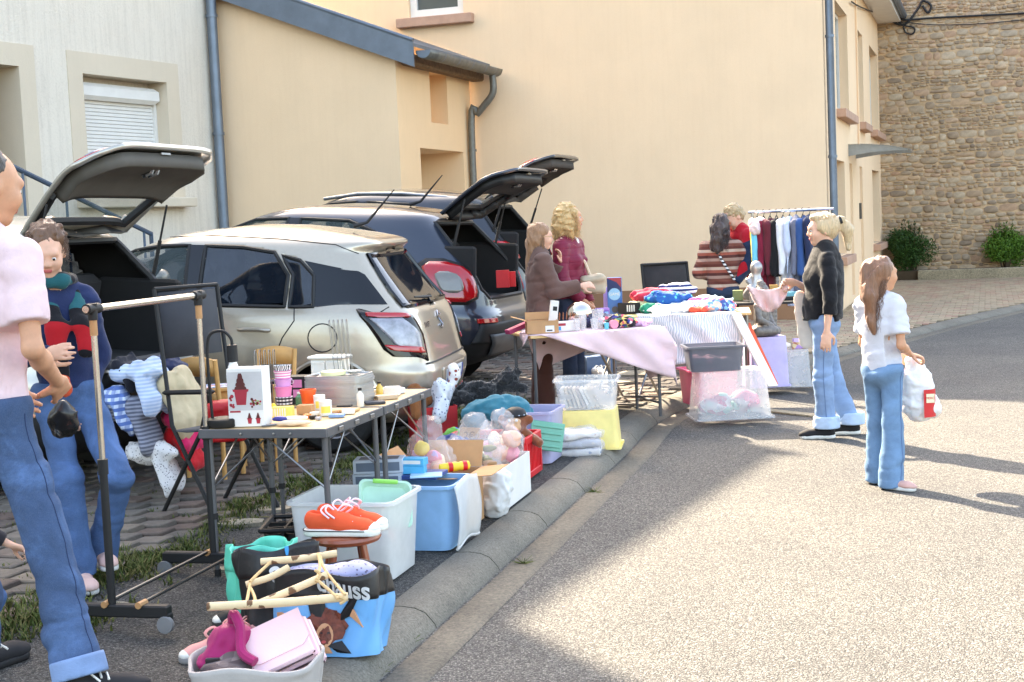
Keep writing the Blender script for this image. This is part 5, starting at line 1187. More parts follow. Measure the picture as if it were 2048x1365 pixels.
for sg in (1, -1):
    c_ = p.hip-UZ*.07+p.l*.085*sg; w_ = .066; pk_ = [c_+p.l*w_+UZ*.075, c_+p.l*w_-UZ*.06, c_-UZ*.095, c_-p.l*w_-UZ*.06, c_-p.l*w_+UZ*.075]
    path_ = [q for a_, b_ in zip(pk_, pk_[1:]+pk_[:1]) for q in line(a_, b_, 8)]; seam(jn, path_, p.f, m_st, .0028, 'pocket_seam'); seam(jn, [q+(c_-q)*.07 for q in path_], p.f, m_st, .0016, 'pocket_seam')
seam(jn, line(p.J['Rhip'], p.J['Rkn'], 24)+line(p.J['Rkn'], p.J['Ran'], 24)[1:], p.l, m_st, .0018, 'side_seam'); seam(jn, line(p.hip-UZ*.02-p.l*.14, p.hip-UZ*.02+p.l*.14, 20), p.f, m_st, .002, 'yoke_seam')
cf = p.J['Ran']+UZ*.03; dn = (p.J['Ran']-p.J['Rkn']).normalized(); sdf_mesh('rolled_cuff', [cap(cf-dn*.03, cf+dn*.03, .092, .094, .01)], .008, denim('denim_inside', (118, 142, 178), 1.2), jn, None, cut=lambda X: np.maximum(np.abs((X-np.array(cf, np.float32)) @ np.array(dn, np.float32))-.035, -1))
# ---- woman with scarf beside the silver car
p = Person(ground(at(182, 1170)), 1.58, -62, 'person in navy sweater and jeans with colourful scarf leaning by the silver car', hips=(-.12, .05), lean=(.0, -.03), width=.9)
p.root.location += Vector((-.1, .1, 0))
p.head(-12, -22, off=(.05, -.03, .0)); p.arm('L', (-.12, .2, -1), (.3, -.36, -.9)); p.arm('R', (.1, -.25, -1), (.7, .4, .1)); p.leg('L', (.02, .12, .06), (.22, .06)); p.leg('R', (.16, -.0), (.04, .0))
p.body(m_skin, hand_opts={'L': dict(d=(.3, -.3, -.9), n=(0, -1, 0), curl=.2)}, brow=(84, 62, 46)); p.top(fabric('navy_knit', (36, 48, 84), folds=.8), hem=.03, sleeve=1.0, girth=1.0, loose=.008, name='sweater', collar=.075, fold=.008, seed=51)
p.trousers(m_jeanb, .022, .045, .06, .007, 1.0, seed=61)
for n in 'LR': p.shoe(n, M('blush_leather', (214, 176, 164), .6), m_sole)
p.hair(hairmat('auburn_brown_hair', (96, 66, 46)), [('e', (-.02, 0, .055), (.098, .088, .085)), ('e', (-.06, 0, .01), (.07, .085, .08)), ('e', (-.1, .0, .03), (.05, .055, .05))], [(.008, 55, 25), (.005, 120, 26)], dict(n=90, len=.12, wave=.012, freq=30, r=.004, spread=.01))
SCARF_P = p
seam(p.root.children[-1] if False else [o for o in bpy.data.objects if o.parent == p.root and o.name.startswith('trousers')][0], line(p.J['Lhip']+p.l*.05, p.J['Lkn'], 20)+line(p.J['Lkn'], p.J['Lan'], 20)[1:], -p.l, m_st, .0028, 'side_seam')
# ---- girl in brown, woman in maroon behind the pink table
p = Person(G0(.24, 12.15), 1.52, 8, 'person with glasses in brown sweatshirt and brown trousers, one hand raised to cheek', lean=(.02, 0))
p.head(0, -4); p.arm('R', (.35, -.1, -.95), (.85, .1, .12)); p.arm('L', (.5, .05, -.9), (.3, -.25, 1))
p.body(m_skin, hand_opts={'L': dict(d=(.0, -.3, 1), n=(-1, -.2, 0), curl=.5), 'R': dict(d=(1, 0, .1), n=(0, .7, -.7), curl=.6)}); p.top(fabric('brown_fleece', (104, 78, 70), folds=.6), hem=-.02, sleeve=.97, girth=1.1, loose=.03, name='sweatshirt', fold=.01, seed=71, sleeve_w=1.2)
p.trousers(fabric('brown_corduroy', (78, 46, 38), (66, 38, 32), 'stripes', 1, folds=.5), .05, .02, .02, .005, 1.0, seed=72)
for n in 'LR': p.shoe(n, M('white_trainer', (222, 220, 216), .6), m_sole)
p.hair(hairmat('light_brown_hair', (142, 104, 74)), [('e', (-.02, 0, .045), (.102, .087, .088)), ('e', (-.05, 0, -.03), (.07, .086, .1)), ('c', (-.06, 0, -.05), (-.06, 0, -.3), .075, .06), ('c', (-.02, -.068, -.02), (-.0, -.075, -.28), .025, .02), ('c', (-.02, .068, -.02), (-.02, .075, -.26), .025, .02)], None, dict(n=160, len=.36, wave=.003, freq=6, r=.005, spread=.0, az=(70, 290)))
gl = MB(); k = p.hk
for sg in (1, -1): gl.tube([p.h(.118, sg*.033+.022*math.cos(t), .0+.019*math.sin(t)) for t in [2*PI*i/16 for i in range(16)]], .0022*k, 5, closed=True); gl.tube([p.h(.117, sg*.055, .004), p.h(.06, sg*.082, .006), p.h(-.0, sg*.084, .0)], .002*k, 5)
gl.tube([p.h(.118, .012, .004), p.h(.12, 0, .006), p.h(.118, -.012, .004)], .002*k, 5); gl.build('glasses', M('gold_frame', (170, 140, 100), .3, .8), p.root, True)
GIRL_P = p
p = Person(G0(.52, 12.5), 1.68, -25, 'person in maroon quilted jacket standing behind the rose table', lean=(0, 0))
p.head(22, 4); p.arm('R', (.05, -.2, -1), (.55, .35, -.7)); p.arm('L', (-.0, .22, -1), (.4, -.2, -.85))
p.body(m_skin2)
def quilt():
    m = fabric('maroon_quilted_nylon', (122, 34, 58), rough=.5, folds=.4, sheen=.3); nt = m.node_tree; b = nt.nodes['Principled BSDF']; wv = N(nt, 'ShaderNodeTexWave'); wv.bands_direction = 'Z'; wv.inputs['Scale'].default_value = 5.2; wv.inputs['Distortion'].default_value = .6; nt.links.new(coords(nt), wv.inputs['Vector'])
    h = ramp(nt, wv.outputs['Fac'], [(0, (0, 0, 0)), (.25, (.8, .8, .8)), (1, (1, 1, 1))]); h2 = math_(nt, 'ADD', h, math_(nt, 'MULTIPLY', noise(nt, coords(nt), 30, 4), .4)); bump(nt, h2, b, .3, .012); b.inputs['Sheen Weight'].default_value = .05; return m
p.top(quilt(), hem=-.03, sleeve=1.0, girth=1.06, loose=.025, name='quilted_jacket', fold=.005, seed=81, bust=.9, sleeve_w=1.1)
sdf_mesh('inner_shirt', [cap(p.neck-UZ*.14+p.f*.075, p.neck-UZ*.02+p.f*.05, .035, .05, .02)], .008, M('white_cotton', (226, 222, 216), .9), p.root)
p.trousers(m_jeand, .02, .02, .05, seed=82)
for n in 'LR': p.shoe(n, M('brown_leather', (120, 84, 66), .6), m_sole)
p.hair(hairmat('blond_curls', (206, 170, 116)), [('e', (-.02, 0, .05), (.108, .1, .09)), ('e', (-.06, 0, -.04), (.09, .115, .11)), ('e', (.0, .085, -.06), (.05, .04, .1)), ('e', (.0, -.085, -.06), (.05, .04, .1)), ('c', (-.05, 0, -.08), (-.05, 0, -.16), .1, .09)], [(.01, 42, 27), (.008, 90, 28)], dict(n=260, len=.27, wave=.028, freq=16, r=.0055, spread=.05, az=(48, 312)))
MB().tube([p.J['Rsh']+UZ*.065+p.f*.0, p.chest+p.f*.135*p.k+p.l*.03, p.hip+p.f*.15+p.l*.2+UZ*.1], .014, 6).build('bag_strap', M('cream_strap', (222, 200, 176), .8), p.root, True)
BAGP = p
# ---- woman in striped knit and bent person in red and navy jacket by the far rack
Yb = 14.6
def far_at(px_, Y): q = atY(px_, 600, Y); return Vector((q.x, q.y, gz(q.x, q.y)))
p = Person(far_at(1446, 15.2), 1.58, 80, 'person in striped brown knit jumper with back turned behind the clothes heap', lean=(.02, 0))
p.head(-10, -12); p.arm('L', (-.05, .3, -.95), (.5, -.6, -.3)); p.arm('R', (.35, -.35, -.85), (.9, -.1, .2)); p.body(m_skin, eyes=False)
p.top(fabric('striped_brown_knit', (128, 76, 64), [(176, 140, 124), (96, 56, 50), (168, 92, 76), (208, 180, 160), (110, 62, 54)], 'multi', 5.5, folds=.7), hem=.0, sleeve=.98, girth=1.05, loose=.025, name='jumper', fold=.009, seed=91, sleeve_w=1.15)
p.trousers(m_jeand, .02, .02, .04, seed=92)
for n in 'LR': p.shoe(n, M('black_canvas', (34, 32, 34), .8), m_sole)
p.hair(hairmat('dark_brown_hair', (62, 44, 40)), [('e', (-.02, 0, .045), (.102, .09, .09)), ('e', (-.05, 0, -.03), (.08, .095, .1)), ('c', (-.06, .01, -.06), (-.075, .03, -.26), .09, .07)], [(.01, 50, 29, (1, 1, .5)), (.005, 120, 30, (1, 1, .4))], dict(n=180, len=.36, wave=.012, freq=10, r=.0055, spread=.02, az=(60, 300)))
rows = [];
MB().tube([p.J['Lsh'].lerp(p.neck, .4)+UZ*.06, p.chest-p.f*.135*p.k-p.l*.0, p.hip-p.f*.14-p.l*.13+UZ*.1], .014, 6).build('bag_strap', fabric('zebra_strap', (232, 228, 224), (40, 36, 40), 'stripes', 26), p.root, True)
p = Person(far_at(1512, 15.5), 1.72, 205, 'person bending over in red and navy jacket beside the far clothes rail', lean=(.3, 0), hips=(-.12, 0))
p.head(0, -40, off=(.06, 0, -.03)); p.arm('L', (.2, .12, -1), (.55, -.1, -.7)); p.arm('R', (.2, -.15, -1), (.5, .2, -.7)); p.body(m_skin, eyes=False)
p.top(fabric('red_navy_shell', (186, 30, 44), [(190, 34, 46), (44, 58, 84), (40, 54, 80)], 'patch', 3.2, folds=.6), hem=-.05, sleeve=.97, girth=1.1, loose=.03, name='jacket', fold=.008, seed=101, sleeve_w=1.15)
p.trousers(fabric('grey_check_trousers', (120, 110, 104), (150, 140, 130), 'check', 22), .02, .02, .03, seed=102)
for n in 'LR': p.shoe(n, M('brown_leather', (120, 84, 66), .6), m_solek)
p.hair(hairmat('ash_blond_hair', (176, 150, 112)), CAPH, [(.006, 60, 33), (.004, 140, 34)])
# ---- woman in black top on the road
p = Person(onroad(atR(1652, 874)), 1.64, 172, 'person in black top and light jeans standing on the road holding pink cloth', width=1.1, lean=(-.03, 0))
p.head(8, -4); p.arm('R', (.08, -.12, -1), (.5, .25, .3)); p.arm('L', (-.02, .3, -1), (.12, .05, -1)); p.leg('L', (.0, .08), (.02, 0)); p.leg('R', (-.2, -.1), (.04, 0))
p.body(m_skin, hand_opts={'R': dict(d=(.9, .2, .1), n=(0, .8, -.6), curl=.9), 'L': dict(curl=.3)}, brow=(150, 120, 90)); p.top(fabric('black_jersey', (24, 23, 26), folds=.7), hem=.03, sleeve=.74, girth=1.16, loose=.018, name='black_top', fold=.007, seed=111, bust=1.1, belly=.75, depth=.72)
sdf_mesh('white_undershirt', [cap(p.neck-UZ*.12+p.f*.09, p.neck-UZ*.04+p.f*.055, .035, .04, .02)], .008, M('white_cotton', (226, 222, 216), .9), p.root)
tr = p.trousers(m_jeanl, .03, .045, .1, .007, 1.06, seed=112, thigh=1.06); seam(tr, line(p.J['Lhip'], p.J['Lkn'], 20)+line(p.J['Lkn'], p.J['Lan'], 20)[1:], -p.l, M('pale_seam', (92, 116, 150), .9), .003, 'side_seam')
for n in 'LR':
    c_ = p.J[n+'an']+UZ*.035; sdf_mesh('rolled_cuff', [cap(c_-UZ*.012, c_+UZ*.05, .099, .097, .01)], .009, denim('pale_cuff', (176, 196, 220), 1.15), tr, [(.003, 40, 9)], cut=lambda X: np.maximum(X[..., 2]-c_.z-.06, c_.z-.03-X[..., 2]))
    p.shoe(n, M('black_suede', (30, 28, 30), .85), m_sole)
p.hair(hairmat('pale_blond_hair', (216, 188, 148)), [('e', (-.022, 0, .045), (.1, .083, .086)), ('e', (-.05, 0, .005), (.075, .08, .085)), ('e', (.055, 0, .1), (.035, .055, .022)), ('e', (.0, .074, .015), (.055, .016, .05)), ('e', (.0, -.074, .015), (.055, .016, .05)), ('e', (-.13, 0, .05), (.03, .03, .03)), ('c', (-.15, 0, .055), (-.185, .0, -.02), .03, .042), ('c', (-.185, 0, -.02), (-.18, 0, -.16), .042, .02)], [(.004, 80, 35, (1, 1, .3)), (.0025, 170, 36, (1, 1, .25))], dict(n=110, len=.09, wave=.003, freq=6, r=.004, spread=-.01, az=(40, 320), gather=.2))
MB().lathe([(.03, -.014), (.04, -.01), (.04, .01), (.03, .014)], p.h(-.135, 0, .052), 12, rotm(0, R(70), 0), caps=False).build('hair_tie', m_ink, p.root, True)
LADY = p
# ---- girl with the carrier bag
p = Person(onroad(atR(1770, 972)), 1.37, 38, 'person in white blouse and wide jeans carrying a plastic bag', lean=(0, 0), width=.92)
p.head(-18, 0); p.arm('R', (-.1, -.16, -1), (.72, .28, -.3)); p.arm('L', (.1, .15, -1), (.6, -.3, -.3)); p.leg('L', (.03, .08)); p.leg('R', (-.07, -.1))
p.body(m_skin2, hand_opts={'R': dict(d=(.5, -.85, -.3), n=(0, -.2, -1), curl=1.1)}); p.top(fabric('white_blouse', (232, 228, 224), (206, 204, 210), 'stripes', .8, folds=.8), hem=.0, sleeve=.36, girth=1.1, loose=.022, name='blouse', fold=.011, seed=121, sleeve_w=1.05)
tr = p.trousers(denim('pale_blue_denim', (102, 134, 166), 1.35), .042, .03, .015, .007, .98, seed=122, thigh=.96); seam(tr, line(p.J['Rhip'], p.J['Rkn'], 20)+line(p.J['Rkn'], p.J['Ran'], 20)[1:], p.l, M('pale_seam', (92, 116, 150), .9), .003, 'side_seam')
for n in 'LR': p.shoe(n, M('dusty_pink_shoe', (206, 160, 148), .7), m_sole, toe=(.1, -1))
p.hair(hairmat('chestnut_hair', (124, 84, 60)), [('e', (-.02, 0, .045), (.104, .09, .09)), ('e', (-.05, 0, .0), (.085, .09, .09)), ('e', (-.08, 0, .075), (.04, .04, .035)), ('c', (-.1, 0, .04), (-.14, -.03, -.16), .065, .06), ('c', (-.14, -.03, -.16), (-.13, -.07, -.42), .06, .02), ('c', (-.08, .05, -.05), (-.11, .06, -.2), .04, .015)], [(.006, 45, 37, (1, 1, .4)), (.004, 120, 38, (1, 1, .25))], dict(n=230, len=.46, wave=.022, freq=8, r=.005, spread=.03, az=(100, 260), pull=(-.05, -.04), gather=.35))
BAGGIRL = p
# ---- crouching child almost hidden behind the tall man
p = Person(ground(at(-120, 1266)), 1.15, -50, 'person in denim crouching behind the pink T-shirt, only a fist showing', hips=(-.1, 0, -.36))
p.head(0, -10); p.arm('L', (.2, .35, -1), (.35, .75, -.5)); p.leg('L', (.02, .1), (.26, .06)); p.leg('R', (.02, -.1), (.26, -.06)); p.body(m_skin, hand_opts={'L': dict(d=(.3, .9, -.45), n=(.3, -.5, -.8), curl=1.3)}); p.top(fabric('dark_jersey', (44, 40, 44)), hem=0, sleeve=.9, name='t_shirt'); p.trousers(m_jeanb, .02, .03, .03)
for n in 'LR': p.shoe(n, M('black_canvas', (34, 32, 34), .8), m_sole)
p.hair(hairmat('short_brown_hair', (58, 44, 34)), CAPH)
# ================================================================ THINGS FOR SALE
KA = math.atan2(KD.y, KD.x)-PI/2         # turn that lines a thing up with the kerb (its y axis runs along the kerb)
def G(x, y, dz=0): return Vector((x, y, gz(x, y)+dz))
def openbox(mb, L_, W_, H_, t=.004, taper=.06, z0=0, lip=0, rad=.0):
    """open-topped container: walls with thickness, floor, optional outward lip"""
    def ring(z, k, ins):
        a, b = L_/2*k-ins, W_/2*k-ins; c = min(rad, a*.6, b*.6)
        if c <= 0: return [(-a, -b, z), (a, -b, z), (a, b, z), (-a, b, z)]
        o = []
        for sx, sy, st in ((-1, -1, PI), (1, -1, 1.5*PI), (1, 1, 0), (-1, 1, .5*PI)):
            for i in range(4): t_ = st+PI/2*i/3; o.append((sx*(a-c)+c*math.cos(t_), sy*(b-c)+c*math.sin(t_), z))
        return o
    k0 = 1-taper; rs = [ring(z0, k0, 0), ring(z0+H_, 1, 0)]
    if lip: rs += [ring(z0+H_-.012, 1, -lip), ring(z0+H_+.004, 1, -lip), ring(z0+H_+.004, 1, t)]
    else: rs += [ring(z0+H_, 1, t)]
    rs += [ring(z0+t, k0, t)]; n = len(rs[0]); vs = [v for r in rs for v in r]; fs = []
    for i in range(len(rs)-1): fs += [(i*n+j, i*n+(j+1) % n, (i+1)*n+(j+1) % n, (i+1)*n+j) for j in range(n)]
    fs += [tuple(range(n)), tuple((len(rs)-1)*n+j for j in range(n-1, -1, -1))]; mb.add(vs, fs); return mb
def container(name, label, cat, loc, L_, W_, H_, rotz, mat, taper=.08, lip=.012, rad=.03, flip=False, group=None, ribs=0):
    e = empty(name, loc, rotz, label, cat, group); mb = openbox(MB(), L_, W_, H_, .004, taper, 0, lip, rad)
    if flip: mb.v = [(x, -y, H_-z+.004) for x, y, z in mb.v]
    mb.build('shell', mat, e, 30)
    for i in range(ribs):
        z = H_*(.25+.5*i/max(1, ribs-1)) if ribs > 1 else H_*.5
        k = 1-taper*(1-z/H_); MB().box((0, -W_/2*k, z), (L_*.8*k, .006, .012), None, .002).build('rib', mat, e)
    return e
def lump(name, label, cat, loc, r, mat, seed, amp=.012, sc=30, res=None, group=None, prims=None, stretch=None, parent=None, cut=True):
    """crumpled cloth or soft thing"""
    pr = prims or [ell((0, 0, r[2]*.8), r, None, .02)]; res = res or max(.006, min(r)*.11)
    o = sdf_mesh(name, pr, res, mat, parent, [(amp, sc, seed, stretch or (1, 1, .8)), (amp*.5, sc*2.3, seed+50), (amp*.3, sc*4.5, seed+51)], cut=(lambda X: -X[..., 2]) if cut else None); o.location = loc; return tag(o, label, cat, group) if label else o
def boxthing(name, label, cat, loc, sz, rotz, mat, bev=.002, group=None, tilt=0):
    e = empty(name, loc, rotz, label, cat, group); e.rotation_euler = (tilt, 0, rotz); MB().box((0, 0, sz[2]/2), sz, None, bev).build('carton', mat, e); return e
def decal(parent, pts, mat, name='print'):
    """flat printed area given by 3-D points"""
    return MB().add(pts, [tuple(range(len(pts)))]).build(name, mat, parent, fix=False)
def rect_front(e, x0, x1, z0, z1, y, mat, name='print'): return decal(e, [(x0, y, z0), (x1, y, z0), (x1, y, z1), (x0, y, z1)], mat, name)
m_card = M('brown_card', (190, 146, 104), .9, var=.08, vs=10, bmp=.15, bs=300); m_cardw = M('white_card', (226, 222, 216), .8, var=.05); m_clearbin = glassy('clear_polypropylene', (226, 228, 230), .3, .3, .4); m_frost = glassy('frosted_polypropylene', (234, 234, 232), .55, .35, .4); m_lilac = glassy('lilac_polypropylene', (192, 190, 222), .7, .3, .4); m_bluebin = M('pale_blue_plastic', (132, 176, 216), .4, spec=.4); m_yellow = M('lemon_plastic', (244, 222, 142), .45, sss=.1); m_pinkbin = M('pink_plastic', (224, 96, 128), .45); m_greylid = glassy('grey_polypropylene', (110, 112, 122), .75, .3); m_mint = glassy('mint_plastic', (188, 228, 204), .75, .3); m_teallid = glassy('teal_lid', (112, 186, 158), .85, .3); m_lime = M('lime_clip', (130, 200, 90), .4)
m_redpl = M('red_plastic', (212, 30, 40), .4); m_black = M('matt_black', (28, 27, 27), .6); m_steel = M('steel_tube', (150, 148, 146), .3, .9); m_greytube = M('grey_powder_coat', (92, 92, 94), .45, .3); m_darktube = M('dark_tube', (58, 58, 60), .45, .4); m_pine = M('pine_top', (214, 176, 124), .5, var=.12, vs=5); m_beech = M('beech_wood', (208, 156, 94), .5, var=.15, vs=7); m_stool = M('mahogany_stool', (150, 72, 44), .3, var=.2, vs=8, coat=.4); m_white = M('white_paint', (228, 224, 214), .5, var=.05)
m_pinkcloth = fabric('rose_tablecloth', (236, 204, 208), folds=.35, var=.05); m_orange = M('orange_canvas', (226, 84, 46), .85); m_rubberw = M('shoe_rubber', (228, 224, 214), .55)
# ---- camping tables
TF = Vector((-.835, 6.33)); TT = Vector((.262, .965)); TW = Vector((-.965, .262)); TZ = .70; TLn = .735; TWd = .62; TA = math.atan2(TT.y, TT.x)-PI/2
def camp_table(o2, label):
    c = o2+TT*TLn/2+TW*TWd/2; e = empty('camping_table', G(c.x, c.y), TA, label, 'table', 'folding camping tables')
    hw, hl = TWd/2, TLn/2; MB().box((0, 0, TZ-.012), (TWd-.02, TLn-.01, .016), None, .004).build('table_top', m_pine, e)
    fr = MB()
    for y in (-hl+.006, hl-.006): fr.box((0, y, TZ-.022), (TWd, .01, .042), None, .003)
    for x in (-hw+.004, hw-.004): fr.box((x, 0, TZ-.022), (.01, TLn-.022, .042), None, .003)
    f = fr.build('edge_frame', m_greytube, e)
    for x, y in ((-.1, -hl), (.06, -hl), (.14, -hl)): MB().lathe([(.006, 0), (.006, .004), (0, .005)], (x, y-.0005, TZ-.022), 8, rotm(PI/2, 0, 0)).build('rivet', m_steel, f)
    for y in (-.2, 0, .2): MB().box((hw+.004, y, TZ-.022), (.006, .05, .02), None, .002).build('hinge_clip', m_steel, f)
    for sx in (-1, 1):
        for sy in (-1, 1):
            x, y = sx*(hw-.03), sy*(hl-.05); g0 = gz(e.location.x, e.location.y); wx = e.location.x+x*math.cos(TA)-y*math.sin(TA); wy = e.location.y+x*math.sin(TA)+y*math.cos(TA); zb = gz(wx, wy)-g0
            lg = MB().tube([(x, y, TZ-.04), (x, y, TZ*.42)], .014, 10).tube([(x, y, TZ*.42), (x, y, zb+.01)], .011, 10).build('leg', m_greytube, e, True); MB().tube([(x, y, TZ*.44), (x, y, TZ*.4)], .0175, 10).build('leg_collar', m_black, lg, True); MB().tube([(x, y, zb+.03), (x, y, zb+.001)], .015, 10).build('foot_cap', m_black, lg, True)
        MB().tube([(sx*(hw-.03), -hl+.05, TZ*.62), (sx*(hw-.03)-sx*.02, -.02, TZ-.045)], .005, 6).build('brace', m_steel, e); MB().tube([(sx*(hw-.03), hl-.05, TZ*.62), (sx*(hw-.03)-sx*.02, .02, TZ-.045)], .005, 6).build('brace', m_steel, e)
    for sy in (-1, 1): MB().tube([(-hw+.03, sy*(hl-.05), TZ*.6), (0, sy*(hl-.05), TZ-.045), (hw-.03, sy*(hl-.05), TZ*.6)], .005, 6).build('brace', m_steel, e)
    return e
camp_table(TF, 'folding camping table with pine top nearest the garment rack'); camp_table(TF+TT*(TLn+.015), 'folding camping table with pine top nearest the beige car')
def T(u, v, dz=0):
    """on the table: u along it from the near end, v across from the kerb side"""
    q = TF+TT*u+TW*v; c = TF+TT*(TLn/2 if u < TLn else TLn*1.5)+TW*TWd/2; return Vector((q.x, q.y, gz(c.x, c.y)+TZ+.003+dz-.004))
def Tp(px_, py_):
    q = at(px_, py_, TZ); u = (q.xy-TF).dot(TT); v = (q.xy-TF).dot(TW); return T(min(1.3, max(.03, u)), min(.58, max(.03, v)))
# lamp
l = T(.1, .54); e = empty('table_lamp', l, 0, 'black gooseneck table lamp with bare white bulb', 'lamp')
MB().lathe([(.07, 0), (.075, .006), (.075, .034), (.068, .04), (0, .041)], n=28).build('lamp_base', m_black, e, 40)
MB().tube(catmull([Vector(q) for q in ((-.05, 0, .03), (-.05, 0, .03), (-.055, 0, .2), (-.055, 0, .36), (-.035, 0, .425), (.02, 0, .435), (.055, 0, .4), (.058, 0, .36), (.058, 0, .36))], 6), .007, 8).build('stem', m_black, e, True)
MB().lathe([(.006, .375), (.024, .37), (.025, .295), (.02, .293)], (.058, 0, 0), 20).build('socket', m_black, e, 40)
MB().lathe([(.017, .295), (.02, .28), (.033, .245), (.035, .225), (.028, .205), (.014, .193), (0, .19)], (.058, 0, 0), 20).build('bulb', M('opal_glass', (246, 244, 240), .25), e, True)
# chocolate fountain carton
l = T(.09, .41); e = boxthing('fountain_box', 'white carton printed with a dark red chocolate fountain', 'box', l+Vector((0, .05, 0)), (.165, .12, .265), R(-8), m_cardw)
y = -.0606; m_pg = M('print_grey', (196, 192, 190), .6); m_choc = M('print_brown', (92, 36, 34), .6); m_cher = M('print_red', (168, 44, 58), .6)
rect_front(e, -.0815, .0815, .075, .25, y, m_pg); yy = y-.0004
def blob_print(e, cx, cz, pts, k, y, mat): decal(e, [(cx+a*k, y, cz+b*k) for a, b in pts], mat)
for cx, cz, k in ((-.02, .1, 1), (.015, .014, .34), (.055, .014, .34)):
    blob_print(e, cx, cz, [(-.022, 0), (.022, 0), (.03, .06), (-.03, .06)], k, yy, m_cher); blob_print(e, cx, cz+.06*k, [(-.036, 0), (.036, 0), (.038, .012), (-.038, .012)], k, yy-.0002, m_cher)
    for i in range(4): w_ = .03-.006*i; blob_print(e, cx, cz+(.07+.018*i)*k, [(-w_, 0), (w_, 0), (w_*.85, .012), (w_*.5, .02), (-w_*.5, .02), (-w_*.85, .012)], k, yy-.0004, m_choc)
for i in range(16): blob_print(e, random.uniform(.025, .075), random.uniform(.09, .125), [(math.cos(t), math.sin(t)) for t in [PI/3*j for j in range(6)]], random.uniform(.004, .008), yy-.0003, random.choice([m_choc, m_cher, M('print_green', (150, 170, 90), .6)]))
for i in range(8): blob_print(e, random.uniform(-.075, -.055), random.uniform(.09, .14), [(math.cos(t), math.sin(t)) for t in [PI/3*j for j in range(6)]], random.uniform(.005, .01), yy-.0003, m_cher)
blob_print(e, -.05, .07, [(-.025, -.004), (.025, -.004), (.025, .004), (-.025, .004)], 1, yy, m_cher)
# wire racks
def wire_rack(u, v, h, lean, label):
    e = empty('wire_rack', T(u, v), TA+.3, label, 'rack', 'tall wire racks on the camping tables')
    for i in range(5):
        x = -.045+.0225*i
        for y_ in (-.035, .035): MB().tube([(x, y_, 0), (x+lean*h, y_, h-.012), (x+lean*h*1.02, y_*.6, h)], .0022, 5).build('wire', m_steel, e, True)
        MB().tube([(x+lean*h*1.02, -.021, h), (x+lean*h*1.02, .021, h)], .0022, 5).build('wire', m_steel, e, True)
    for z in (.01, h*.5): MB().tube([(x_+lean*z, y_, z) for x_, y_ in ((-.05, -.037), (.05, -.037), (.05, .037), (-.05, .037))], .0022, 5, closed=True).build('tie_wire', m_steel, e, True)
wire_rack(.62, .56, .3, 0, 'tall wire rack standing straight behind the fountain carton'); wire_rack(1.22, .38, .4, -.07, 'taller leaning wire rack beside the white toy cabinet')
# stacked paper tubs
m_t = [M('tub_pink', (226, 130, 176), .5), M('tub_white', (232, 228, 226), .5), M('tub_mauve', (206, 150, 206), .5), M('tub_black', (40, 38, 44), .5)]
def lath(name, label, cat, loc, prof, mat, n=20, group=None, smooth=35, rot=0): 
    o = MB().lathe(prof, n=n).build(name, mat, None, smooth); o.location = loc; o.rotation_euler = (0, 0, rot); return tag(o, label, cat, group)
l = T(.62, .47); zz = 0
for i, (h, mt, nm) in enumerate(((.07, fabric('checker_tub', (232, 228, 226), (40, 38, 44), 'check', 60), 'lowest tub of the stack, white with black checks'), (.05, m_t[0], 'pink paper tub in the stack beside the fountain carton'), (.035, m_t[2], 'mauve paper tub in the stack beside the fountain carton'), (.04, fabric('striped_tub', (226, 130, 176), (240, 230, 236), 'stripes', 80), 'pink striped tub near the top of the stack'), (.025, fabric('zebra_tub', (236, 234, 232), (36, 34, 40), 'zebra', 40), 'black and white striped tub on top of the stack'))):
    lath('paper_tub', nm, 'tub', l+UZ*zz, [(.036, 0), (.041, h*.9), (.044, h*.9), (.044, h), (.036, h), (.034, .004), (0, .004)], mt, 24, 'stack of paper tubs'); zz += h+.001
# black and pink carton, toy cabinet
l = T(.92, .5); e = boxthing('appliance_box', 'black carton with pink panels behind the paper tubs', 'box', l, (.15, .11, .14), R(-14), m_black)
for z in (.035, .085): rect_front(e, -.03, .02, z, z+.04, -.0557, m_t[0])
rect_front(e, .035, .07, .02, .12, -.0557, M('print_grey', (196, 192, 190), .6)); lettering('PRO', .03, m_cardw, e, (-.05, -.056, .115), (1, 0, 0), (0, 0, 1))
l = T(1.28, .49); e = empty('toy_cabinet', l, R(-20), 'small white wooden toy cabinet with two panelled doors', 'cabinet')
MB().box((0, 0, .095), (.18, .1, .19), None, .002).build('case', m_white, e); MB().box((0, -.002, .2), (.21, .125, .018), None, .006).build('cabinet_top', m_white, e)
for sx in (-1, 1):
    d = MB().box((sx*.043, -.054, .1), (.08, .008, .165), None, .002).build('door', m_white, e); fr = MB()
    for dx in (-.033, .033): fr.box((sx*.043+dx, -.0595, .1), (.012, .004, .16), None, .001)
    for dz in (.026, .174): fr.box((sx*.043, -.0597, dz), (.052, .0036, .012), None, .001)
    fr.build('door_frame', m_white, d); MB().lathe([(.004, 0), (.005, .006), (0, .009)], (sx*.008, -.059, .1), 8, rotm(PI/2, 0, 0)).build('knob', m_white, d)
# orange bucket
l = T(.66, .36); e = empty('orange_bucket', l, 0, 'translucent orange plastic cup beside the tray stack', 'cup'); MB().lathe([(.028, 0), (.038, .085), (.041, .085), (.041, .1), (.036, .1), (.026, .004), (0, .004)], n=20).build('cup_wall', M('orange_plastic', (236, 96, 40), .35, sss=.2), e, 35)
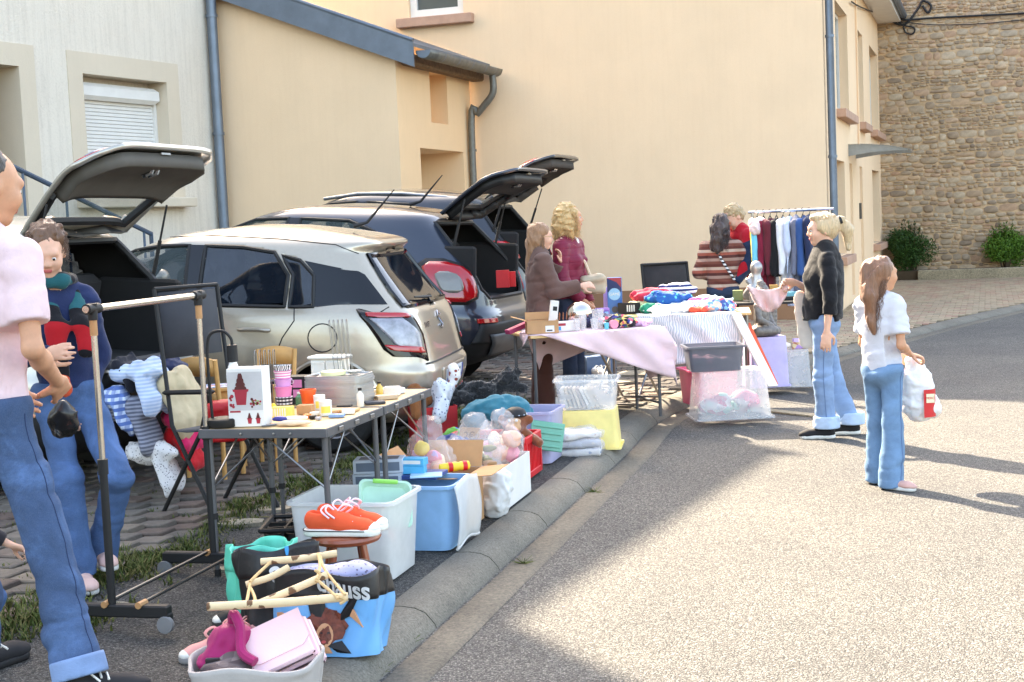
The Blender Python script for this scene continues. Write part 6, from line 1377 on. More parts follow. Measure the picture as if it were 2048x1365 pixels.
# stack of trays
tb = T(.93, .3); m_tray = M('aluminium_tray', (176, 176, 174), .35, .6, var=.1)
for i in range(14):
    mb = openbox(MB(), .29+.004*(i % 3), .21, .0075, .002, .04, 0, .004, .03); o = mb.build('metal_tray', m_tray, None, 30); o.location = tb+UZ*(.0102*i)+Vector((random.uniform(-.004, .004), random.uniform(-.004, .004), 0)); o.rotation_euler = (0, 0, R(-16)+random.uniform(-.05, .05)); tag(o, 'lowest thin grey metal tray of the stack on the camping table' if i == 0 else 'topmost thin grey metal tray of the stack on the camping table' if i == 13 else 'thin grey metal tray inside the stack on the camping table', 'tray', 'stack of metal trays')
tt = tb+UZ*.14
lath('pale_tin', 'pale yellow oval tin lying on top of the tray stack', 'tin', tt+Vector((-.03, 0, 0)), [(.062, 0), (.064, .002), (.064, .02), (.06, .022), (0, .022)], M('butter_tin', (232, 226, 172), .4), 24); lath('white_dish', 'small white round dish on top of the tray stack', 'dish', tt+Vector((.07, .03, 0)), [(.02, 0), (.04, .014), (.042, .016), (.036, .014), (0, .006)], m_white, 20)
# jars, candle, cartons and small goods near the front
for px_, py_, r_, h, mt, lb in ((640, 822, .028, .075, m_white, 'white plastic jar behind the labelled jar'), (652, 834, .03, .07, M('jar_white', (226, 228, 222), .35), 'white jar with yellow label near the table edge')):
    l = Tp(px_, py_); e = empty('jar', l, 0, lb, 'jar', 'white jars'); MB().lathe([(r_*.95, 0), (r_, .006), (r_, h*.8), (r_*.9, h*.85)], n=20).build('jar_body', mt, e, 40); MB().lathe([(r_*1.02, h*.82), (r_*1.02, h), (r_*.9, h*1.02), (0, h*1.02)], n=20).build('lid', m_white, e, 40)
    MB().grid([[(r_*1.012*math.cos(t), r_*1.012*math.sin(t), z) for t in [-2.2+1.6*i/8 for i in range(9)]] for z in (h*.2, h*.65)]).build('label', M('yellow_label', (236, 214, 96), .5), e)
l = Tp(710, 808); lath('candle_glass', 'small glass with yellow candle wax on the table edge', 'candle', l, [(.022, 0), (.034, .012), (.036, .035), (.03, .048), (.028, .046), (.03, .034), (0, .03)], M('yellow_wax', (240, 200, 50), .3, sss=.3), 20)
def smallbox(px_, py_, sz, rot, mat, lb, nm='carton_box', dz=0, cat='box', off=(0, 0)): 
    l = Tp(px_, py_); return boxthing(nm, lb, cat, l+Vector((off[0], off[1], dz)), sz, R(rot), mat)
e = smallbox(566, 832, (.1, .05, .05), -8, M('yellow_carton', (238, 214, 110), .6), 'yellow carton lying beside the fountain carton'); 
for i in range(6): rect_front(e, -.045+.012*i, -.039+.012*i, .006, .044, -.0257, m_cardw)
smallbox(612, 828, (.075, .05, .045), -12, m_card, 'small plain brown carton between yellow carton and jars'); smallbox(680, 826, (.18, .08, .012), -14, m_pine, 'thin wooden picture board flat on the table', 'picture_board'); smallbox(690, 822, (.07, .04, .008), -14, m_black, 'small black photo lying on the wooden board', 'black_photo', .013)
o = lump('wallet', 'beige cloth wallet at the front corner of the table', 'wallet', Tp(588, 856)+Vector((0, .03, 0)), (.085, .03, .014), fabric('beige_cloth', (214, 192, 164)), 5, .003, 40, .005); o.rotation_euler = (0, 0, R(-8))
o = lump('blue_brush', 'purple-blue brush with white handle near the table corner', 'brush', Tp(560, 848)+Vector((0, .02, .01)), (.04, .018, .012), M('violet_plastic', (62, 60, 140), .35), 6, .0015, 40, .004); o.rotation_euler = (0, 0, R(-6)); 
hb = sdf_mesh('brush_handle', [cap((.035, 0, .01), (.12, 0, .012), .012, .009, .01)], .004, m_white, o)
lump('duck_toy', 'small yellow toy behind the yellow carton', 'toy', Tp(543, 826), (.02, .018, .018), M('toy_yellow', (240, 206, 60), .5), 7, .002, 50, .004, prims=[ell((0, 0, .018), (.022, .018, .018)), ell((.012, 0, .042), .014)])
lump('plastic_sachet', 'crinkled clear plastic sachet beside the orange cup', 'sachet', Tp(572, 806), (.022, .015, .04), glassy('crinkle_plastic', (214, 210, 220), .4, .15), 8, .006, 60, .005)
for i, (px_, py_, mt, lb) in enumerate(((766, 786, M('rose_tin', (214, 186, 176), .4), 'pale pink flat tin at the far end of the camping table'), (785, 782, M('cream_tin', (226, 216, 190), .4), 'cream flat tin in the middle of three at the table end'), (808, 788, M('blue_rim_tin', (206, 212, 214), .4), 'white flat round tin at the far corner of the camping table'))):
    lath('flat_tin', lb, 'tin', Tp(px_, py_)+Vector((-.03, 0, 0)), [(.05, 0), (.052, .002), (.052, .016), (.054, .016), (.054, .024), (.05, .026), (0, .026)], mt, 24, 'flat tins')
for i in range(7):
    l = T(.12+.05*i+random.uniform(-.02, .02), .12+random.uniform(-.06, .1)); lb = ['grey ribbon spool near the front of the camping table', 'dark lens cap lying by the tubs', 'small orange bead pot by the jars', 'grey comb lying flat near the wallet', 'silver scissors lying near the wallet', 'white cotton reel by the yellow carton', 'tan wooden token by the brown carton'][i]
    if i in (3, 4): o = one('comb' if i == 3 else 'scissors', MB().box((0, 0, .004), (.1, .016, .006), None, .002).box((.06, .012, .004), (.04, .012, .005), None, .002), m_steel if i == 4 else m_greytube, lb, 'comb' if i == 3 else 'scissors', loc=T(.1+.04*(i-3), .3)); o.rotation_euler = (0, 0, R(-20+15*i))
    else: lath(['ribbon_spool', 'lens_cap', 'bead_pot', '', '', 'cotton_reel', 'token'][i], lb, ['spool', 'cap', 'pot', '', '', 'reel', 'token'][i], T(.3+.03*i, .16+.04*(i % 3)), [(.014+.002*i, 0), (.016+.002*i, .004), (.015+.002*i, .012+.003*(i % 4)), (0, .014+.003*(i % 4))], [M('ribbon_grey', (170, 170, 176), .6), m_black, M('bead_orange', (230, 130, 60), .5), None, None, m_white, m_card][i], 14)
# more small goods spread over the two tables
m_bottle = [M('bottle_%d' % i, c_, .25, spec=.6) for i, c_ in enumerate(((196, 60, 70), (70, 110, 170), (232, 226, 210), (90, 140, 100), (230, 190, 90), (150, 110, 160)))]
for i, (u_, v_, lb) in enumerate(((.5, .5, 'small red bottle behind the brown carton'), (.56, .54, 'small blue bottle behind the brown carton'), (.74, .12, 'cream bottle near the kerb edge of the tables'), (.8, .47, 'green bottle beside the tray stack'), (1.12, .16, 'yellow bottle at the far half of the tables'), (1.1, .55, 'mauve bottle in front of the toy cabinet'))):
    h = .07+.012*(i % 3); e = empty('small_bottle', T(u_, v_), 0, lb, 'bottle', 'small bottles on the camping tables'); MB().lathe([(.016, 0), (.018, .004), (.018, h*.65), (.008, h*.8), (.008, h*.88)], n=16).build('bottle_body', m_bottle[i], e, 40); MB().lathe([(.01, h*.86), (.01, h), (0, h)], n=12).build('cap', m_white if i % 2 else m_black, e, 40)
for i, (u_, v_, sz_, c_, lb) in enumerate(((.42, .52, (.09, .06, .1), (206, 120, 150), 'rose carton behind the yellow carton'), (.38, .1, (.07, .05, .014), (120, 150, 190), 'blue playing card case near the table corner'), (.5, .09, (.06, .06, .02), (226, 220, 206), 'flat cream box near the table corner'), (.86, .09, (.1, .07, .012), (60, 60, 66), 'dark notebook near the edge by the candle'), (1.05, .1, (.11, .08, .02), (196, 170, 140), 'tan notebook flat at the kerb edge'), (1.2, .12, (.08, .06, .045), (230, 226, 220), 'small white carton at the far kerb edge'), (1.38, .5, (.1, .08, .09), (150, 170, 180), 'grey blue carton at the far back corner'), (1.32, .3, (.12, .09, .03), (222, 206, 190), 'pale flat box near the flat tins'))):
    boxthing('goods_box', lb, 'box', T(u_, v_), sz_, R(-14+9*i % 37), M('goods_card_%d' % i, c_, .6, var=.1))
# children's wooden table and chairs between the camping tables and the beige car
def kid_chair(l, rot, lb):
    e = empty('kids_chair', l, rot, lb, 'chair', 'beech kids chairs')
    for sx in (-1, 1):
        MB().tube([(sx*.125, .12, 0), (sx*.125, .12, .36), (sx*.135, .17, .74)], .015, 8).build('back_post', m_beech, e, True); MB().tube([(sx*.12, -.11, 0), (sx*.12, -.11, .35)], .015, 8).build('leg', m_beech, e, True)
    MB().box((0, 0, .36), (.28, .28, .02), None, .006).build('seat', m_beech, e)
    for z, h in ((.69, .1), (.5, .06)):
        rows = [[(x, .125+.045*(z+dz-.36)/.36, z+dz+(.02*(1-(x/.125)**2) if dz > 0 else 0)) for x in [-.125+.25*i/8 for i in range(9)]] for dz in (-h/2, h/2)]; MB().grid(rows).build('back_rail', m_beech, e, True, solid=.014)
kid_chair(G(-1.86, 8.9), R(160), 'beech kids chair nearer the garment rack'); kid_chair(G(-1.6, 9.3), R(-20), 'beech kids chair close to the side of the beige car')
e = empty('kids_table', G(-1.72, 9.05), R(10), 'low beech kids table with patterned paper behind the camping tables', 'table'); MB().box((0, 0, .54), (.5, .26, .022), None, .005).build('table_top', m_beech, e); MB().box((0, 0, .5), (.42, .2, .05)).build('apron', m_beech, e)
for sx in (-1, 1):
    for sy in (-1, 1): MB().tube([(sx*.21, sy*.1, 0), (sx*.21, sy*.1, .53)], .016, 8).build('leg', m_beech, e, True)
tag(one('patterned_paper', MB().box((0, 0, 0), (.42, .22, .004)), fabric('blue_red_print', (224, 224, 228), [(224, 224, 228), (120, 150, 200), (224, 224, 228), (200, 90, 90)], 'patch', 40), 'white paper with blue and red print on the kids table', 'paper', loc=e.location+UZ*.556, rotz=R(10)))
# black folding armchair and red bag behind the table
c = G(-1.63, 7.9); e = empty('folding_armchair', c, R(52), 'black folding armchair behind the camping table', 'chair')
m_mesh = fabric('dark_mesh', (62, 62, 66), folds=.1)
for sx in (-1, 1):
    MB().tube([(sx*.22, -.2, 0), (sx*.22, .12, .5), (sx*.22, .2, 1.24)], .012, 8).build('frame_tube', m_black, e, True); MB().tube([(sx*.22, .25, 0), (sx*.22, -.12, .48), (sx*.22, -.2, .68)], .012, 8).build('leg', m_black, e, True); MB().box((sx*.235, -.05, .69), (.04, .4, .025), rotm(-.05, 0, 0), .01).build('armrest', m_black, e)
MB().grid([[(x, .165+.035*z/.4, .86+z) for x in (-.2, 0, .2)] for z in (0, .18, .36)]).build('backrest', m_mesh, e, True, solid=.006); MB().grid([[(x, y_, .47+.1*max(0, -y_)) for x in (-.22, 0, .22)] for y_ in (-.22, 0, .12)]).build('seat', m_mesh, e, True, solid=.006); MB().tube([(-.22, .2, 1.24), (.22, .2, 1.24)], .012, 8).build('top_tube', m_black, e, True)
lump('red_bag', 'bright red bag on the seat of the black armchair', 'bag', G(-1.5, 7.5, .46), (.1, .09, .12), M('red_nylon', (180, 20, 28), .5), 12, .006, 18, .01, prims=[rbox((0, 0, .1), (.1, .07, .11), None, .03)])
# ---- garment rack, foreground
A = at(228, 1262); B = at(430, 1152); A.z = gz(A.x, A.y); r_ = empty('garment_rack', A, 0, 'chrome and black garment rack standing empty in front of the camping table', 'garment rack'); m_ch = M('brushed_chrome', (196, 188, 178), .25, .9); m_tape = M('brown_tape', (186, 136, 90), .5)
d = (B-A); d.z = 0; dn = d.normalized(); pd = Vector((dn.y, -dn.x, 0))
for q, nm in ((Vector(), 'a'), (d, 'b')):
    b = q+UZ*(gz(A.x+q.x, A.y+q.y)-A.z); mid = b+UZ*.66; top = b+UZ*1.27
    pst = MB().tube([b+UZ*.08, mid], .0165, 12).build('post', m_black, r_, True); MB().tube([mid, top], .0125, 12).build('upper_post', m_ch, pst, True); MB().tube([mid-UZ*.03, mid+UZ*.03], .021, 12).build('post_collar', m_black, pst, True); MB().tube([top-UZ*.09, top-UZ*.02], .0155, 12).build('tape_wrap', m_tape, pst, True); MB().tube([top-UZ*.03, top+UZ*.035], .02, 12).build('post_joint', m_black, pst, True)
    ft = MB().box(b+UZ*.085, (.5, .045, .05), rotm(0, 0, math.atan2(pd.y, pd.x)), .006).build('foot_bar', m_black, r_)
    for s_ in (-1, 1):
        w_ = b+pd*s_*.24; MB().lathe([(.012, -.012), (.033, -.011), (.035, -.006), (.035, .006), (.033, .011), (.012, .012)], w_+UZ*.036-dn*.02, 18, rotm(0, PI/2, 0) @ Matrix.Identity(3) if False else rotm(PI/2, 0, math.atan2(dn.y, dn.x)-PI/2)).build('castor', M('castor_grey', (120, 120, 120), .6), ft, 40); MB().box(w_+UZ*.06, (.03, .04, .04), rotm(0, 0, math.atan2(pd.y, pd.x)), .006).build('castor_fork', m_black, ft)
MB().tube([UZ*1.285-dn*.05, d*1.0+UZ*(1.285+gz(B.x, B.y)-A.z)+dn*.05], .0145, 12).build('hanging_rail', m_ch, r_, True)
for q, z in ((Vector(), 1.285), (d, 1.285+gz(B.x, B.y)-A.z)): MB().tube([q+UZ*z-dn*.045, q+UZ*z+dn*.045], .021, 12).build('rail_clamp', m_black, r_, True)
for s_ in (-.02, .13):
    MB().tube([pd*s_+UZ*.115, d+pd*s_+UZ*(.115+gz(B.x, B.y)-A.z)], .008, 8).build('base_rod', M('black_gloss_rod', (40, 38, 36), .2, .3), r_, True)
    for q in (Vector(), d): MB().tube([q+pd*s_+UZ*.112-dn*.03, q+pd*s_+UZ*.112+dn*.03], .014, 8).build('tape_wrap', m_tape, r_, True)
# ================================================================ GOODS ALONG THE KERB
# big frosted bin with stool and orange shoes
e = container('storage_bin', 'large frosted clear storage bin standing open behind the round stool', 'bin', G(-.76, 6.66), .5, .42, .36, KA, m_frost, .1, .014, .05)
sdf_mesh('bin_contents', [ell((-.1, .0, .16), (.12, .14, .07)), ell((.1, 0, .14), (.1, .12, .06))], .02, fabric('bin_clutter', (150, 160, 176), [(196, 120, 110), (130, 160, 120), (226, 224, 220)], 'patch', 14), e, [(.02, 22, 61)])
lid = empty('mint_lid', G(-.63, 6.7, .3), KA, 'translucent mint plastic lid with lime clip leaning in the big bin', 'lid'); lid.rotation_euler = (R(58), R(8), KA+R(30))
mb = openbox(MB(), .24, .22, .03, .004, .12, 0, .006, .03); mb.build('lid_sheet', m_mint, lid, 30); MB().box((0, .11, .03), (.12, .02, .02), None, .006).build('clip', m_lime, lid)
st = empty('round_stool', G(-.74, 6.08), .2, 'small round reddish-brown wooden stool carrying the orange shoes', 'stool')
MB().lathe([(0, .275), (.12, .275), (.142, .283), (.15, .297), (.146, .31), (.13, .316), (0, .318)], n=36).build('seat', m_stool, st, 40)
for k in range(4):
    t = PI/4+k*PI/2; MB().tube([(.085*math.cos(t), .085*math.sin(t), .28), (.11*math.cos(t), .11*math.sin(t), .14), (.125*math.cos(t), .125*math.sin(t), 0)], [.017, .019, .014], 10).build('leg', m_stool, st, True)
for a, b in ((0, 1), (2, 3)):
    ta, tb_ = PI/4+a*PI/2, PI/4+b*PI/2; MB().tube([(.11*math.cos(ta), .11*math.sin(ta), .13), (.11*math.cos(tb_), .11*math.sin(tb_), .13)], .009, 8).build('stretcher', m_stool, st, True)
def canvas_shoe(loc, rot, lb, mat, grp, s=1.0, lace=None, sole=None, stripe=None, tilt=0):
    e = empty('canvas_shoe', loc, rot, lb, 'shoe', grp); e.rotation_euler = (tilt, 0, rot); f = lambda x, y, z: (x*s, y*s, z*s)
    up = sdf_mesh('upper', [cap(f(-.09, 0, .055), f(.02, 0, .045), .036*s, .037*s, .03*s), cap(f(.02, 0, .042), f(.1, 0, .03), .038*s, .036*s, .03*s), ell(f(.12, 0, .03), (.04*s, .038*s, .024*s), None, .02*s), cap(f(-.085, 0, .07), f(-.02, 0, .07), .03*s, .03*s, .02*s), ell(f(-.06, 0, .1), (.045*s, .024*s, .045*s), None, .008*s, 's')], .006, mat, e, cut=lambda X: .022*s-X[..., 2])
    sdf_mesh('toe_cap', [ell(f(.137, 0, .028), (.03*s, .037*s, .022*s))], .006, m_rubberw, e, cut=lambda X: .02*s-X[..., 2])
    so_ = sdf_mesh('sole', [cap(f(-.088, 0, .014), f(.125, 0, .014), .043*s, .043*s, .02)], .006, sole or m_rubberw, e, cut=lambda X: np.maximum(.001-X[..., 2], X[..., 2]-.029*s))
    if stripe:
        pts = [f(-.088+.0445*math.cos(t), .0445*math.sin(t), .024) for t in [PI/2+PI*i/10 for i in range(11)]]; pts = [f(.12, .0445, .022)]+pts+[f(.12, -.0445, .022)]; MB().tube(pts, .0022*s, 5).build('sole_stripe', m_ink, so_, True)
    mb = MB(); lm = lace or m_rubberw
    for i in range(5): x = .0+.02*i; z = .08-.0055*i; mb.tube([f(x, .028, z-.008), f(x+.006, 0, z+.004), f(x+.012, -.028, z-.008)], .0038*s, 5); mb.tube([f(x+.012, .028, z-.01), f(x+.006, 0, z+.006), f(x, -.028, z-.008)], .0034*s, 5)
    rs = random.Random(int(loc[0]*1000)); 
    for i in range(5):
        a = rs.uniform(0, 6.28); mb.tube(catmull([Vector(f(.0, 0, .085))]*2+[Vector(f(.03*math.cos(a), .03*math.sin(a), .115)), Vector(f(.065*math.cos(a+.5), .05*math.sin(a+.5), .1)), Vector(f(.05*math.cos(a+1.1), .055*math.sin(a+1.1), .075))]+[Vector(f(.05*math.cos(a+1.1), .055*math.sin(a+1.1), .075))], 4), .0036*s, 5)
    mb.build('laces', lm, e, True); return e
sz = gz(-.74, 6.08)+.318
m_lace = M('pale_pink_lace', (236, 212, 222), .8)
canvas_shoe(Vector((-.77, 6.02, sz)), R(-12), 'orange canvas shoe with white sole, front one on the stool', m_orange, 'orange canvas shoes', 1.12, m_lace, stripe=True); canvas_shoe(Vector((-.74, 6.14, sz)), R(-20), 'orange canvas shoe with pale laces, rear one on the stool', m_orange, 'orange canvas shoes', 1.12, m_lace, stripe=True)
# black bottle crate
e = empty('bottle_crate', G(-1.02, 6.95), KA+.25, 'black plastic bottle crate frame on the ground under the camping table', 'crate'); L_, W_, Hc = .42, .34, .16
mb = MB()
for x0, y0, x1, y1 in ((-L_/2, -W_/2, L_/2, -W_/2), (L_/2, -W_/2, L_/2, W_/2), (L_/2, W_/2, -L_/2, W_/2), (-L_/2, W_/2, -L_/2, -W_/2)): mb.tube([(x0, y0, Hc), (x1, y1, Hc)], .012, 6)
mb.build('rim', m_black, e)
for i in range(1, 4): MB().box((-L_/2+L_*i/4, 0, Hc-.02), (.01, W_, .035)).build('divider', m_black, e)
for i in range(1, 3): MB().box((0, -W_/2+W_*i/3, Hc-.022), (L_, .01, .034)).build('divider', m_black, e)
for i in range(4):
    for j in range(3): cx, cy = -L_/2+L_*(i+.5)/4, -W_/2+W_*(j+.5)/3; MB().lathe([(.042, Hc-.1), (.046, Hc-.02), (.042, Hc-.02), (.038, Hc-.1)], (cx, cy, 0), 12, caps=False).tube([(cx+.04, cy, Hc-.1), (cx+.04, cy, 0)], .006, 5).tube([(cx-.04, cy, Hc-.1), (cx-.04, cy, 0)], .006, 5).build('bottle_cell', m_black, e, 40)
# shopping bags
def tote(name, lb, loc, L_, W_, Hb, rot, mats, band, tilt=0, handles=True, seed=1):
    """woven shopping bag, open top, with printed upper band"""
    e = empty(name, loc, rot, lb, 'shopping bag', 'large shopping bags'); e.rotation_euler = (tilt, 0, rot); rs = np.random.RandomState(seed); ph = rs.uniform(0, 6, 6)
    def pt(t, z):
        a = 2*PI*t; c, s_ = math.cos(a), math.sin(a); n = 5; q = (abs(c)**n+abs(s_)**n)**(-1/n); zz = z/Hb; k = .94+.08*zz+.0*math.sin(3*a)
        w_ = .01*math.sin(5*a+ph[0]+4*zz)+.006*math.sin(11*a+ph[1]-7*zz)+.008*math.sin(7*zz+ph[2]+2*a); return ((c*q*L_/2*k)+c*w_, (s_*q*W_/2*k)+s_*w_, z+(.012*math.sin(4*a+ph[3]) if zz > .9 else 0))
    n = 72; mat_of = []
    lo = MB().grid([[pt(j/n, Hb*(1-band)*i/10) for j in range(n+1)] for i in range(11)]).add([pt(j/n, 0.002) for j in range(n)], [tuple(range(n))]); lo.build('bag_wall', mats[0], e, 40, fix=False)
    MB().grid([[pt(j/n, Hb*(1-band)+Hb*band*i/5) for j in range(n+1)] for i in range(6)]).build('upper_band', mats[1], e, True, solid=.003)
    if handles:
        for sg in (-1, 1): MB().grid([[(x*L_*.5, sg*W_*.45+dy, Hb*(.75+.4*math.sqrt(max(0, 1-x*x/.2)))) for x in [-.44+.88*i/12 for i in range(13)]] for dy in (-.001, .001)])
    e['h'] = Hb; return e, pt
m_woven = M('black_woven', (36, 34, 34), .45, var=.2, vs=30, bmp=.3, bs=60); m_skyb = M('print_sky_blue', (104, 170, 222), .4, var=.08); m_teal = M('teal_woven', (86, 206, 176), .45, var=.08, bmp=.3, bs=50)
RB = R(-14)
bag, bp = tote('shopping_bag', 'big black and sky blue shopping bag lettered in white, printed with a portrait', G(-.74, 5.47), .42, .3, .315, RB, (m_skyb, m_woven), .32, R(-6), seed=2)
def on_bag(x, z, off=.003):
    """point on the bag's long front side at fraction x of its width"""
    t = None; lo_, hi = .5+.02, 1-.02
    for _ in range(22):
        m_ = (lo_+hi)/2; q = bp(m_, z)
        if q[0] < x: lo_ = m_
        else: hi = m_
    q = bp(lo_, z); return Vector((q[0], q[1]-off, q[2]))
lettering('chauss', .1, M('print_bright_white', (250, 250, 250), .5, var=0), bag, (0, 0, 0), (1, 0, 0), (0, 0, 1), .0025, bend=lambda c: on_bag(.1+c.x*.78, .258+c.y-.12*c.x, .005))
def bagprint(pts, mat, off): return decal(bag, [on_bag(x+.03, z+.01, off) for x, z in pts], mat)
def disc(cx, cz, rx, rz_, n=16, jit=0, seed=1):
    rs = random.Random(seed); return [(cx+rx*math.cos(t)*(1+rs.uniform(-jit, jit)), cz+rz_*math.sin(t)*(1+rs.uniform(-jit, jit))) for t in [2*PI*i/n for i in range(n)]]
m_ph = M('print_auburn', (112, 52, 36), .5, var=.4, vs=60); m_ps = M('print_skin', (206, 150, 112), .5); m_pb = M('print_black', (26, 24, 26), .5)
bagprint([(-.16, .004), (.1, .004), (.06, .05), (.0, .035), (-.06, .055), (-.13, .06)], m_pb, .004)
bagprint([(-.2, .125), (-.2, .15), (-.06, .165), (-.03, .15), (-.06, .135)], m_ps, .004); bagprint([(.08, .15), (.1, .175), (.16, .13), (.17, .1), (.14, .1)], m_ps, .0042)
bagprint([(-.06, .235), (-.015, .235), (-.005, .17), (-.02, .12), (-.05, .12), (-.065, .18)], m_pb, .0052); bagprint([(.13, .25), (.145, .24), (.09, .14), (.05, .12), (.055, .15)], m_pb, .0052)
for i in range(11):
    a = i*.57; bagprint(disc(.0+.045*math.cos(a), .105+.035*math.sin(a), .036, .03, 14, .2, i), m_ph, .006+.0004*i)
bagprint(disc(.0, .072, .032, .045, 16), m_ps, .0114)
for sg in (-1, 1): bagprint(disc(.003+sg*.013, .082, .0055, .003, 8), m_pb, .012)
bagprint(disc(.0, .05, .009, .006, 8), M('print_lip', (190, 80, 80), .5), .012); bagprint([(-.018, .03), (.018, .03), (.03, .005), (-.03, .005)], m_ps, .0114)
sdf_mesh('lilac_cloth', [ell((.07, .02, .285), (.1, .08, .04)), ell((-.08, .0, .285), (.09, .09, .04))], .009, fabric('lilac_print', (176, 172, 200), (120, 110, 130), 'flowers', 60), bag, [(.012, 30, 62)])
bag2, bp2 = tote('shopping_bag', 'slumped black shopping bag with round white letters left of the blue one', G(-.95, 5.6), .3, .26, .36, R(18), (m_woven, m_woven), .3, R(-10), seed=5)
for tx, dx, dz, s_ in (('a', -.03, .27, .12), ('e', .02, .15, .12)): lettering(tx, s_, m_cardw, bag2, (dx, -.138-.012, dz), (.94, .2, .25), (-.25, .05, .94), .003)
lettering("'", .12, M('cyan_print', (40, 150, 210), .5), bag2, (.02, -.142, .31), (1, 0, 0), (0, 0, 1), .002)
bag3, bp3 = tote('shopping_bag', 'mint green shopping bag with brown stripes behind the birch sticks', G(-1.04, 5.78), .26, .2, .33, R(28), (m_teal, m_teal), .3, R(-4), seed=8)
for x in (-.06, .0): decal(bag3, [(x, -.113, .02), (x+.03, -.113, .02), (x+.03, -.116, .28), (x, -.116, .28)], M('brown_stripe', (92, 60, 48), .5))
# birch stick hanger
m_birch = fabric('birch_bark', (222, 196, 156), (112, 82, 60), 'flowers', 16, folds=.3, rough=.85, thr=.2); m_rope = M('jute_rope', (206, 172, 124), .95, var=.2, vs=60)
ln = empty('birch_hanger', (0, 0, 0), 0, 'hanger of four birch sticks tied with jute rope lying over the bags', 'wall hanger')
def P3(px_, py_, Y): return atY(px_, py_, Y)
stk = [[P3(415, 1214, 4.98), P3(560, 1206, 4.97), P3(696, 1194, 5.0)], [P3(522, 1206, 5.02), P3(590, 1178, 5.04), P3(654, 1150, 5.08)], [P3(492, 1170, 5.2), P3(540, 1155, 5.22), P3(578, 1135, 5.25)], [P3(522, 1124, 5.34), P3(600, 1118, 5.34), P3(674, 1107, 5.36)]]
org = stk[0][1].copy(); org.z = gz(org.x, org.y); ln.location = org
for s_, r_ in zip(stk, (.0155, .0135, .0125, .0135)):
    pts = [q-org for q in s_]; o = MB().tube(catmull([pts[0]]+pts+[pts[-1]], 5), r_, 10).build('stick', m_birch, ln, True)
for path in (((500, 1164, 5.18), (516, 1148, 5.24), (540, 1126, 5.32)), ((500, 1168, 5.17), (494, 1200, 5.0), (488, 1216, 4.96)), ((636, 1108, 5.34), (640, 1130, 5.2), (634, 1160, 5.04)), ((634, 1160, 5.05), (662, 1184, 5.0), (676, 1198, 4.97)), ((640, 1112, 5.34), (650, 1140, 5.15), (690, 1190, 4.98)), ((498, 1170, 5.18), (510, 1200, 5.0), (492, 1214, 4.96)), ((632, 1164, 5.04), (640, 1150, 5.06), (630, 1140, 5.06)), ((672, 1192, 4.98), (690, 1200, 4.98), (680, 1208, 4.98))):
    pts = [P3(*q)-org for q in path]; MB().tube(catmull([pts[0]]+pts+[pts[-1]], 5), .0058, 6).build('rope', m_rope, ln, True)
# grey soft basket with handbags
e = empty('fabric_basket', G(-.94, 4.93), 0, 'grey soft fabric basket full of handbags at the bottom edge', 'basket'); rows = []
for i in range(9):
    z = .14*i/8; k = .92+.1*i/8; rows.append([((.225*k+.008*math.sin(7*t+3*z))*math.cos(t), (.185*k+.008*math.sin(5*t+1))*math.sin(t), z+(.016*math.sin(3*t+.5) if i > 6 else 0)) for t in [2*PI*j/48 for j in range(49)]])
m_greyf = fabric('grey_canvas', (176, 168, 162), folds=.5); MB().grid(rows).add([(.2*math.cos(t), .165*math.sin(t), .003) for t in [2*PI*j/40 for j in range(40)]], [tuple(range(40))]).build('basket_wall', m_greyf, e, True, solid=.012, fix=False)
sdf_mesh('scarves', [ell((-.02, .06, .11), (.17, .1, .06)), ell((.05, .08, .15), (.1, .07, .05)), ell((-.1, -.02, .1), (.09, .1, .05))], .008, fabric('taupe_plaid', (128, 112, 108), (84, 70, 70), 'check', 14), e, [(.014, 26, 63), (.007, 60, 64)])
m_rose = M('rose_leather', (232, 196, 200), .5, var=.05, bmp=.15, bs=140)
hb = empty('pink_handbag', G(-.86, 4.95, .17), 0, 'pale pink leather handbag with flap lying on the fabric basket', 'handbag'); hb.rotation_euler = (R(-48), R(-20), R(14))
for k, (y_, w_, h_) in enumerate(((0, .22, .18), (.028, .24, .185), (.056, .25, .19))): MB().box((.006*k, y_, -.004*k), (w_, .024, h_), None, .012).build('pocket', m_rose, hb, 40)
mb = MB(); prof = [(-.115, .1), (.115, .1), (.112, -.02), (.08, -.045), (-.08, -.045), (-.112, -.02)]; mb.prism([(x, -.018, z) for x, z in prof], (0, .006, 0)); mb.build('flap', m_rose, hb, 40)
MB().tube(catmull([Vector(q) for q in ((-.12, .03, .08), (-.12, .03, .08), (-.17, .02, .12), (-.2, 0, .04), (-.19, -.03, -.06), (-.13, -.02, -.09), (-.13, -.02, -.09))], 6), .008, 6).build('strap', m_rose, hb, True)
mg = empty('magenta_bag', G(-1.03, 5.0, .13), 0, 'magenta quilted bag stuffed into the fabric basket', 'handbag'); m_mag = fabric('magenta_nylon', (160, 32, 92), rough=.5)
sdf_mesh('bag_body', [ell((0, 0, .04), (.1, .06, .06)), ell((-.05, -.04, .0), (.06, .05, .05))], .008, m_mag, mg, [(.01, 28, 65)]); MB().tube(catmull([Vector(q) for q in ((.0, .03, .06), (.0, .03, .06), (.01, 0, .14), (.04, -.04, .1), (.05, -.09, .03), (.1, -.12, .0), (.1, -.12, .0))], 6), [.018]*31, 8).build('handle', m_mag, mg, True)
MB().box((-.05, -.1, .0), (.05, .012, .03), None, .003).build('buckle', M('gunmetal', (70, 68, 70), .3, .8), mg)
m_pks = M('salmon_canvas', (226, 158, 150), .8)
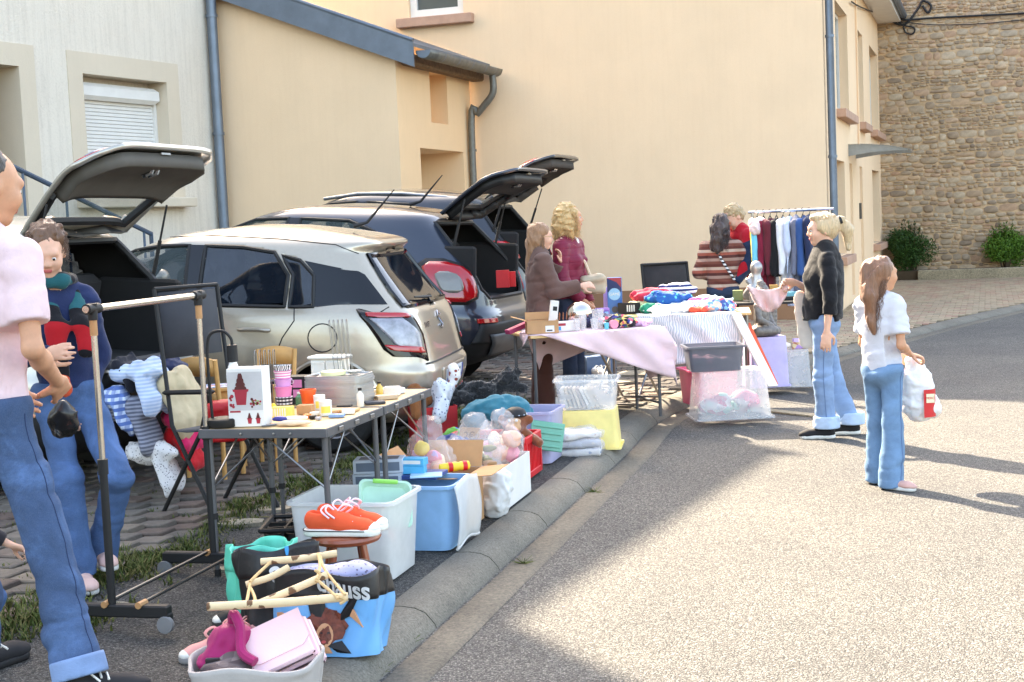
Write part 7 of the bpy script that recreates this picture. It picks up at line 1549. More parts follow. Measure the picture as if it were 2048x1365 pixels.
canvas_shoe(G(-1.14, 5.36), R(205), 'salmon pink canvas shoe left of the fabric basket, front one', m_pks, 'salmon canvas shoes', 1.0, m_pks, M('grey_sole', (150, 146, 144), .7)); canvas_shoe(G(-1.1, 5.47), R(215), 'salmon pink canvas shoe left of the fabric basket, rear one', m_pks, 'salmon canvas shoes', 1.0, m_pks, M('grey_sole', (150, 146, 144), .7))
canvas_shoe(G(-1.1, 5.8), R(195), 'black shoe on the ground left of the mint bag, nearer one', m_black, 'black shoes', 1.0, m_black, m_solek); canvas_shoe(G(-1.04, 5.92), R(200), 'black shoe on the ground left of the mint bag, farther one', m_black, 'black shoes', 1.0, m_black, m_solek)
# blue bin with tilted lid, booklets, small boxes
e = container('blue_bin', 'pale blue storage bin with translucent lid hanging on its side', 'bin', G(-.5, 7.22), .44, .36, .32, KA, m_bluebin, .1, .012, .05)
ld = empty('bin_lid', G(-.262, 7.16, .02), KA, 'translucent curved lid leaning on the kerb side of the blue bin', 'lid'); rows = [[(.02*math.sin(PI*v), -.19+.38*u, .02+.31*v-.012*math.cos(2*PI*u)) for u in [i/12 for i in range(13)]] for v in [j/10 for j in range(11)]]
MB().grid(rows).build('lid_sheet', m_frost, ld, True, solid=.006); MB().tube([rows[0][i] for i in range(13)], .008, 6).build('lid_rim', m_frost, ld, True)
boxthing('blue_folder', 'dark blue folder across the top of the blue bin', 'folder', G(-.5, 7.3, .326), (.24, .2, .02), KA, M('navy_card', (44, 72, 132), .5)); boxthing('booklet', 'pale blue booklet lying on the dark blue folder', 'booklet', G(-.46, 7.2, .348), (.16, .12, .008), KA+.3, M('pale_blue_card', (170, 204, 226), .6))
m_cy = M('cyan_card', (64, 168, 208), .5)
e = boxthing('medicine_box', 'lower small cyan carton on the blue folder', 'box', G(-.53, 7.28, .347), (.13, .07, .04), KA+.1, m_cy, group='small cyan cartons'); e = boxthing('medicine_box', 'upper small cyan carton on the blue folder', 'box', G(-.525, 7.28, .388), (.13, .07, .038), KA-.05, m_cy, group='small cyan cartons'); rect_front(e, -.05, .05, .01, .028, -.0357, m_cardw)
for k, lb in enumerate(('lower grey printed carton behind the big frosted bin', 'upper grey printed carton behind the big frosted bin')):
    e = boxthing('glass_box', lb, 'box', G(-.7, 7.3, .28+.07*k), (.25, .15, .068), KA+.12+.1*k, M('silver_card', (176, 184, 194), .5), group='grey printed cartons'); rect_front(e, -.11, .11, .012, .056, -.0757, M('print_steel', (92, 104, 120), .5)); decal(e, [(-.1, -.05, .0685), (.1, -.05, .0685), (.1, .05, .0685), (-.1, .05, .0685)], M('print_dark', (70, 76, 86), .5))
boxthing('card_support', 'brown carton standing behind the frosted bin under the grey cartons', 'box', G(-.7, 7.3), (.24, .16, .278), KA+.1, m_card)
# brown carton with flaps
def flapbox(name, lb, loc, L_, W_, Hb, rot, mat, flaps, inner=None):
    e = empty(name, loc, rot, lb, 'carton'); openbox(MB(), L_, W_, Hb, .005, 0).build('carton_walls', mat, e)
    for (side, ln_, ang) in flaps:
        a = R(ang); ax = {'f': (0, -1), 'b': (0, 1), 'l': (-1, 0), 'r': (1, 0)}[side]; hw = (L_ if ax[1] else W_)/2-.003; o_ = (ax[0]*L_/2, ax[1]*W_/2); ux, uy = (1, 0) if ax[1] else (0, 1)
        d = (ax[0]*math.cos(a), ax[1]*math.cos(a), math.sin(a)); p = [(o_[0]+s_*ux*hw, o_[1]+s_*uy*hw, Hb+.002) for s_ in (-1, 1)]; q = [tuple(c+dd*ln_ for c, dd in zip(v, d)) for v in p]; MB().add([p[0], p[1], q[1], q[0]], [(0, 1, 2, 3)]).build('flap', mat, e, solid=.004)
    return e
flapbox('brown_carton', 'brown cardboard box with open flaps between blue bin and white box', G(-.42, 7.66), .38, .34, .28, KA, m_card, [('f', .17, 8), ('r', .15, 5), ('l', .15, 50), ('b', .15, 65)])
flapbox('white_carton', 'long white cardboard box at the kerb holding a plastic bag of toys', G(-.17, 8.28), .34, .62, .24, KA, m_cardw, [])
m_film = glassy('thin_clear_film', (232, 228, 230), .24, .12, .6)
def plastic_bag(name, lb, loc, r, seed, inner):
    e = empty(name, loc, 0, lb, 'plastic bag', 'clear plastic bags'); sdf_mesh('bag_film', [ell((0, 0, r[2]*.85), r, None, .02), cap((0, 0, r[2]*1.5), (.01, 0, r[2]*1.95), r[0]*.35, r[0]*.5, .04)], .011, m_film, e, [(.014, 24, seed), (.008, 55, seed+1), (.004, 110, seed+2)])
    for i, (c, rr, mt) in enumerate(inner): sdf_mesh('toy', [ell(c, rr)], max(.006, min(rr)*.18), mt, e, [(min(rr)*.12, 60, seed+i)])
    return e
m_pk = [M('toy_pink', (238, 150, 170), .6), M('toy_lilac', (202, 176, 222), .6), M('toy_peach', (240, 186, 160), .6), M('toy_cream', (240, 224, 190), .6), M('toy_yellow', (240, 206, 60), .5), M('toy_brown', (150, 110, 70), .7), M('toy_olive', (130, 120, 70), .7), M('toy_sky', (150, 190, 230), .6)]
rs = random.Random(4)
plastic_bag('toy_bag', 'clear plastic bag of pink and lilac toys standing in the brown carton', G(-.47, 7.68, .22), (.12, .11, .15), 71, [((rs.uniform(-.07, .07), rs.uniform(-.07, .07), rs.uniform(.05, .2)), (rs.uniform(.025, .045),)*3, rs.choice(m_pk[:5])) for _ in range(16)])
plastic_bag('toy_bag', 'clear plastic bag with brown leaf-like toys on the white box', G(-.24, 8.12, .2), (.17, .16, .13), 75, [((rs.uniform(-.1, .1), rs.uniform(-.1, .1), rs.uniform(.05, .14)), (rs.uniform(.03, .05), rs.uniform(.03, .05), .02), rs.choice(m_pk[5:7]+[m_pk[3]])) for _ in range(11)])
plastic_bag('toy_bag', 'crumpled clear plastic bag with pink toy at the far end of the white box', G(-.1, 8.48, .2), (.15, .14, .12), 79, [((rs.uniform(-.08, .08), rs.uniform(-.08, .08), rs.uniform(.05, .14)), (rs.uniform(.03, .055),)*3, rs.choice([m_pk[0], m_pk[2], m_pk[7], m_pk[3]])) for _ in range(9)])
e = empty('squeeze_toy', G(-.33, 7.62, .30), R(20), 'yellow toy bottle with red bands lying on the carton flap', 'toy'); MB().lathe([(.012, -.1), (.024, -.09), (.026, .0), (.022, .02), (.026, .04), (.024, .075), (0, .085)], (0, 0, .02), 16, rotm(0, PI/2, 0)).build('toy_body', m_pk[4], e, 40)
for x in (-.03, .05): MB().lathe([(.0265, -.012), (.0265, .012)], (x, 0, .02), 16, rotm(0, PI/2, 0), caps=False).build('toy_band', m_redpl, e, 40)
lump('blue_jeans', 'folded dark blue denim in front of the red crate', 'denim', G(-.38, 8.6, .2), (.13, .08, .07), denim('indigo_denim', (40, 58, 112)), 81, .012, 26); lump('blue_felt', 'pale blue crumpled cloth between the toy bags', 'cloth', G(-.34, 8.05, .2), (.12, .1, .08), fabric('pale_blue_felt', (160, 196, 226)), 82, .012, 26)
o = lump('white_sack', 'white plastic sack hanging down the kerb side of the white box', 'sack', G(-.12, 7.86, .0), (.09, .1, .15), glassy('white_sack_film', (230, 230, 230), .92, .4), 83, .012, 22, .01)
# red crate with teddy bear
cr = empty('red_crate', G(-.16, 9.07), KA, 'red and black plastic folding crate with a toy monkey sitting in it', 'crate'); L_, W_, Hc = .54, .38, .26
for sx in (-1, 1):
    mb = MB(); mb.box((sx*L_/2, 0, Hc-.02), (.02, W_, .045), None, .004).box((sx*L_/2, 0, .02), (.02, W_, .04), None, .004)
    for y_ in (-W_/2+.015, W_/2-.015): mb.box((sx*L_/2, y_, Hc/2), (.022, .03, Hc-.06))
    s_ = mb.build('side_frame', m_redpl, cr)
    for i in range(9): MB().box((sx*L_/2, -W_/2+.05+.035*i, Hc/2), (.012, .011, Hc-.08)).build('slat', m_redpl, s_)
    MB().box((sx*(L_/2-.006), 0, Hc/2), (.004, W_-.06, Hc-.08)).build('backing', m_redpl, s_)
for sy in (-1, 1):
    s_ = MB().box((0, sy*W_/2, Hc-.02), (L_-.022, .02, .045), None, .004).box((0, sy*W_/2, .02), (L_-.022, .02, .04), None, .004).build('end_frame', m_redpl if sy > 0 else m_black, cr)
    for i in range(13): MB().box((-L_/2+.04+.038*i, sy*W_/2, Hc/2), (.012, .012, Hc-.08)).build('slat', m_black, s_)
    MB().box((0, sy*(W_/2-.01), Hc/2), (L_-.06, .004, Hc-.06)).build('lining', M('red_black_check', (150, 60, 60), .7, var=.6, vs=60), s_)
MB().box((0, 0, .012), (L_-.03, W_-.03, .012)).build('crate_floor', m_redpl, cr)
m_plush = M('brown_plush', (132, 72, 40), .95, var=.2, vs=50, bmp=.8, bs=220, sheen=.5); m_plush2 = M('tan_plush', (206, 160, 120), .95, var=.15, vs=50, bmp=.8, bs=220, sheen=.5)
bear = empty('toy_monkey', G(.0, 9.03, .17), R(-12), 'brown plush monkey with studded cap sitting in the red crate', 'plush toy')
sdf_mesh('plush_body', [ell((0, 0, .06), (.09, .07, .08)), ell((0, 0, .17), (.075, .068, .07)), ell((0, -.05, .15), (.05, .04, .035), None, .02), cap((-.07, 0, .1), (-.15, -.05, .04), .032, .03), cap((.07, 0, .1), (.15, -.04, .05), .032, .03), ell((.085, 0, .19), (.03, .018, .03)), ell((-.085, 0, .19), (.03, .018, .03))], .008, m_plush, bear, [(.003, 60, 84)])
sdf_mesh('muzzle', [ell((0, -.072, .152), (.05, .034, .032)), ell((0, -.06, .19), (.048, .024, .02))], .006, m_plush2, bear, [(.002, 60, 85)])
for sx in (-1, 1): MB().lathe([(.011*math.sin(t), -.011*math.cos(t)) for t in [PI*i/6 for i in range(7)]], (sx*.022, -.078, .196), 10).build('toy_eye', m_eye, bear, True)
MB().lathe([(.072, .215), (.076, .222), (.06, .255), (.03, .27), (0, .274)], n=20).build('cap', m_black, bear, 40); mb = MB()
for i in range(12): t = 2*PI*i/12; mb.lathe([(.006, 0), (.004, .004), (0, .005)], (.073*math.cos(t), .073*math.sin(t), .225), 6)
mb.build('cap_studs', m_chrome, bear)
bd = boxthing('price_card', 'brown cardboard price sign standing at the back of the red crate', 'sign', G(-.3, 8.95, .2), (.15, .006, .12), KA-.3, m_card, .001, tilt=R(-14)); lettering('2€', .07, M('card_ink', (110, 74, 48), .8), bd, (0, -.0035, .065), (1, 0, 0), (0, 0, 1))
# lilac bin with teal lid, teal trousers, black fur, red bag
container('lilac_bin', 'lilac clear storage bin with a teal lid hanging on its corner', 'bin', G(.08, 9.66), .42, .4, .34, KA, m_lilac, .08, .014, .04)
tl = empty('ribbed_teal_cover', G(.2, 9.4, .2), KA+.3, 'teal green ribbed plastic cover hanging on the corner of the lilac bin', 'cover'); tl.rotation_euler = (R(-16), R(10), KA+.25); MB().box((0, 0, 0), (.22, .012, .19), None, .005).build('lid_sheet', m_teallid, tl)
for i in range(4): MB().box((0, -.009, -.065+.042*i), (.19, .008, .014), None, .003).build('rib', m_teallid, tl)
lump('teal_trousers', 'folded teal trousers heaped behind the red crate', 'clothes', G(-.12, 9.55, .22), (.24, .13, .12), fabric('teal_cotton', (46, 112, 128)), 86, .014, 18, .012)
fur = M('black_fur', (26, 25, 27), .9, var=.3, vs=60, bmp=1, bs=160, sheen=.3); o = lump('black_fur_plush', 'fluffy black fur plush lying across the top of the heap', 'plush toy', G(-.2, 9.85, .36), (.2, .1, .09), fur, 87, .012, 40, .009, prims=[ell((-.05, 0, .06), (.16, .09, .08)), cap((.05, 0, .08), (.17, .0, .15), .07, .06, .05), ell((.19, 0, .18), (.055, .05, .05)), ell((.16, 0, .235), (.022, .018, .022)), cap((.15, -.02, .1), (.26, -.04, .09), .04, .03), cap((-.15, 0, .05), (-.26, -.04, -.02), .05, .035)], cut=False)
tuft = MB(); rs = random.Random(8)
for _ in range(1500):
    v = random.choice(o.data.vertices).co; nrm = Vector((rs.gauss(0, 1), rs.gauss(0, 1), rs.gauss(.2, 1))).normalized(); L_ = rs.uniform(.012, .028); sd_ = nrm.orthogonal().normalized()*.002; tuft.add([v+sd_, v-sd_, v+nrm*L_], [(0, 1, 2)])
tuft.build('fur_tufts', fur, o, fix=False)
rb = empty('red_shopper', G(-.56, 9.75), .3, 'red paper shopper stuffed with a brown fringed scarf and printed cloth', 'shopping bag'); openbox(MB(), .3, .2, .34, .003, .05).build('bag_wall', M('red_paper', (190, 34, 40), .6), rb)
sdf_mesh('brown_scarf', [cap((-.1, -.02, .34), (-.13, -.06, .46), .05, .045), cap((-.13, -.06, .46), (-.14, -.12, .3), .045, .035), ell((-.06, .02, .4), (.08, .07, .07))], .009, fabric('rust_scarf', (134, 82, 46), folds=1), rb, [(.01, 40, 88, (1, 1, .4))])
sdf_mesh('printed_blouse', [cap((.04, 0, .34), (.06, -.05, .48), .06, .05), cap((.06, -.06, .46), (.02, -.14, .28), .05, .045), ell((.08, .02, .42), (.07, .06, .08))], .009, fabric('grey_leaf_print', (206, 208, 214), (96, 102, 124), 'flowers', 40), rb, [(.012, 35, 89)]); sdf_mesh('dotted_cloth', [cap((.14, .1, .36), (.2, .12, .56), .05, .04)], .009, fabric('dotted_cotton', (230, 222, 218), (150, 70, 60), 'dots', 26), rb, [(.01, 30, 90)])
lump('green_bag', 'bright green and blue printed bag beside the red shopper', 'bag', G(-.4, 9.3, .0), (.09, .07, .15), fabric('green_blue_print', (96, 156, 66), [(96, 156, 66), (52, 92, 170), (120, 180, 80)], 'patch', 12), 91, .008, 24)
# wrapped linen pile
for k, (h, lb) in enumerate(((0, 'lowest of the flat wrapped linen packs near the yellow bin'), (.06, 'middle one of the flat wrapped linen packs near the yellow bin'), (.115, 'topmost of the flat wrapped linen packs near the yellow bin'))):
    e = empty('wrapped_linen', G(.42, 9.86, h), KA+.15+.2*k, lb, 'linen pack', 'flat wrapped linen packs'); sdf_mesh('linen', [rbox((0, 0, .03), (.16-.01*k, .12, .026), None, .02)], .011, fabric('linen_%d' % k, [(214, 210, 206), (190, 190, 196), (222, 216, 206)][k], [(150, 160, 180), (206, 200, 196), (200, 180, 170)][k], 'flowers', 18), e, [(.006, 24, 92+k)]); sdf_mesh('film', [rbox((0, 0, .031), (.175-.01*k, .135, .03), None, .022)], .011, m_film, e, [(.01, 26, 96+k), (.005, 70, 97)])
# yellow bin upside down with clear bin of books
yb = at(1181, 898); YB2 = Vector((yb.x, yb.y+.12, 0)); container('yellow_bin', 'lemon yellow plastic bin turned upside down at the kerb', 'bin', G(YB2.x, YB2.y), .44, .34, .27, KA+.12, m_yellow, .08, .018, .03, flip=True)
cb = container('book_bin', 'clear plastic bin of books on top of the yellow bin', 'bin', G(YB2.x, YB2.y, .278), .43, .33, .21, KA+.12, m_clearbin, .1, .016, .03)
mb_ = [M('book_%d' % i, c_, .7) for i, c_ in enumerate(((226, 220, 206), (206, 190, 166), (188, 176, 160), (222, 206, 186), (176, 160, 150), (230, 226, 220)))]
for i in range(9):
    b = MB().box((0, 0, .08), (.018, .13, .15), None, .002).build('book', mb_[i % 6], None); b.location = G(YB2.x, YB2.y, .285)+Vector((-.14+.031*i, -.04, 0)); b.rotation_euler = (0, R(-14-2*i), KA+.12); tag(b, 'leftmost pale paperback leaning in the clear book bin' if i == 0 else 'rightmost pale paperback leaning in the clear book bin' if i == 8 else 'pale paperback between others in the clear book bin', 'book', 'books in the clear bin')
# ================================================================ SECOND STALL
def drape(name, lb, cat, loc, rot, TLx, TWy, Ht, cx, cy, L_, W_, crot, mat, n=44, sag=.02, seed=1):
    """cloth laid on a table top of size TLx x TWy at height Ht, hanging over its edges"""
    rows = []; rs = np.random.RandomState(seed); ph = rs.uniform(0, 6, 4)
    for i in range(n+1):
        r_ = []
        for j in range(n+1):
            u, v = -L_/2+L_*i/n, -W_/2+W_*j/n; x = cx+u*math.cos(crot)-v*math.sin(crot); y = cy+u*math.sin(crot)+v*math.cos(crot)
            dx = max(0, abs(x)-TLx/2); dy = max(0, abs(y)-TWy/2); d = math.hypot(dx, dy); sx, sy = math.copysign(1, x), math.copysign(1, y)
            px_, py_ = min(abs(x), TLx/2), min(abs(y), TWy/2); drop = max(0, d-.01); fold = .03*math.sin(9*(x if dy > dx else y)+ph[0])+.016*math.sin(23*(x+y)+ph[1]); k = min(1, drop/.12)
            ex = (dx/d if d else 0)*(.012+.10*drop+fold*k); ey = (dy/d if d else 0)*(.012+.10*drop+fold*k)
            if d and dx > 0 and dy > 0: ex += .03*k; ey += .03*k
            r_.append((sx*(px_+ex), sy*(py_+ey), Ht+.004-drop*.97+(.002*math.sin(31*x+17*y) if d == 0 else 0)))
        rows.append(r_)
    o = MB().grid(rows).build(name, mat, None, True, solid=.003, fix=False); o.location = loc; o.rotation_euler = (0, 0, rot); return tag(o, lb, cat)
def trestle(lb, loc, rot, L_, W_, Ht, mat=m_pine, tube=m_greytube):
    e = empty('folding_table', loc, rot, lb, 'table', 'tables of the second stall'); MB().box((0, 0, Ht-.012), (L_, W_, .022), None, .004).build('table_top', mat, e)
    for sx in (-1, 1):
        for sy in (-1, 1): x, y_ = sx*(L_/2-.04), sy*(W_/2-.05); wx = loc[0]+x*math.cos(rot)-y_*math.sin(rot); wy = loc[1]+x*math.sin(rot)+y_*math.cos(rot); MB().tube([(x, y_, Ht-.02), (x, y_, gz(wx, wy)-loc[2])], .014, 8).build('leg', tube, e, True)
        MB().tube([(sx*(L_/2-.04), -W_/2+.05, .09), (sx*(L_/2-.04), W_/2-.05, .09)], .011, 8).build('stretcher', tube, e, True)
    return e
PT = G(.6, 11.72); PR = R(16); PH = .70; trestle('folding table under the rose cloth', PT, PR, 1.12, .62, PH)
drape('rose_tablecloth', 'pale rose cloth hanging in points over the folding table', 'tablecloth', PT, PR, 1.12, .62, PH, .2, -.05, 1.45, 1.0, R(-22), m_pinkcloth, seed=3)
def pt_(x, y_, dz=0): c, s_ = math.cos(PR), math.sin(PR); return Vector((PT.x+x*c-y_*s_, PT.y+x*s_+y_*c, PT.z+PH+.009+dz))
e = flapbox('open_carton', 'open brown carton with shipping label at the left end of the rose table', pt_(-.42, -.16), .25, .17, .1, PR-.2, m_card, [('l', .12, 18), ('b', .06, 80)]); rect_front(e, .02, .09, .01, .06, -.0862, m_cardw); rect_front(e, .03, .075, .018, .028, -.0868, m_ink)
lidm = M('magenta_card', (178, 62, 104), .6); o = boxthing('magenta_box', 'long magenta card box sticking out left of the open carton', 'box', pt_(-.56, -.02, .03), (.24, .07, .035), PR+.35, lidm); o.rotation_euler = (0, R(-16), PR+.3)
e = boxthing('phone_box', 'tall slim white phone box standing in the open carton', 'box', pt_(-.33, -.14, .02), (.065, .035, .23), PR-.1, m_cardw); rect_front(e, -.012, .022, .15, .185, -.0182, m_ink); e.rotation_euler = (0, R(8), PR-.1); lettering('8', .02, m_ink, e, (0, -.0184, .06), (1, 0, 0), (0, 0, 1))
bl = empty('mirror_ball', pt_(-.0, .14), 0, 'big shiny silver mirror ball in the middle of the rose table', 'ball'); MB().lathe([(.108*math.sin(PI*i/24), .108-.108*math.cos(PI*i/24)) for i in range(25)], n=40).build('sphere', M('mirror_silver', (214, 206, 198), .06, 1, var=.03), bl, True); MB().lathe([(.03, .0), (.03, .006), (.0, .007)], n=16).build('ball_foot', m_chrome, bl)
m_gl = glassy('drinking_glass', (232, 228, 226), .3, .05, .8)
for i, (x, y_, h, r_, lb) in enumerate(((-.08, -.18, .13, .03, 'tall clear glass at the front of the rose table'), (-.14, -.2, .1, .028, 'short clear glass left of the tall one'), (.06, -.14, .16, .05, 'large square glass vase beside the mirror ball'), (.0, -.22, .09, .032, 'low clear tumbler at the front edge of the rose table'))): lath('glass', lb, 'glass', pt_(x, y_), [(r_*.8, 0), (r_, h), (r_*.93, h), (r_*.74, .008), (0, .008)], m_gl, 20 if i != 2 else 4, 'glassware on the rose table')
e = boxthing('white_box', 'white box with red lettering behind the glasses', 'box', pt_(-.2, -.1), (.2, .12, .075), PR, m_cardw); rect_front(e, -.09, -.02, .045, .065, -.0607, M('print_red', (168, 44, 58), .6)); rect_front(e, -.09, -.06, .01, .04, -.0608, M('cyan_print', (40, 150, 210), .5))
o = empty('letter_rack', pt_(-.2, .02, .08), PR, 'copper wire letter rack on the white box', 'rack')
for i in range(6): MB().tube([(-.08+.03*i, -.03, 0), (-.075+.03*i, -.03, .05), (-.06+.03*i, .03, .06), (-.065+.03*i, .03, 0)], .002, 5).build('wire', M('copper_wire', (190, 130, 100), .3, .8), o)
lath('tape_roll', 'pink roll lying on its side at the front of the rose table', 'roll', pt_(.17, -.2, .035)+Vector((0, 0, 0)), [(.018, -.02), (.035, -.02), (.035, .02), (.018, .02)], m_pk[0], 20).rotation_euler = (PI/2, 0, .3)
lath('blue_pot', 'small turquoise pot beside the pink roll', 'pot', pt_(.11, -.2), [(.018, 0), (.02, .05), (0, .052)], M('turquoise_pot', (90, 190, 210), .4), 14)
lump('navy_jacket', 'folded navy satin jacket on the rose table', 'jacket', pt_(.2, .08), (.2, .13, .06), fabric('navy_satin', (74, 74, 104), rough=.4), 131, .012, 22, .01)
lump('printed_scarf', 'black scarf with bright flowers spilling over the rose table', 'scarf', pt_(.24, -.1), (.17, .11, .05), fabric('bright_floral', (34, 32, 40), [(216, 90, 110), (240, 226, 220), (34, 32, 40), (60, 60, 130), (226, 190, 110), (70, 130, 110)], 'patch', 32), 134, .014, 26, .008)
lump('lilac_shirt', 'lilac shirt lying at the right end of the rose table', 'shirt', pt_(.44, -.02), (.13, .12, .03), fabric('lilac_jersey', (216, 178, 214)), 137, .01, 24, .009)
lump('fluffy_toy', 'cream fluffy toy behind the navy jacket', 'plush toy', pt_(.14, .24), (.07, .05, .05), M('cream_fluff', (236, 220, 188), .95, bmp=1, bs=90), 140, .012, 40, .009)
e = boxthing('doll_box', 'purple toy carton standing at the back of the rose table', 'box', pt_(.24, .26), (.11, .06, .14), PR, M('violet_card', (172, 120, 192), .5)); rect_front(e, -.04, .05, .02, .12, -.0306, M('print_violet', (120, 84, 160), .5)); rect_front(e, .01, .045, .075, .11, -.031, m_pk[7])
# ---- second table with heaped clothes
P2 = G(1.5, 13.05); R2 = R(-8); H2 = .74; trestle('folding table heaped with clothes', P2, R2, 1.3, .75, H2, m_pine, m_steel)
def p2(x, y_, dz=0): c, s_ = math.cos(R2), math.sin(R2); return Vector((P2.x+x*c-y_*s_, P2.y+x*s_+y_*c, P2.z+H2+.002+dz))
e = boxthing('game_box', 'tall blue and red game box standing on end', 'box', p2(-.56, .05), (.13, .07, .33), R2, M('game_blue', (58, 110, 176), .4))
rect_front(e, -.064, .064, .2, .328, -.0356, M('game_red', (160, 60, 66), .4)); decal(e, [(-.064, -.0358, .2), (.064, -.0358, .2), (.064, -.0358, .235), (.02, -.0358, .29), (-.064, -.0358, .325)], M('game_navy', (36, 52, 96), .4)); decal(e, [(.055*math.cos(t), -.0362, .18+.055*math.sin(t)) for t in [2*PI*i/20 for i in range(20)]], M('game_light', (140, 190, 226), .4)); decal(e, [(.03*math.cos(t), -.0362, .04+.03*math.sin(t)) for t in [2*PI*i/20 for i in range(20)]], M('print_dark', (70, 76, 86), .5)); lettering('GAME', .035, m_cardw, e, (0, -.0366, .18), (1, 0, 0), (0, 0, 1))
boxthing('violet_box', 'slim violet box behind the game box', 'box', p2(-.64, .14), (.06, .05, .24), R2, M('lilac_card', (196, 160, 214), .5)); e = boxthing('film_box', 'flat black carton with white print right of the game box', 'box', p2(-.43, -.02), (.2, .06, .1), R2, m_black)
for i in range(4): rect_front(e, -.02+.02*i, -.008+.02*i, .02, .08, -.0306, m_cardw)
clothes = [('red_shirt', 'bright coral red shirt folded on the left of the clothes heap', (-.22, .12, .1), (.2, .1, .06), fabric('coral_jersey', (216, 62, 82))), ('striped_shirt', 'navy and white striped shirt on top of the clothes heap', (.0, .2, .14), (.2, .1, .06), fabric('navy_white_stripe', (40, 50, 100), (236, 234, 234), 'stripes', 26)), ('blue_shirt', 'royal blue printed T-shirt in the clothes heap', (-.06, .02, .06), (.22, .11, .07), fabric('royal_print', (34, 92, 160), (80, 190, 190), 'flowers', 18)), ('green_shirt', 'emerald green shirt at the front of the clothes heap', (-.2, -.1, .0), (.14, .08, .05), fabric('emerald_jersey', (24, 132, 104))), ('white_shirt', 'white shirt spread under the clothes heap', (.0, -.08, 0), (.34, .18, .045), fabric('white_heap', (228, 226, 226))), ('pink_stripe_shirt', 'pink and white shirt on the right of the clothes heap', (.26, .06, .02), (.18, .13, .06), fabric('pink_stripe', (226, 120, 160), (236, 232, 232), 'stripes', 24)), ('floral_shirt', 'multicoloured floral shirt at the right end of the heap', (.34, -.1, .0), (.2, .12, .06), fabric('mixed_floral', (120, 170, 200), [(226, 110, 120), (236, 232, 230), (70, 90, 150), (240, 190, 170)], 'patch', 28)), ('yellow_shirt', 'pale yellow folded shirt under the coral one', (-.28, .1, .0), (.16, .12, .07), fabric('lemon_jersey', (232, 222, 170))), ('orange_shirt', 'orange red cloth at the front edge of the heap', (.2, -.22, .0), (.09, .06, .04), fabric('vermilion_cloth', (226, 84, 60))), ('pale_blue_shirt', 'pale blue shirt at the back of the heap', (.3, .22, .03), (.2, .1, .05), fabric('ice_blue', (176, 206, 224)))]
for i, (nm, lb, c_, r_, mt) in enumerate(clothes): lump(nm, lb, 'shirt', p2(*c_), r_, mt, 150+i*3, .016, 22, .011, 'heaped clothes')
m_zeb = fabric('zebra_leaf_print', (232, 230, 230), (190, 196, 202), 'zebra', 15); o = drape('printed_cloth', 'white cloth with grey leaf stripes hanging from the clothes table', 'tablecloth', P2, R2, 1.3, .75, H2, .1, -.42, .86, .8, R(6), m_zeb, 30, seed=6)
MB_l = M('lime_paper', (216, 236, 150), .6); boxthing('lime_sheet', 'pale lime paper strip at the front edge of the clothes table', 'paper', p2(-.4, -.3), (.26, .07, .004), R2, MB_l); boxthing('cream_sheet', 'cream card box at the front of the clothes table', 'box', p2(-.12, -.3), (.14, .06, .03), R2, M('cream_card', (232, 220, 206), .6))
# chrome camp chair frame under the tables
e = empty('chair_frame', G(.98, 12.5), R(-30), 'empty chrome folding chair frame standing under the rose table', 'chair')
for sx in (-1, 1): MB().tube(catmull([Vector(q) for q in ((sx*.2, -.25, .02), (sx*.2, -.25, .02), (sx*.2, .22, .52), (sx*.2, .26, .56), (sx*.2, .26, .56))], 5), .01, 8).build('cross_tube', m_steel, e, True); MB().tube([(sx*.18, .28, .02), (sx*.18, -.18, .5)], .01, 8).build('leg', m_steel, e, True)
MB().tube([(-.2, -.25, .02), (.2, -.25, .02)], .01, 8).build('floor_tube', m_steel, e, True); MB().tube([(-.18, .28, .02), (.18, .28, .02)], .01, 8).build('floor_tube', m_steel, e, True); MB().grid([[(x, y_, .5) for x in (-.19, .19)] for y_ in (-.18, .2)]).build('seat', m_mesh, e, solid=.01)
canvas_shoe(G(.86, 14.2), R(-60), 'white trainer with black stripes on the ground behind the rose table', M('white_trainer', (222, 220, 216), .6), None, 1.1)
boxthing('bench_box', 'blue grey box on the ground behind the rose table', 'box', G(.86, 14.45), (.3, .2, .2), .2, M('slate_card', (96, 120, 150), .6))
# black armchair behind the clothes table
e = empty('patio_chair', G(1.72, 14.9), R(20), 'black mesh patio chair behind the clothes heap', 'chair'); m_pc = fabric('black_mesh', (56, 52, 52), folds=.1)
for sx in (-1, 1): MB().tube([(sx*.26, -.2, 0), (sx*.26, .18, .45), (sx*.26, .28, 1.12)], .016, 8).build('frame_tube', m_black, e, True); MB().tube([(sx*.26, .25, 0), (sx*.26, -.22, .45)], .014, 8).build('leg', m_black, e, True)
MB().grid([[(x, .18+.1*z/.62, .48+z) for x in (-.25, 0, .25)] for z in (0, .3, .62)]).build('backrest', m_pc, e, True, solid=.008); MB().grid([[(x, y_, .45) for x in (-.25, 0, .25)] for y_ in (-.22, 0, .18)]).build('seat', m_pc, e, True, solid=.008); MB().tube([(-.26, .275, 1.11), (.26, .275, 1.11)], .016, 8).build('top_tube', m_black, e, True)
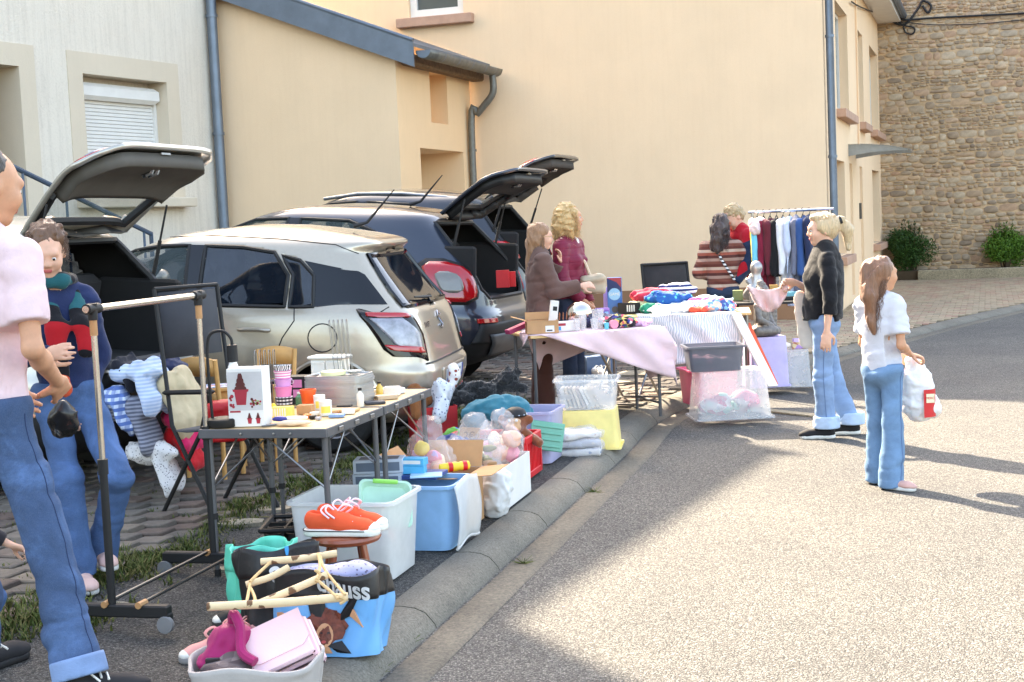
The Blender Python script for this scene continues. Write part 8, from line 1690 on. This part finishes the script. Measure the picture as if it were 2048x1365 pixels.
# ---- third table, statues
P3_ = G(2.62, 14.1); R3 = R(-10); trestle('small dark table with statues and trays before the clothes rail', P3_, R3, .9, .55, .76, m_black, m_black)
p3 = lambda x, y_, dz=0: Vector((P3_.x+x*math.cos(R3)-y_*math.sin(R3), P3_.y+x*math.sin(R3)+y_*math.cos(R3), P3_.z+.765+dz))
m_stat = M('aged_grey_resin', (124, 116, 110), .5, .25, .3, 30, bmp=.3, bs=60); m_stats = M('silver_resin', (170, 166, 164), .35, .6, .15, 30)
s1 = sdf_mesh('thinker_statue', [ell((0, 0, .06), (.09, .08, .06)), cap((0, 0, .08), (.02, 0, .22), .07, .06, .03), cap((-.05, -.02, .2), (.0, -.07, .12), .026, .022), cap((.0, -.07, .12), (.02, -.05, .27), .022, .02), cap((.07, -.02, .2), (.06, -.08, .13), .026, .022), cap((.06, -.08, .13), (.05, -.05, .26), .022, .02), cap((-.06, 0, .06), (-.04, -.12, .13), .04, .03), cap((-.04, -.12, .13), (-.03, -.13, .0), .03, .025), cap((.08, 0, .06), (.08, -.12, .12), .04, .03), cap((.08, -.12, .12), (.08, -.13, .0), .03, .025), ell((.035, -.02, .32), (.06, .068, .07))], .008, m_stats, None); s1.location = p3(-.25, -.05); tag(s1, 'silver statue of a bald figure resting its head on its hands', 'statue')
for i, (x, y_, sz, mt, lb) in enumerate(((.12, .0, (.3, .2, .03), m_black, 'black tray on the dark table'), (.14, .02, (.16, .12, .04), M('teal_card', (110, 170, 180), .5), 'small teal box on the black tray'), (-.05, .12, (.08, .08, .14), M('brass_pot', (190, 150, 90), .4, .4), 'brass coloured tin on the dark table'), (-.4, .1, (.1, .1, .1), M('olive_card', (130, 140, 90), .6), 'olive green box at the left end of the dark table'))): boxthing(['serving_tray', 'teal_box', 'brass_tin', 'olive_box'][i], lb, ['tray', 'box', 'tin', 'box'][i], p3(x, y_, .031 if i == 1 else 0), sz, R3, mt)
pb = at(1536, 774); PB = Vector((pb.x, pb.y+.12)); container('lilac_tub', 'lilac plastic tub turned upside down under the seated statue', 'bin', G(PB.x, PB.y), .36, .34, .46, R(8), M('lilac_tub_plastic', (196, 184, 228), .45, sss=.1), .08, .014, .03, flip=True)
f_ = Vector((.86, -.5, 0)); bz = G(PB.x-.02, PB.y-.03, .47); l_ = Vector((.5, .86, 0)); q = lambda a, b, c: f_*a+l_*b+UZ*c
bud = sdf_mesh('buddha_statue', [ell(q(0, 0, .05), (.12, .12, .055)), cap(q(0, .13, .05), q(.13, .03, .045), .05, .042, .03), cap(q(0, -.13, .05), q(.13, -.03, .045), .05, .042, .03), cap(q(0, 0, .08), q(-.005, 0, .24), .085, .09, .04, n=f_, fl=.75), cap(q(0, .1, .29), q(0, -.1, .29), .035, None, .04), cap(q(0, .115, .28), q(.02, .135, .16), .034, .03), cap(q(.02, .135, .16), q(.1, .03, .1), .028, .022), cap(q(0, -.115, .28), q(.02, -.135, .16), .034, .03), cap(q(.02, -.135, .16), q(.1, -.03, .1), .028, .022), cap(q(0, 0, .3), q(.005, 0, .36), .036, .036, .02), ell(q(.01, 0, .42), (.058, .058, .068)), ell(q(.055, 0, .4), (.022, .022, .03)), ell(q(-.005, 0, .49), (.032, .032, .03), None, .015), ell(q(.0, .058, .405), (.016, .012, .032)), ell(q(.0, -.058, .405), (.016, .012, .032))], .008, m_stat, None, [(.002, 110, 160)]); bud.location = bz; tag(bud, 'dark grey seated meditating statue on the lilac tub', 'statue')
curls = MB(); rs = random.Random(5)
for i in range(90):
    t = rs.uniform(0, 6.28); el_ = rs.uniform(.1, 1.5); d = f_*math.cos(t)*math.cos(el_)+l_*math.sin(t)*math.cos(el_)+UZ*math.sin(el_)
    if d.dot(f_) > .55 and el_ < .9: continue
    curls.lathe([(.009, -.002), (.008, .004), (0, .007)], q(.008, 0, .425)+Vector((d.x*.058, d.y*.058, d.z*.068)), 6)
curls.build('hair_curls', m_stat, bud, True)
# bins at the right
cbz = at(1472, 832); CB = Vector((cbz.x-.02, cbz.y+.2)); ck = R(4)
e = container('clear_bin', 'large clear bin turned upside down in front of the pink tub', 'bin', G(CB.x, CB.y, -.03), .6, .42, .38, ck, m_clearbin, .12, .022, .03, flip=True); sdf_mesh('bin_contents', [ell((-.1, 0, .1), (.14, .12, .09)), ell((.12, 0, .12), (.12, .12, .1))], .02, fabric('pink_mint_jumble', (232, 150, 170), [(180, 220, 210), (236, 226, 226), (220, 110, 140)], 'patch', 12), e, [(.02, 20, 161)])
e = container('grey_bin', 'smoky grey clear bin standing on the upturned clear bin', 'bin', G(CB.x-.12, CB.y, .356), .45, .34, .2, ck-.04, m_greylid, .12, .016, .03); sdf_mesh('bin_contents', [ell((-.06, 0, .07), (.12, .1, .05)), ell((.1, 0, .05), (.08, .1, .04))], .015, fabric('dark_jumble', (60, 62, 80), [(226, 170, 190), (44, 46, 60)], 'patch', 10), e, [(.02, 24, 162)])
pk_ = at(1420, 812); container('pink_tub', 'bright pink plastic tub behind the upturned clear bin', 'bin', G(pk_.x+.02, pk_.y+.2), .42, .36, .3, R(12), m_pinkbin, .1, .02, .03, ribs=2)
c2 = at(1584, 770, 0); C2 = Vector((c2.x, c2.y+.16)); container('clear_tub', 'clear bin turned upside down right of the lilac tub', 'bin', G(C2.x, C2.y, -.02), .4, .36, .34, R(-6), m_clearbin, .1, .018, .03, flip=True)
lump('cream_cushion', 'cream cushion lying on the clear bin by the lilac tub', 'cushion', G(C2.x-.08, C2.y, .33), (.12, .1, .035), fabric('cream_cotton', (232, 222, 206)), 165, .006, 20); boxthing('trinket_box', 'gold and mauve trinket box on the clear bin', 'box', G(C2.x+.1, C2.y-.03, .33), (.13, .1, .06), R(-6), fabric('gold_mauve_print', (206, 176, 130), [(176, 140, 190), (220, 196, 150), (180, 110, 90)], 'patch', 30)); boxthing('trinket_box', 'small mauve lidded box on top of the gold one', 'box', G(C2.x+.1, C2.y-.02, .391), (.1, .08, .03), R(4), m_pk[1])
# leaning boards
def plank(name, lb, a, b, w_, t, mat):
    a, b = Vector(a), Vector(b); d = (b-a); n_ = Vector((d.y, -d.x, 0)).normalized() if abs(d.x)+abs(d.y) > .01 else Vector((1, 0, 0)); sd_ = Vector((.96, .28, 0)); mb = MB(); mb.prism([-sd_*w_/2, sd_*w_/2, sd_*w_/2+d, -sd_*w_/2+d], Vector((.06, -.2, .1)).normalized()*t); o = mb.build(name, mat, None); o.location = a; return tag(o, lb, 'board')
bA = atY(1545, 774, 12.35); bB = atY(1470, 628, 12.6); plank('white_board', 'long white framed board leaning on the clothes table', bA, bB, .09, .02, m_white); plank('orange_board', 'orange board leaning beside the white one', bA+Vector((.02, .1, 0)), bB+Vector((.1, .12, -.1)), .09, .02, M('orange_board', (236, 92, 50), .5))
# ---- clothes rail with hanging garments
RA, RBv = G(2.5, 14.8), G(3.22, 14.5); rl = empty('clothes_rail', RA, 0, 'chrome clothes rail full of garments at the far end of the stall', 'clothes rail'); dv = RBv-RA; dv.z = 0; du = dv.normalized(); dp_ = Vector((-du.y, du.x, 0))
for q_ in (Vector(), dv): MB().tube([q_+UZ*.05, q_+UZ*1.62], .014, 8).build('post', m_chrome, rl, True); MB().tube([q_-dp_*.22+UZ*.03, q_+dp_*.22+UZ*.03], .014, 8).build('foot_bar', m_chrome, rl, True)
MB().tube([UZ*1.62-du*.04, dv+UZ*1.62+du*.04], .014, 8).build('rail', m_chrome, rl, True)
gar = [('rainbow_kite', 'rainbow striped garment hanging at the left end of the rail', 'rainbow'), ('maroon_coat', 'maroon coat with pale fur collar hanging on the rail', (128, 34, 56)), ('wine_coat', 'darker wine coat hanging beside the maroon one', (104, 40, 50)), ('black_blouse', 'black blouse hanging in the middle of the rail', (30, 29, 32)), ('white_blouse', 'white blouse hanging in the middle of the rail', (228, 228, 232)), ('ice_blouse', 'pale blue blouse hanging right of the white one', (196, 206, 228)), ('grey_blouse', 'grey blouse hanging right of the pale blue one', (110, 112, 128)), ('blue_jacket', 'blue denim jacket hanging at the right end of the rail', (52, 84, 136)), ('navy_coat', 'navy coat hanging last on the right of the rail', (40, 48, 76))]
for i, (nm, lb, col) in enumerate(gar):
    c0 = RA+dv*(.06+.085*i); mt = fabric('rainbow_cloth', (110, 200, 226), [(240, 220, 70), (150, 220, 90), (90, 190, 230), (170, 150, 230)], 'multi', 2.2, rot=(0, R(90), 0)) if col == 'rainbow' else fabric('hung_'+nm, col, folds=.8)
    e = empty(nm, c0, 0, lb, 'garment', 'garments on the rail'); L_ = [.62, .78, .7, .5, .72, .8, .7, .62, .6][i]
    sdf_mesh('cloth', [cap(du*.0-dp_*.14+UZ*1.5, dp_*.14+UZ*1.5, .035, None, .05), cap(UZ*1.48, UZ*(1.5-L_), .075, .1, .06, n=du, fl=.42), cap(-dp_*.15+UZ*1.48, -dp_*.17+UZ*1.0, .04, .035, .04)], .013, mt, e, [(.012, 20, 170+i, (1, 1, .25)), (.006, 46, 180+i, (1, 1, .3))], cut=lambda X, z_=1.46-L_: z_-X[..., 2])
    MB().tube([dp_*.12+UZ*1.53, UZ*1.58, -dp_*.12+UZ*1.53], .005, 5).tube([UZ*1.58, UZ*1.61+du*.01, UZ*1.645, UZ*1.63-du*.02], .003, 5).build('hanger', m_black, e, True)
    if i == 1: sdf_mesh('fur_collar', [cap(-dp_*.17-du*.04+UZ*1.47, -dp_*.1-du*.02+UZ*1.5, .075, .07)], .012, M('pale_fur', (232, 206, 204), .95, bmp=1, bs=90), e, [(.016, 50, 190)])
# ---- things the people hold
L = LADY; hd = L.root.location+L.J['Rwr']+L.f*.06
rows = [[L.f*(.3*t)+L.l*(.03*math.sin(14*t+5*v)+.012*math.sin(31*t))*(.3+v)-UZ*(.015+.03*math.sin(PI*t)+v*(.02+.15*math.sin(PI*min(1, t*1.02+.02))**.7)) for t in [i/24 for i in range(25)]] for v in [j/10 for j in range(11)]]
pc = MB().grid(rows).build('pink_skirt', fabric('powder_pink_cloth', (236, 196, 190), folds=.6), None, True, solid=.012, fix=False); pc.location = hd; tag(pc, 'powder pink cloth held out by the person in black', 'cloth')
sdf = sdf_mesh('cream_bag', [cap((0, 0, 0), (.05, .0, -.34), .05, .07, .04, n=L.l, fl=.4)], .011, fabric('cream_canvas', (220, 204, 190)), None, [(.006, 22, 196)]); sdf.location = hd+Vector((.1, .05, -.1)); tag(sdf, 'cream cloth bag hanging in front of the person in black', 'bag')
Gq = BAGGIRL; hd = Gq.root.location+Gq.J['Rwr']+(Gq.J['Rwr']-Gq.J['Rel']).normalized()*.07; m_carrier = M('white_carrier_film', (234, 230, 230), .35, sss=.2, bmp=.3, bs=20, bd=.02)
cb_ = empty('carrier_bag', hd, 0, 'full white plastic carrier bag with red print hanging from a hand on the road', 'carrier bag')
bgm = sdf_mesh('bag_film', [cap((.02, 0, -.28), (.01, 0, -.17), .1, .1, .05, n=(.4, .9, 0), fl=.8), ell((.04, -.0, -.3), (.12, .09, .1)), cap((-.02, 0, -.13), (-.03, 0, .0), .06, .016, .05), cap((.05, 0, -.13), (.0, 0, .0), .05, .016, .05)], .008, m_carrier, cb_, [(.008, 30, 197), (.004, 70, 198)])
def on_car(x, z): return Vector((x, -.096-.004+.35*max(0, x-.03)**1.0*.9, z))
cpr = MB().grid([[Vector((.03+.085*u, -.108+.02*u+.5*(max(0, u-.3))**2*.12, -.36+.17*v)) for u in [i/8 for i in range(9)]] for v in [j/6 for j in range(7)]]).build('red_print', M('carrier_red', (206, 44, 48), .4), cb_, True)
rect_front(cb_, .045, .095, -.27, -.215, -.1085, M('print_cream', (236, 226, 190), .5)); lettering('MERCI', .02, m_redpl, cb_, (.07, -.1095, -.242), (1, 0, 0), (0, 0, 1))
Gg = BAGP; hb_ = sdf_mesh('leather_handbag', [rbox((0, 0, 0), (.12, .05, .085), None, .045), cap((-.08, -.04, .04), (.08, -.04, .05), .025, .025, .03)], .01, M('beige_leather', (176, 160, 134), .45), None, [(.008, 26, 199)]); hb_.location = Gg.root.location+Gg.hip+Gg.f*.2+Gg.l*.04+UZ*.14; tag(hb_, 'beige slouchy leather handbag held before the maroon jacket', 'handbag')
# ---- clothes spilling over the silver car's boot sill
sp_ = [('blue_shirt', 'pale blue striped shirt on top of the pile in the silver car', (0, 0, .1), (.2, .16, .12), fabric('pale_blue_stripe', (176, 196, 226), (206, 216, 236), 'stripes', 50)), ('grey_stripe_shirt', 'grey striped shirt hanging over the sill of the silver car', (-.06, -.1, -.12), (.2, .1, .16), fabric('grey_stripe', (150, 152, 164), (96, 98, 112), 'stripes', 46)), ('navy_jumper', 'navy jumper at the back of the pile in the silver car', (.05, .22, .1), (.22, .14, .1), fabric('navy_pile', (40, 48, 78))), ('beige_jacket', 'beige jacket sliding off the far side of the pile', (.14, .1, .0), (.12, .18, .16), fabric('beige_pile', (206, 186, 150))), ('pink_frill_dress', 'hot pink frilly dress at the far corner of the pile', (.14, .05, -.2), (.09, .1, .12), fabric('hot_pink', (216, 40, 96))), ('red_frill_dress', 'red frilly dress hanging below the pink one', (.16, .06, -.32), (.08, .09, .12), fabric('red_frill', (196, 28, 36))), ('floral_dress', 'white dress with small dark flowers hanging lowest over the bumper', (.05, -.05, -.38), (.17, .1, .16), fabric('white_floral', (230, 226, 224), (120, 110, 112), 'flowers', 70)), ('check_shirt', 'blue and white checked shirt at the near end of the pile', (-.16, -.16, -.05), (.12, .1, .12), fabric('blue_check', (200, 212, 232), (84, 112, 170), 'check', 26)), ('black_scarf', 'black scarf at the near top of the pile', (-.14, .0, .14), (.12, .12, .06), fabric('black_scarf_knit', (36, 36, 44)))]
pc_ = atY(290, 800, 8.3); out_ = Vector((.95, -.314, 0)); alo = Vector((.314, .95, 0))
for i, (nm, lb, c_, r_, mt) in enumerate(sp_):
    w_, dp2, hh = r_[1]*1.2, r_[0]*.45, r_[2]; side = alo*((i*37 % 10)/10-.5)*.06
    pr = [ell((0, 0, 0), (r_[0]*.8, r_[1]*.95, r_[2]*.5), None, .03), cap(out_*.04+alo*w_*.35, out_*.12+alo*w_*.45-UZ*hh*1.1, w_*.45, w_*.55, .05, n=out_, fl=.4), cap(out_*.04-alo*w_*.35, out_*.12-alo*w_*.4-UZ*hh*1.25, w_*.45, w_*.5, .05, n=out_, fl=.4)]
    lump(nm, lb, 'clothes', Vector((pc_.x+c_[0], pc_.y+c_[1], pc_.z+c_[2]*.95+.07))+side, r_, mt, 200+i*3, .012, 15, .011, 'clothes piled on the boot sill', prims=pr, stretch=(1.6, 1.6, .35), cut=False)
# scarf of the woman by the silver car, black bag at the man's side, red bags in the crossover's boot
Q = SCARF_P; o_ = Q.root
sc1 = sdf_mesh('red_black_scarf', [cap(Q.neck+Q.l*.075+Q.f*.0+UZ*.03, Q.chest+Q.l*.075+Q.f*.125, .034, .04, .03, n=Q.f, fl=.5), cap(Q.chest+Q.l*.075+Q.f*.125, Q.hip+Q.l*.06+Q.f*.15+UZ*.22, .04, .04, .03, n=Q.f, fl=.4), cap(Q.neck-Q.l*.06+UZ*.03, Q.chest-Q.l*.04+Q.f*.125, .034, .04, .03, n=Q.f, fl=.5), cap(Q.chest-Q.l*.04+Q.f*.125, Q.hip-Q.l*.06+Q.f*.15+UZ*.06, .042, .048, .03, n=Q.f, fl=.4)]+[cap(Q.neck+(Q.l*math.cos(t)+Q.f*(math.sin(t)+.25))*.072+UZ*.035, Q.neck+(Q.l*math.cos(t+.7)+Q.f*(math.sin(t+.7)+.25))*.072+UZ*.035, .03, None, .02) for t in [.7*i for i in range(9)]], .009, fabric('patchwork_scarf', (24, 22, 26), [(170, 26, 34), (24, 22, 26), (30, 90, 96), (24, 22, 26), (226, 190, 90), (200, 80, 50)], 'multi', 1.7, folds=.8, rot=(R(48), R(10), 0)), None, [(.006, 30, 210)]); sc1.location = o_.location; tag(sc1, 'black scarf with red, teal and yellow bands worn with the navy sweater', 'scarf')
bk = lump('black_helmet_bag', 'shiny black bag hanging between pink T-shirt and navy sweater', 'bag', atY(128, 872, 5.55), (.05, .05, .075), M('black_pvc', (30, 30, 32), .25), 213, .01, 24, .009, cut=False)
for k, (dx, h) in enumerate(((0, .16), (.06, .14))): rg = boxthing('gift_bag', ['bright red gift bag in the boot of the slate crossover, nearer one', 'bright red gift bag in the boot of the slate crossover, farther one'][k], 'bag', Vector((-.06+dx, 13.45+.12*k, .93+gz(0, 13.5))), (.12, .08, h), ANGC+.3, m_redpl, group='red gift bags')
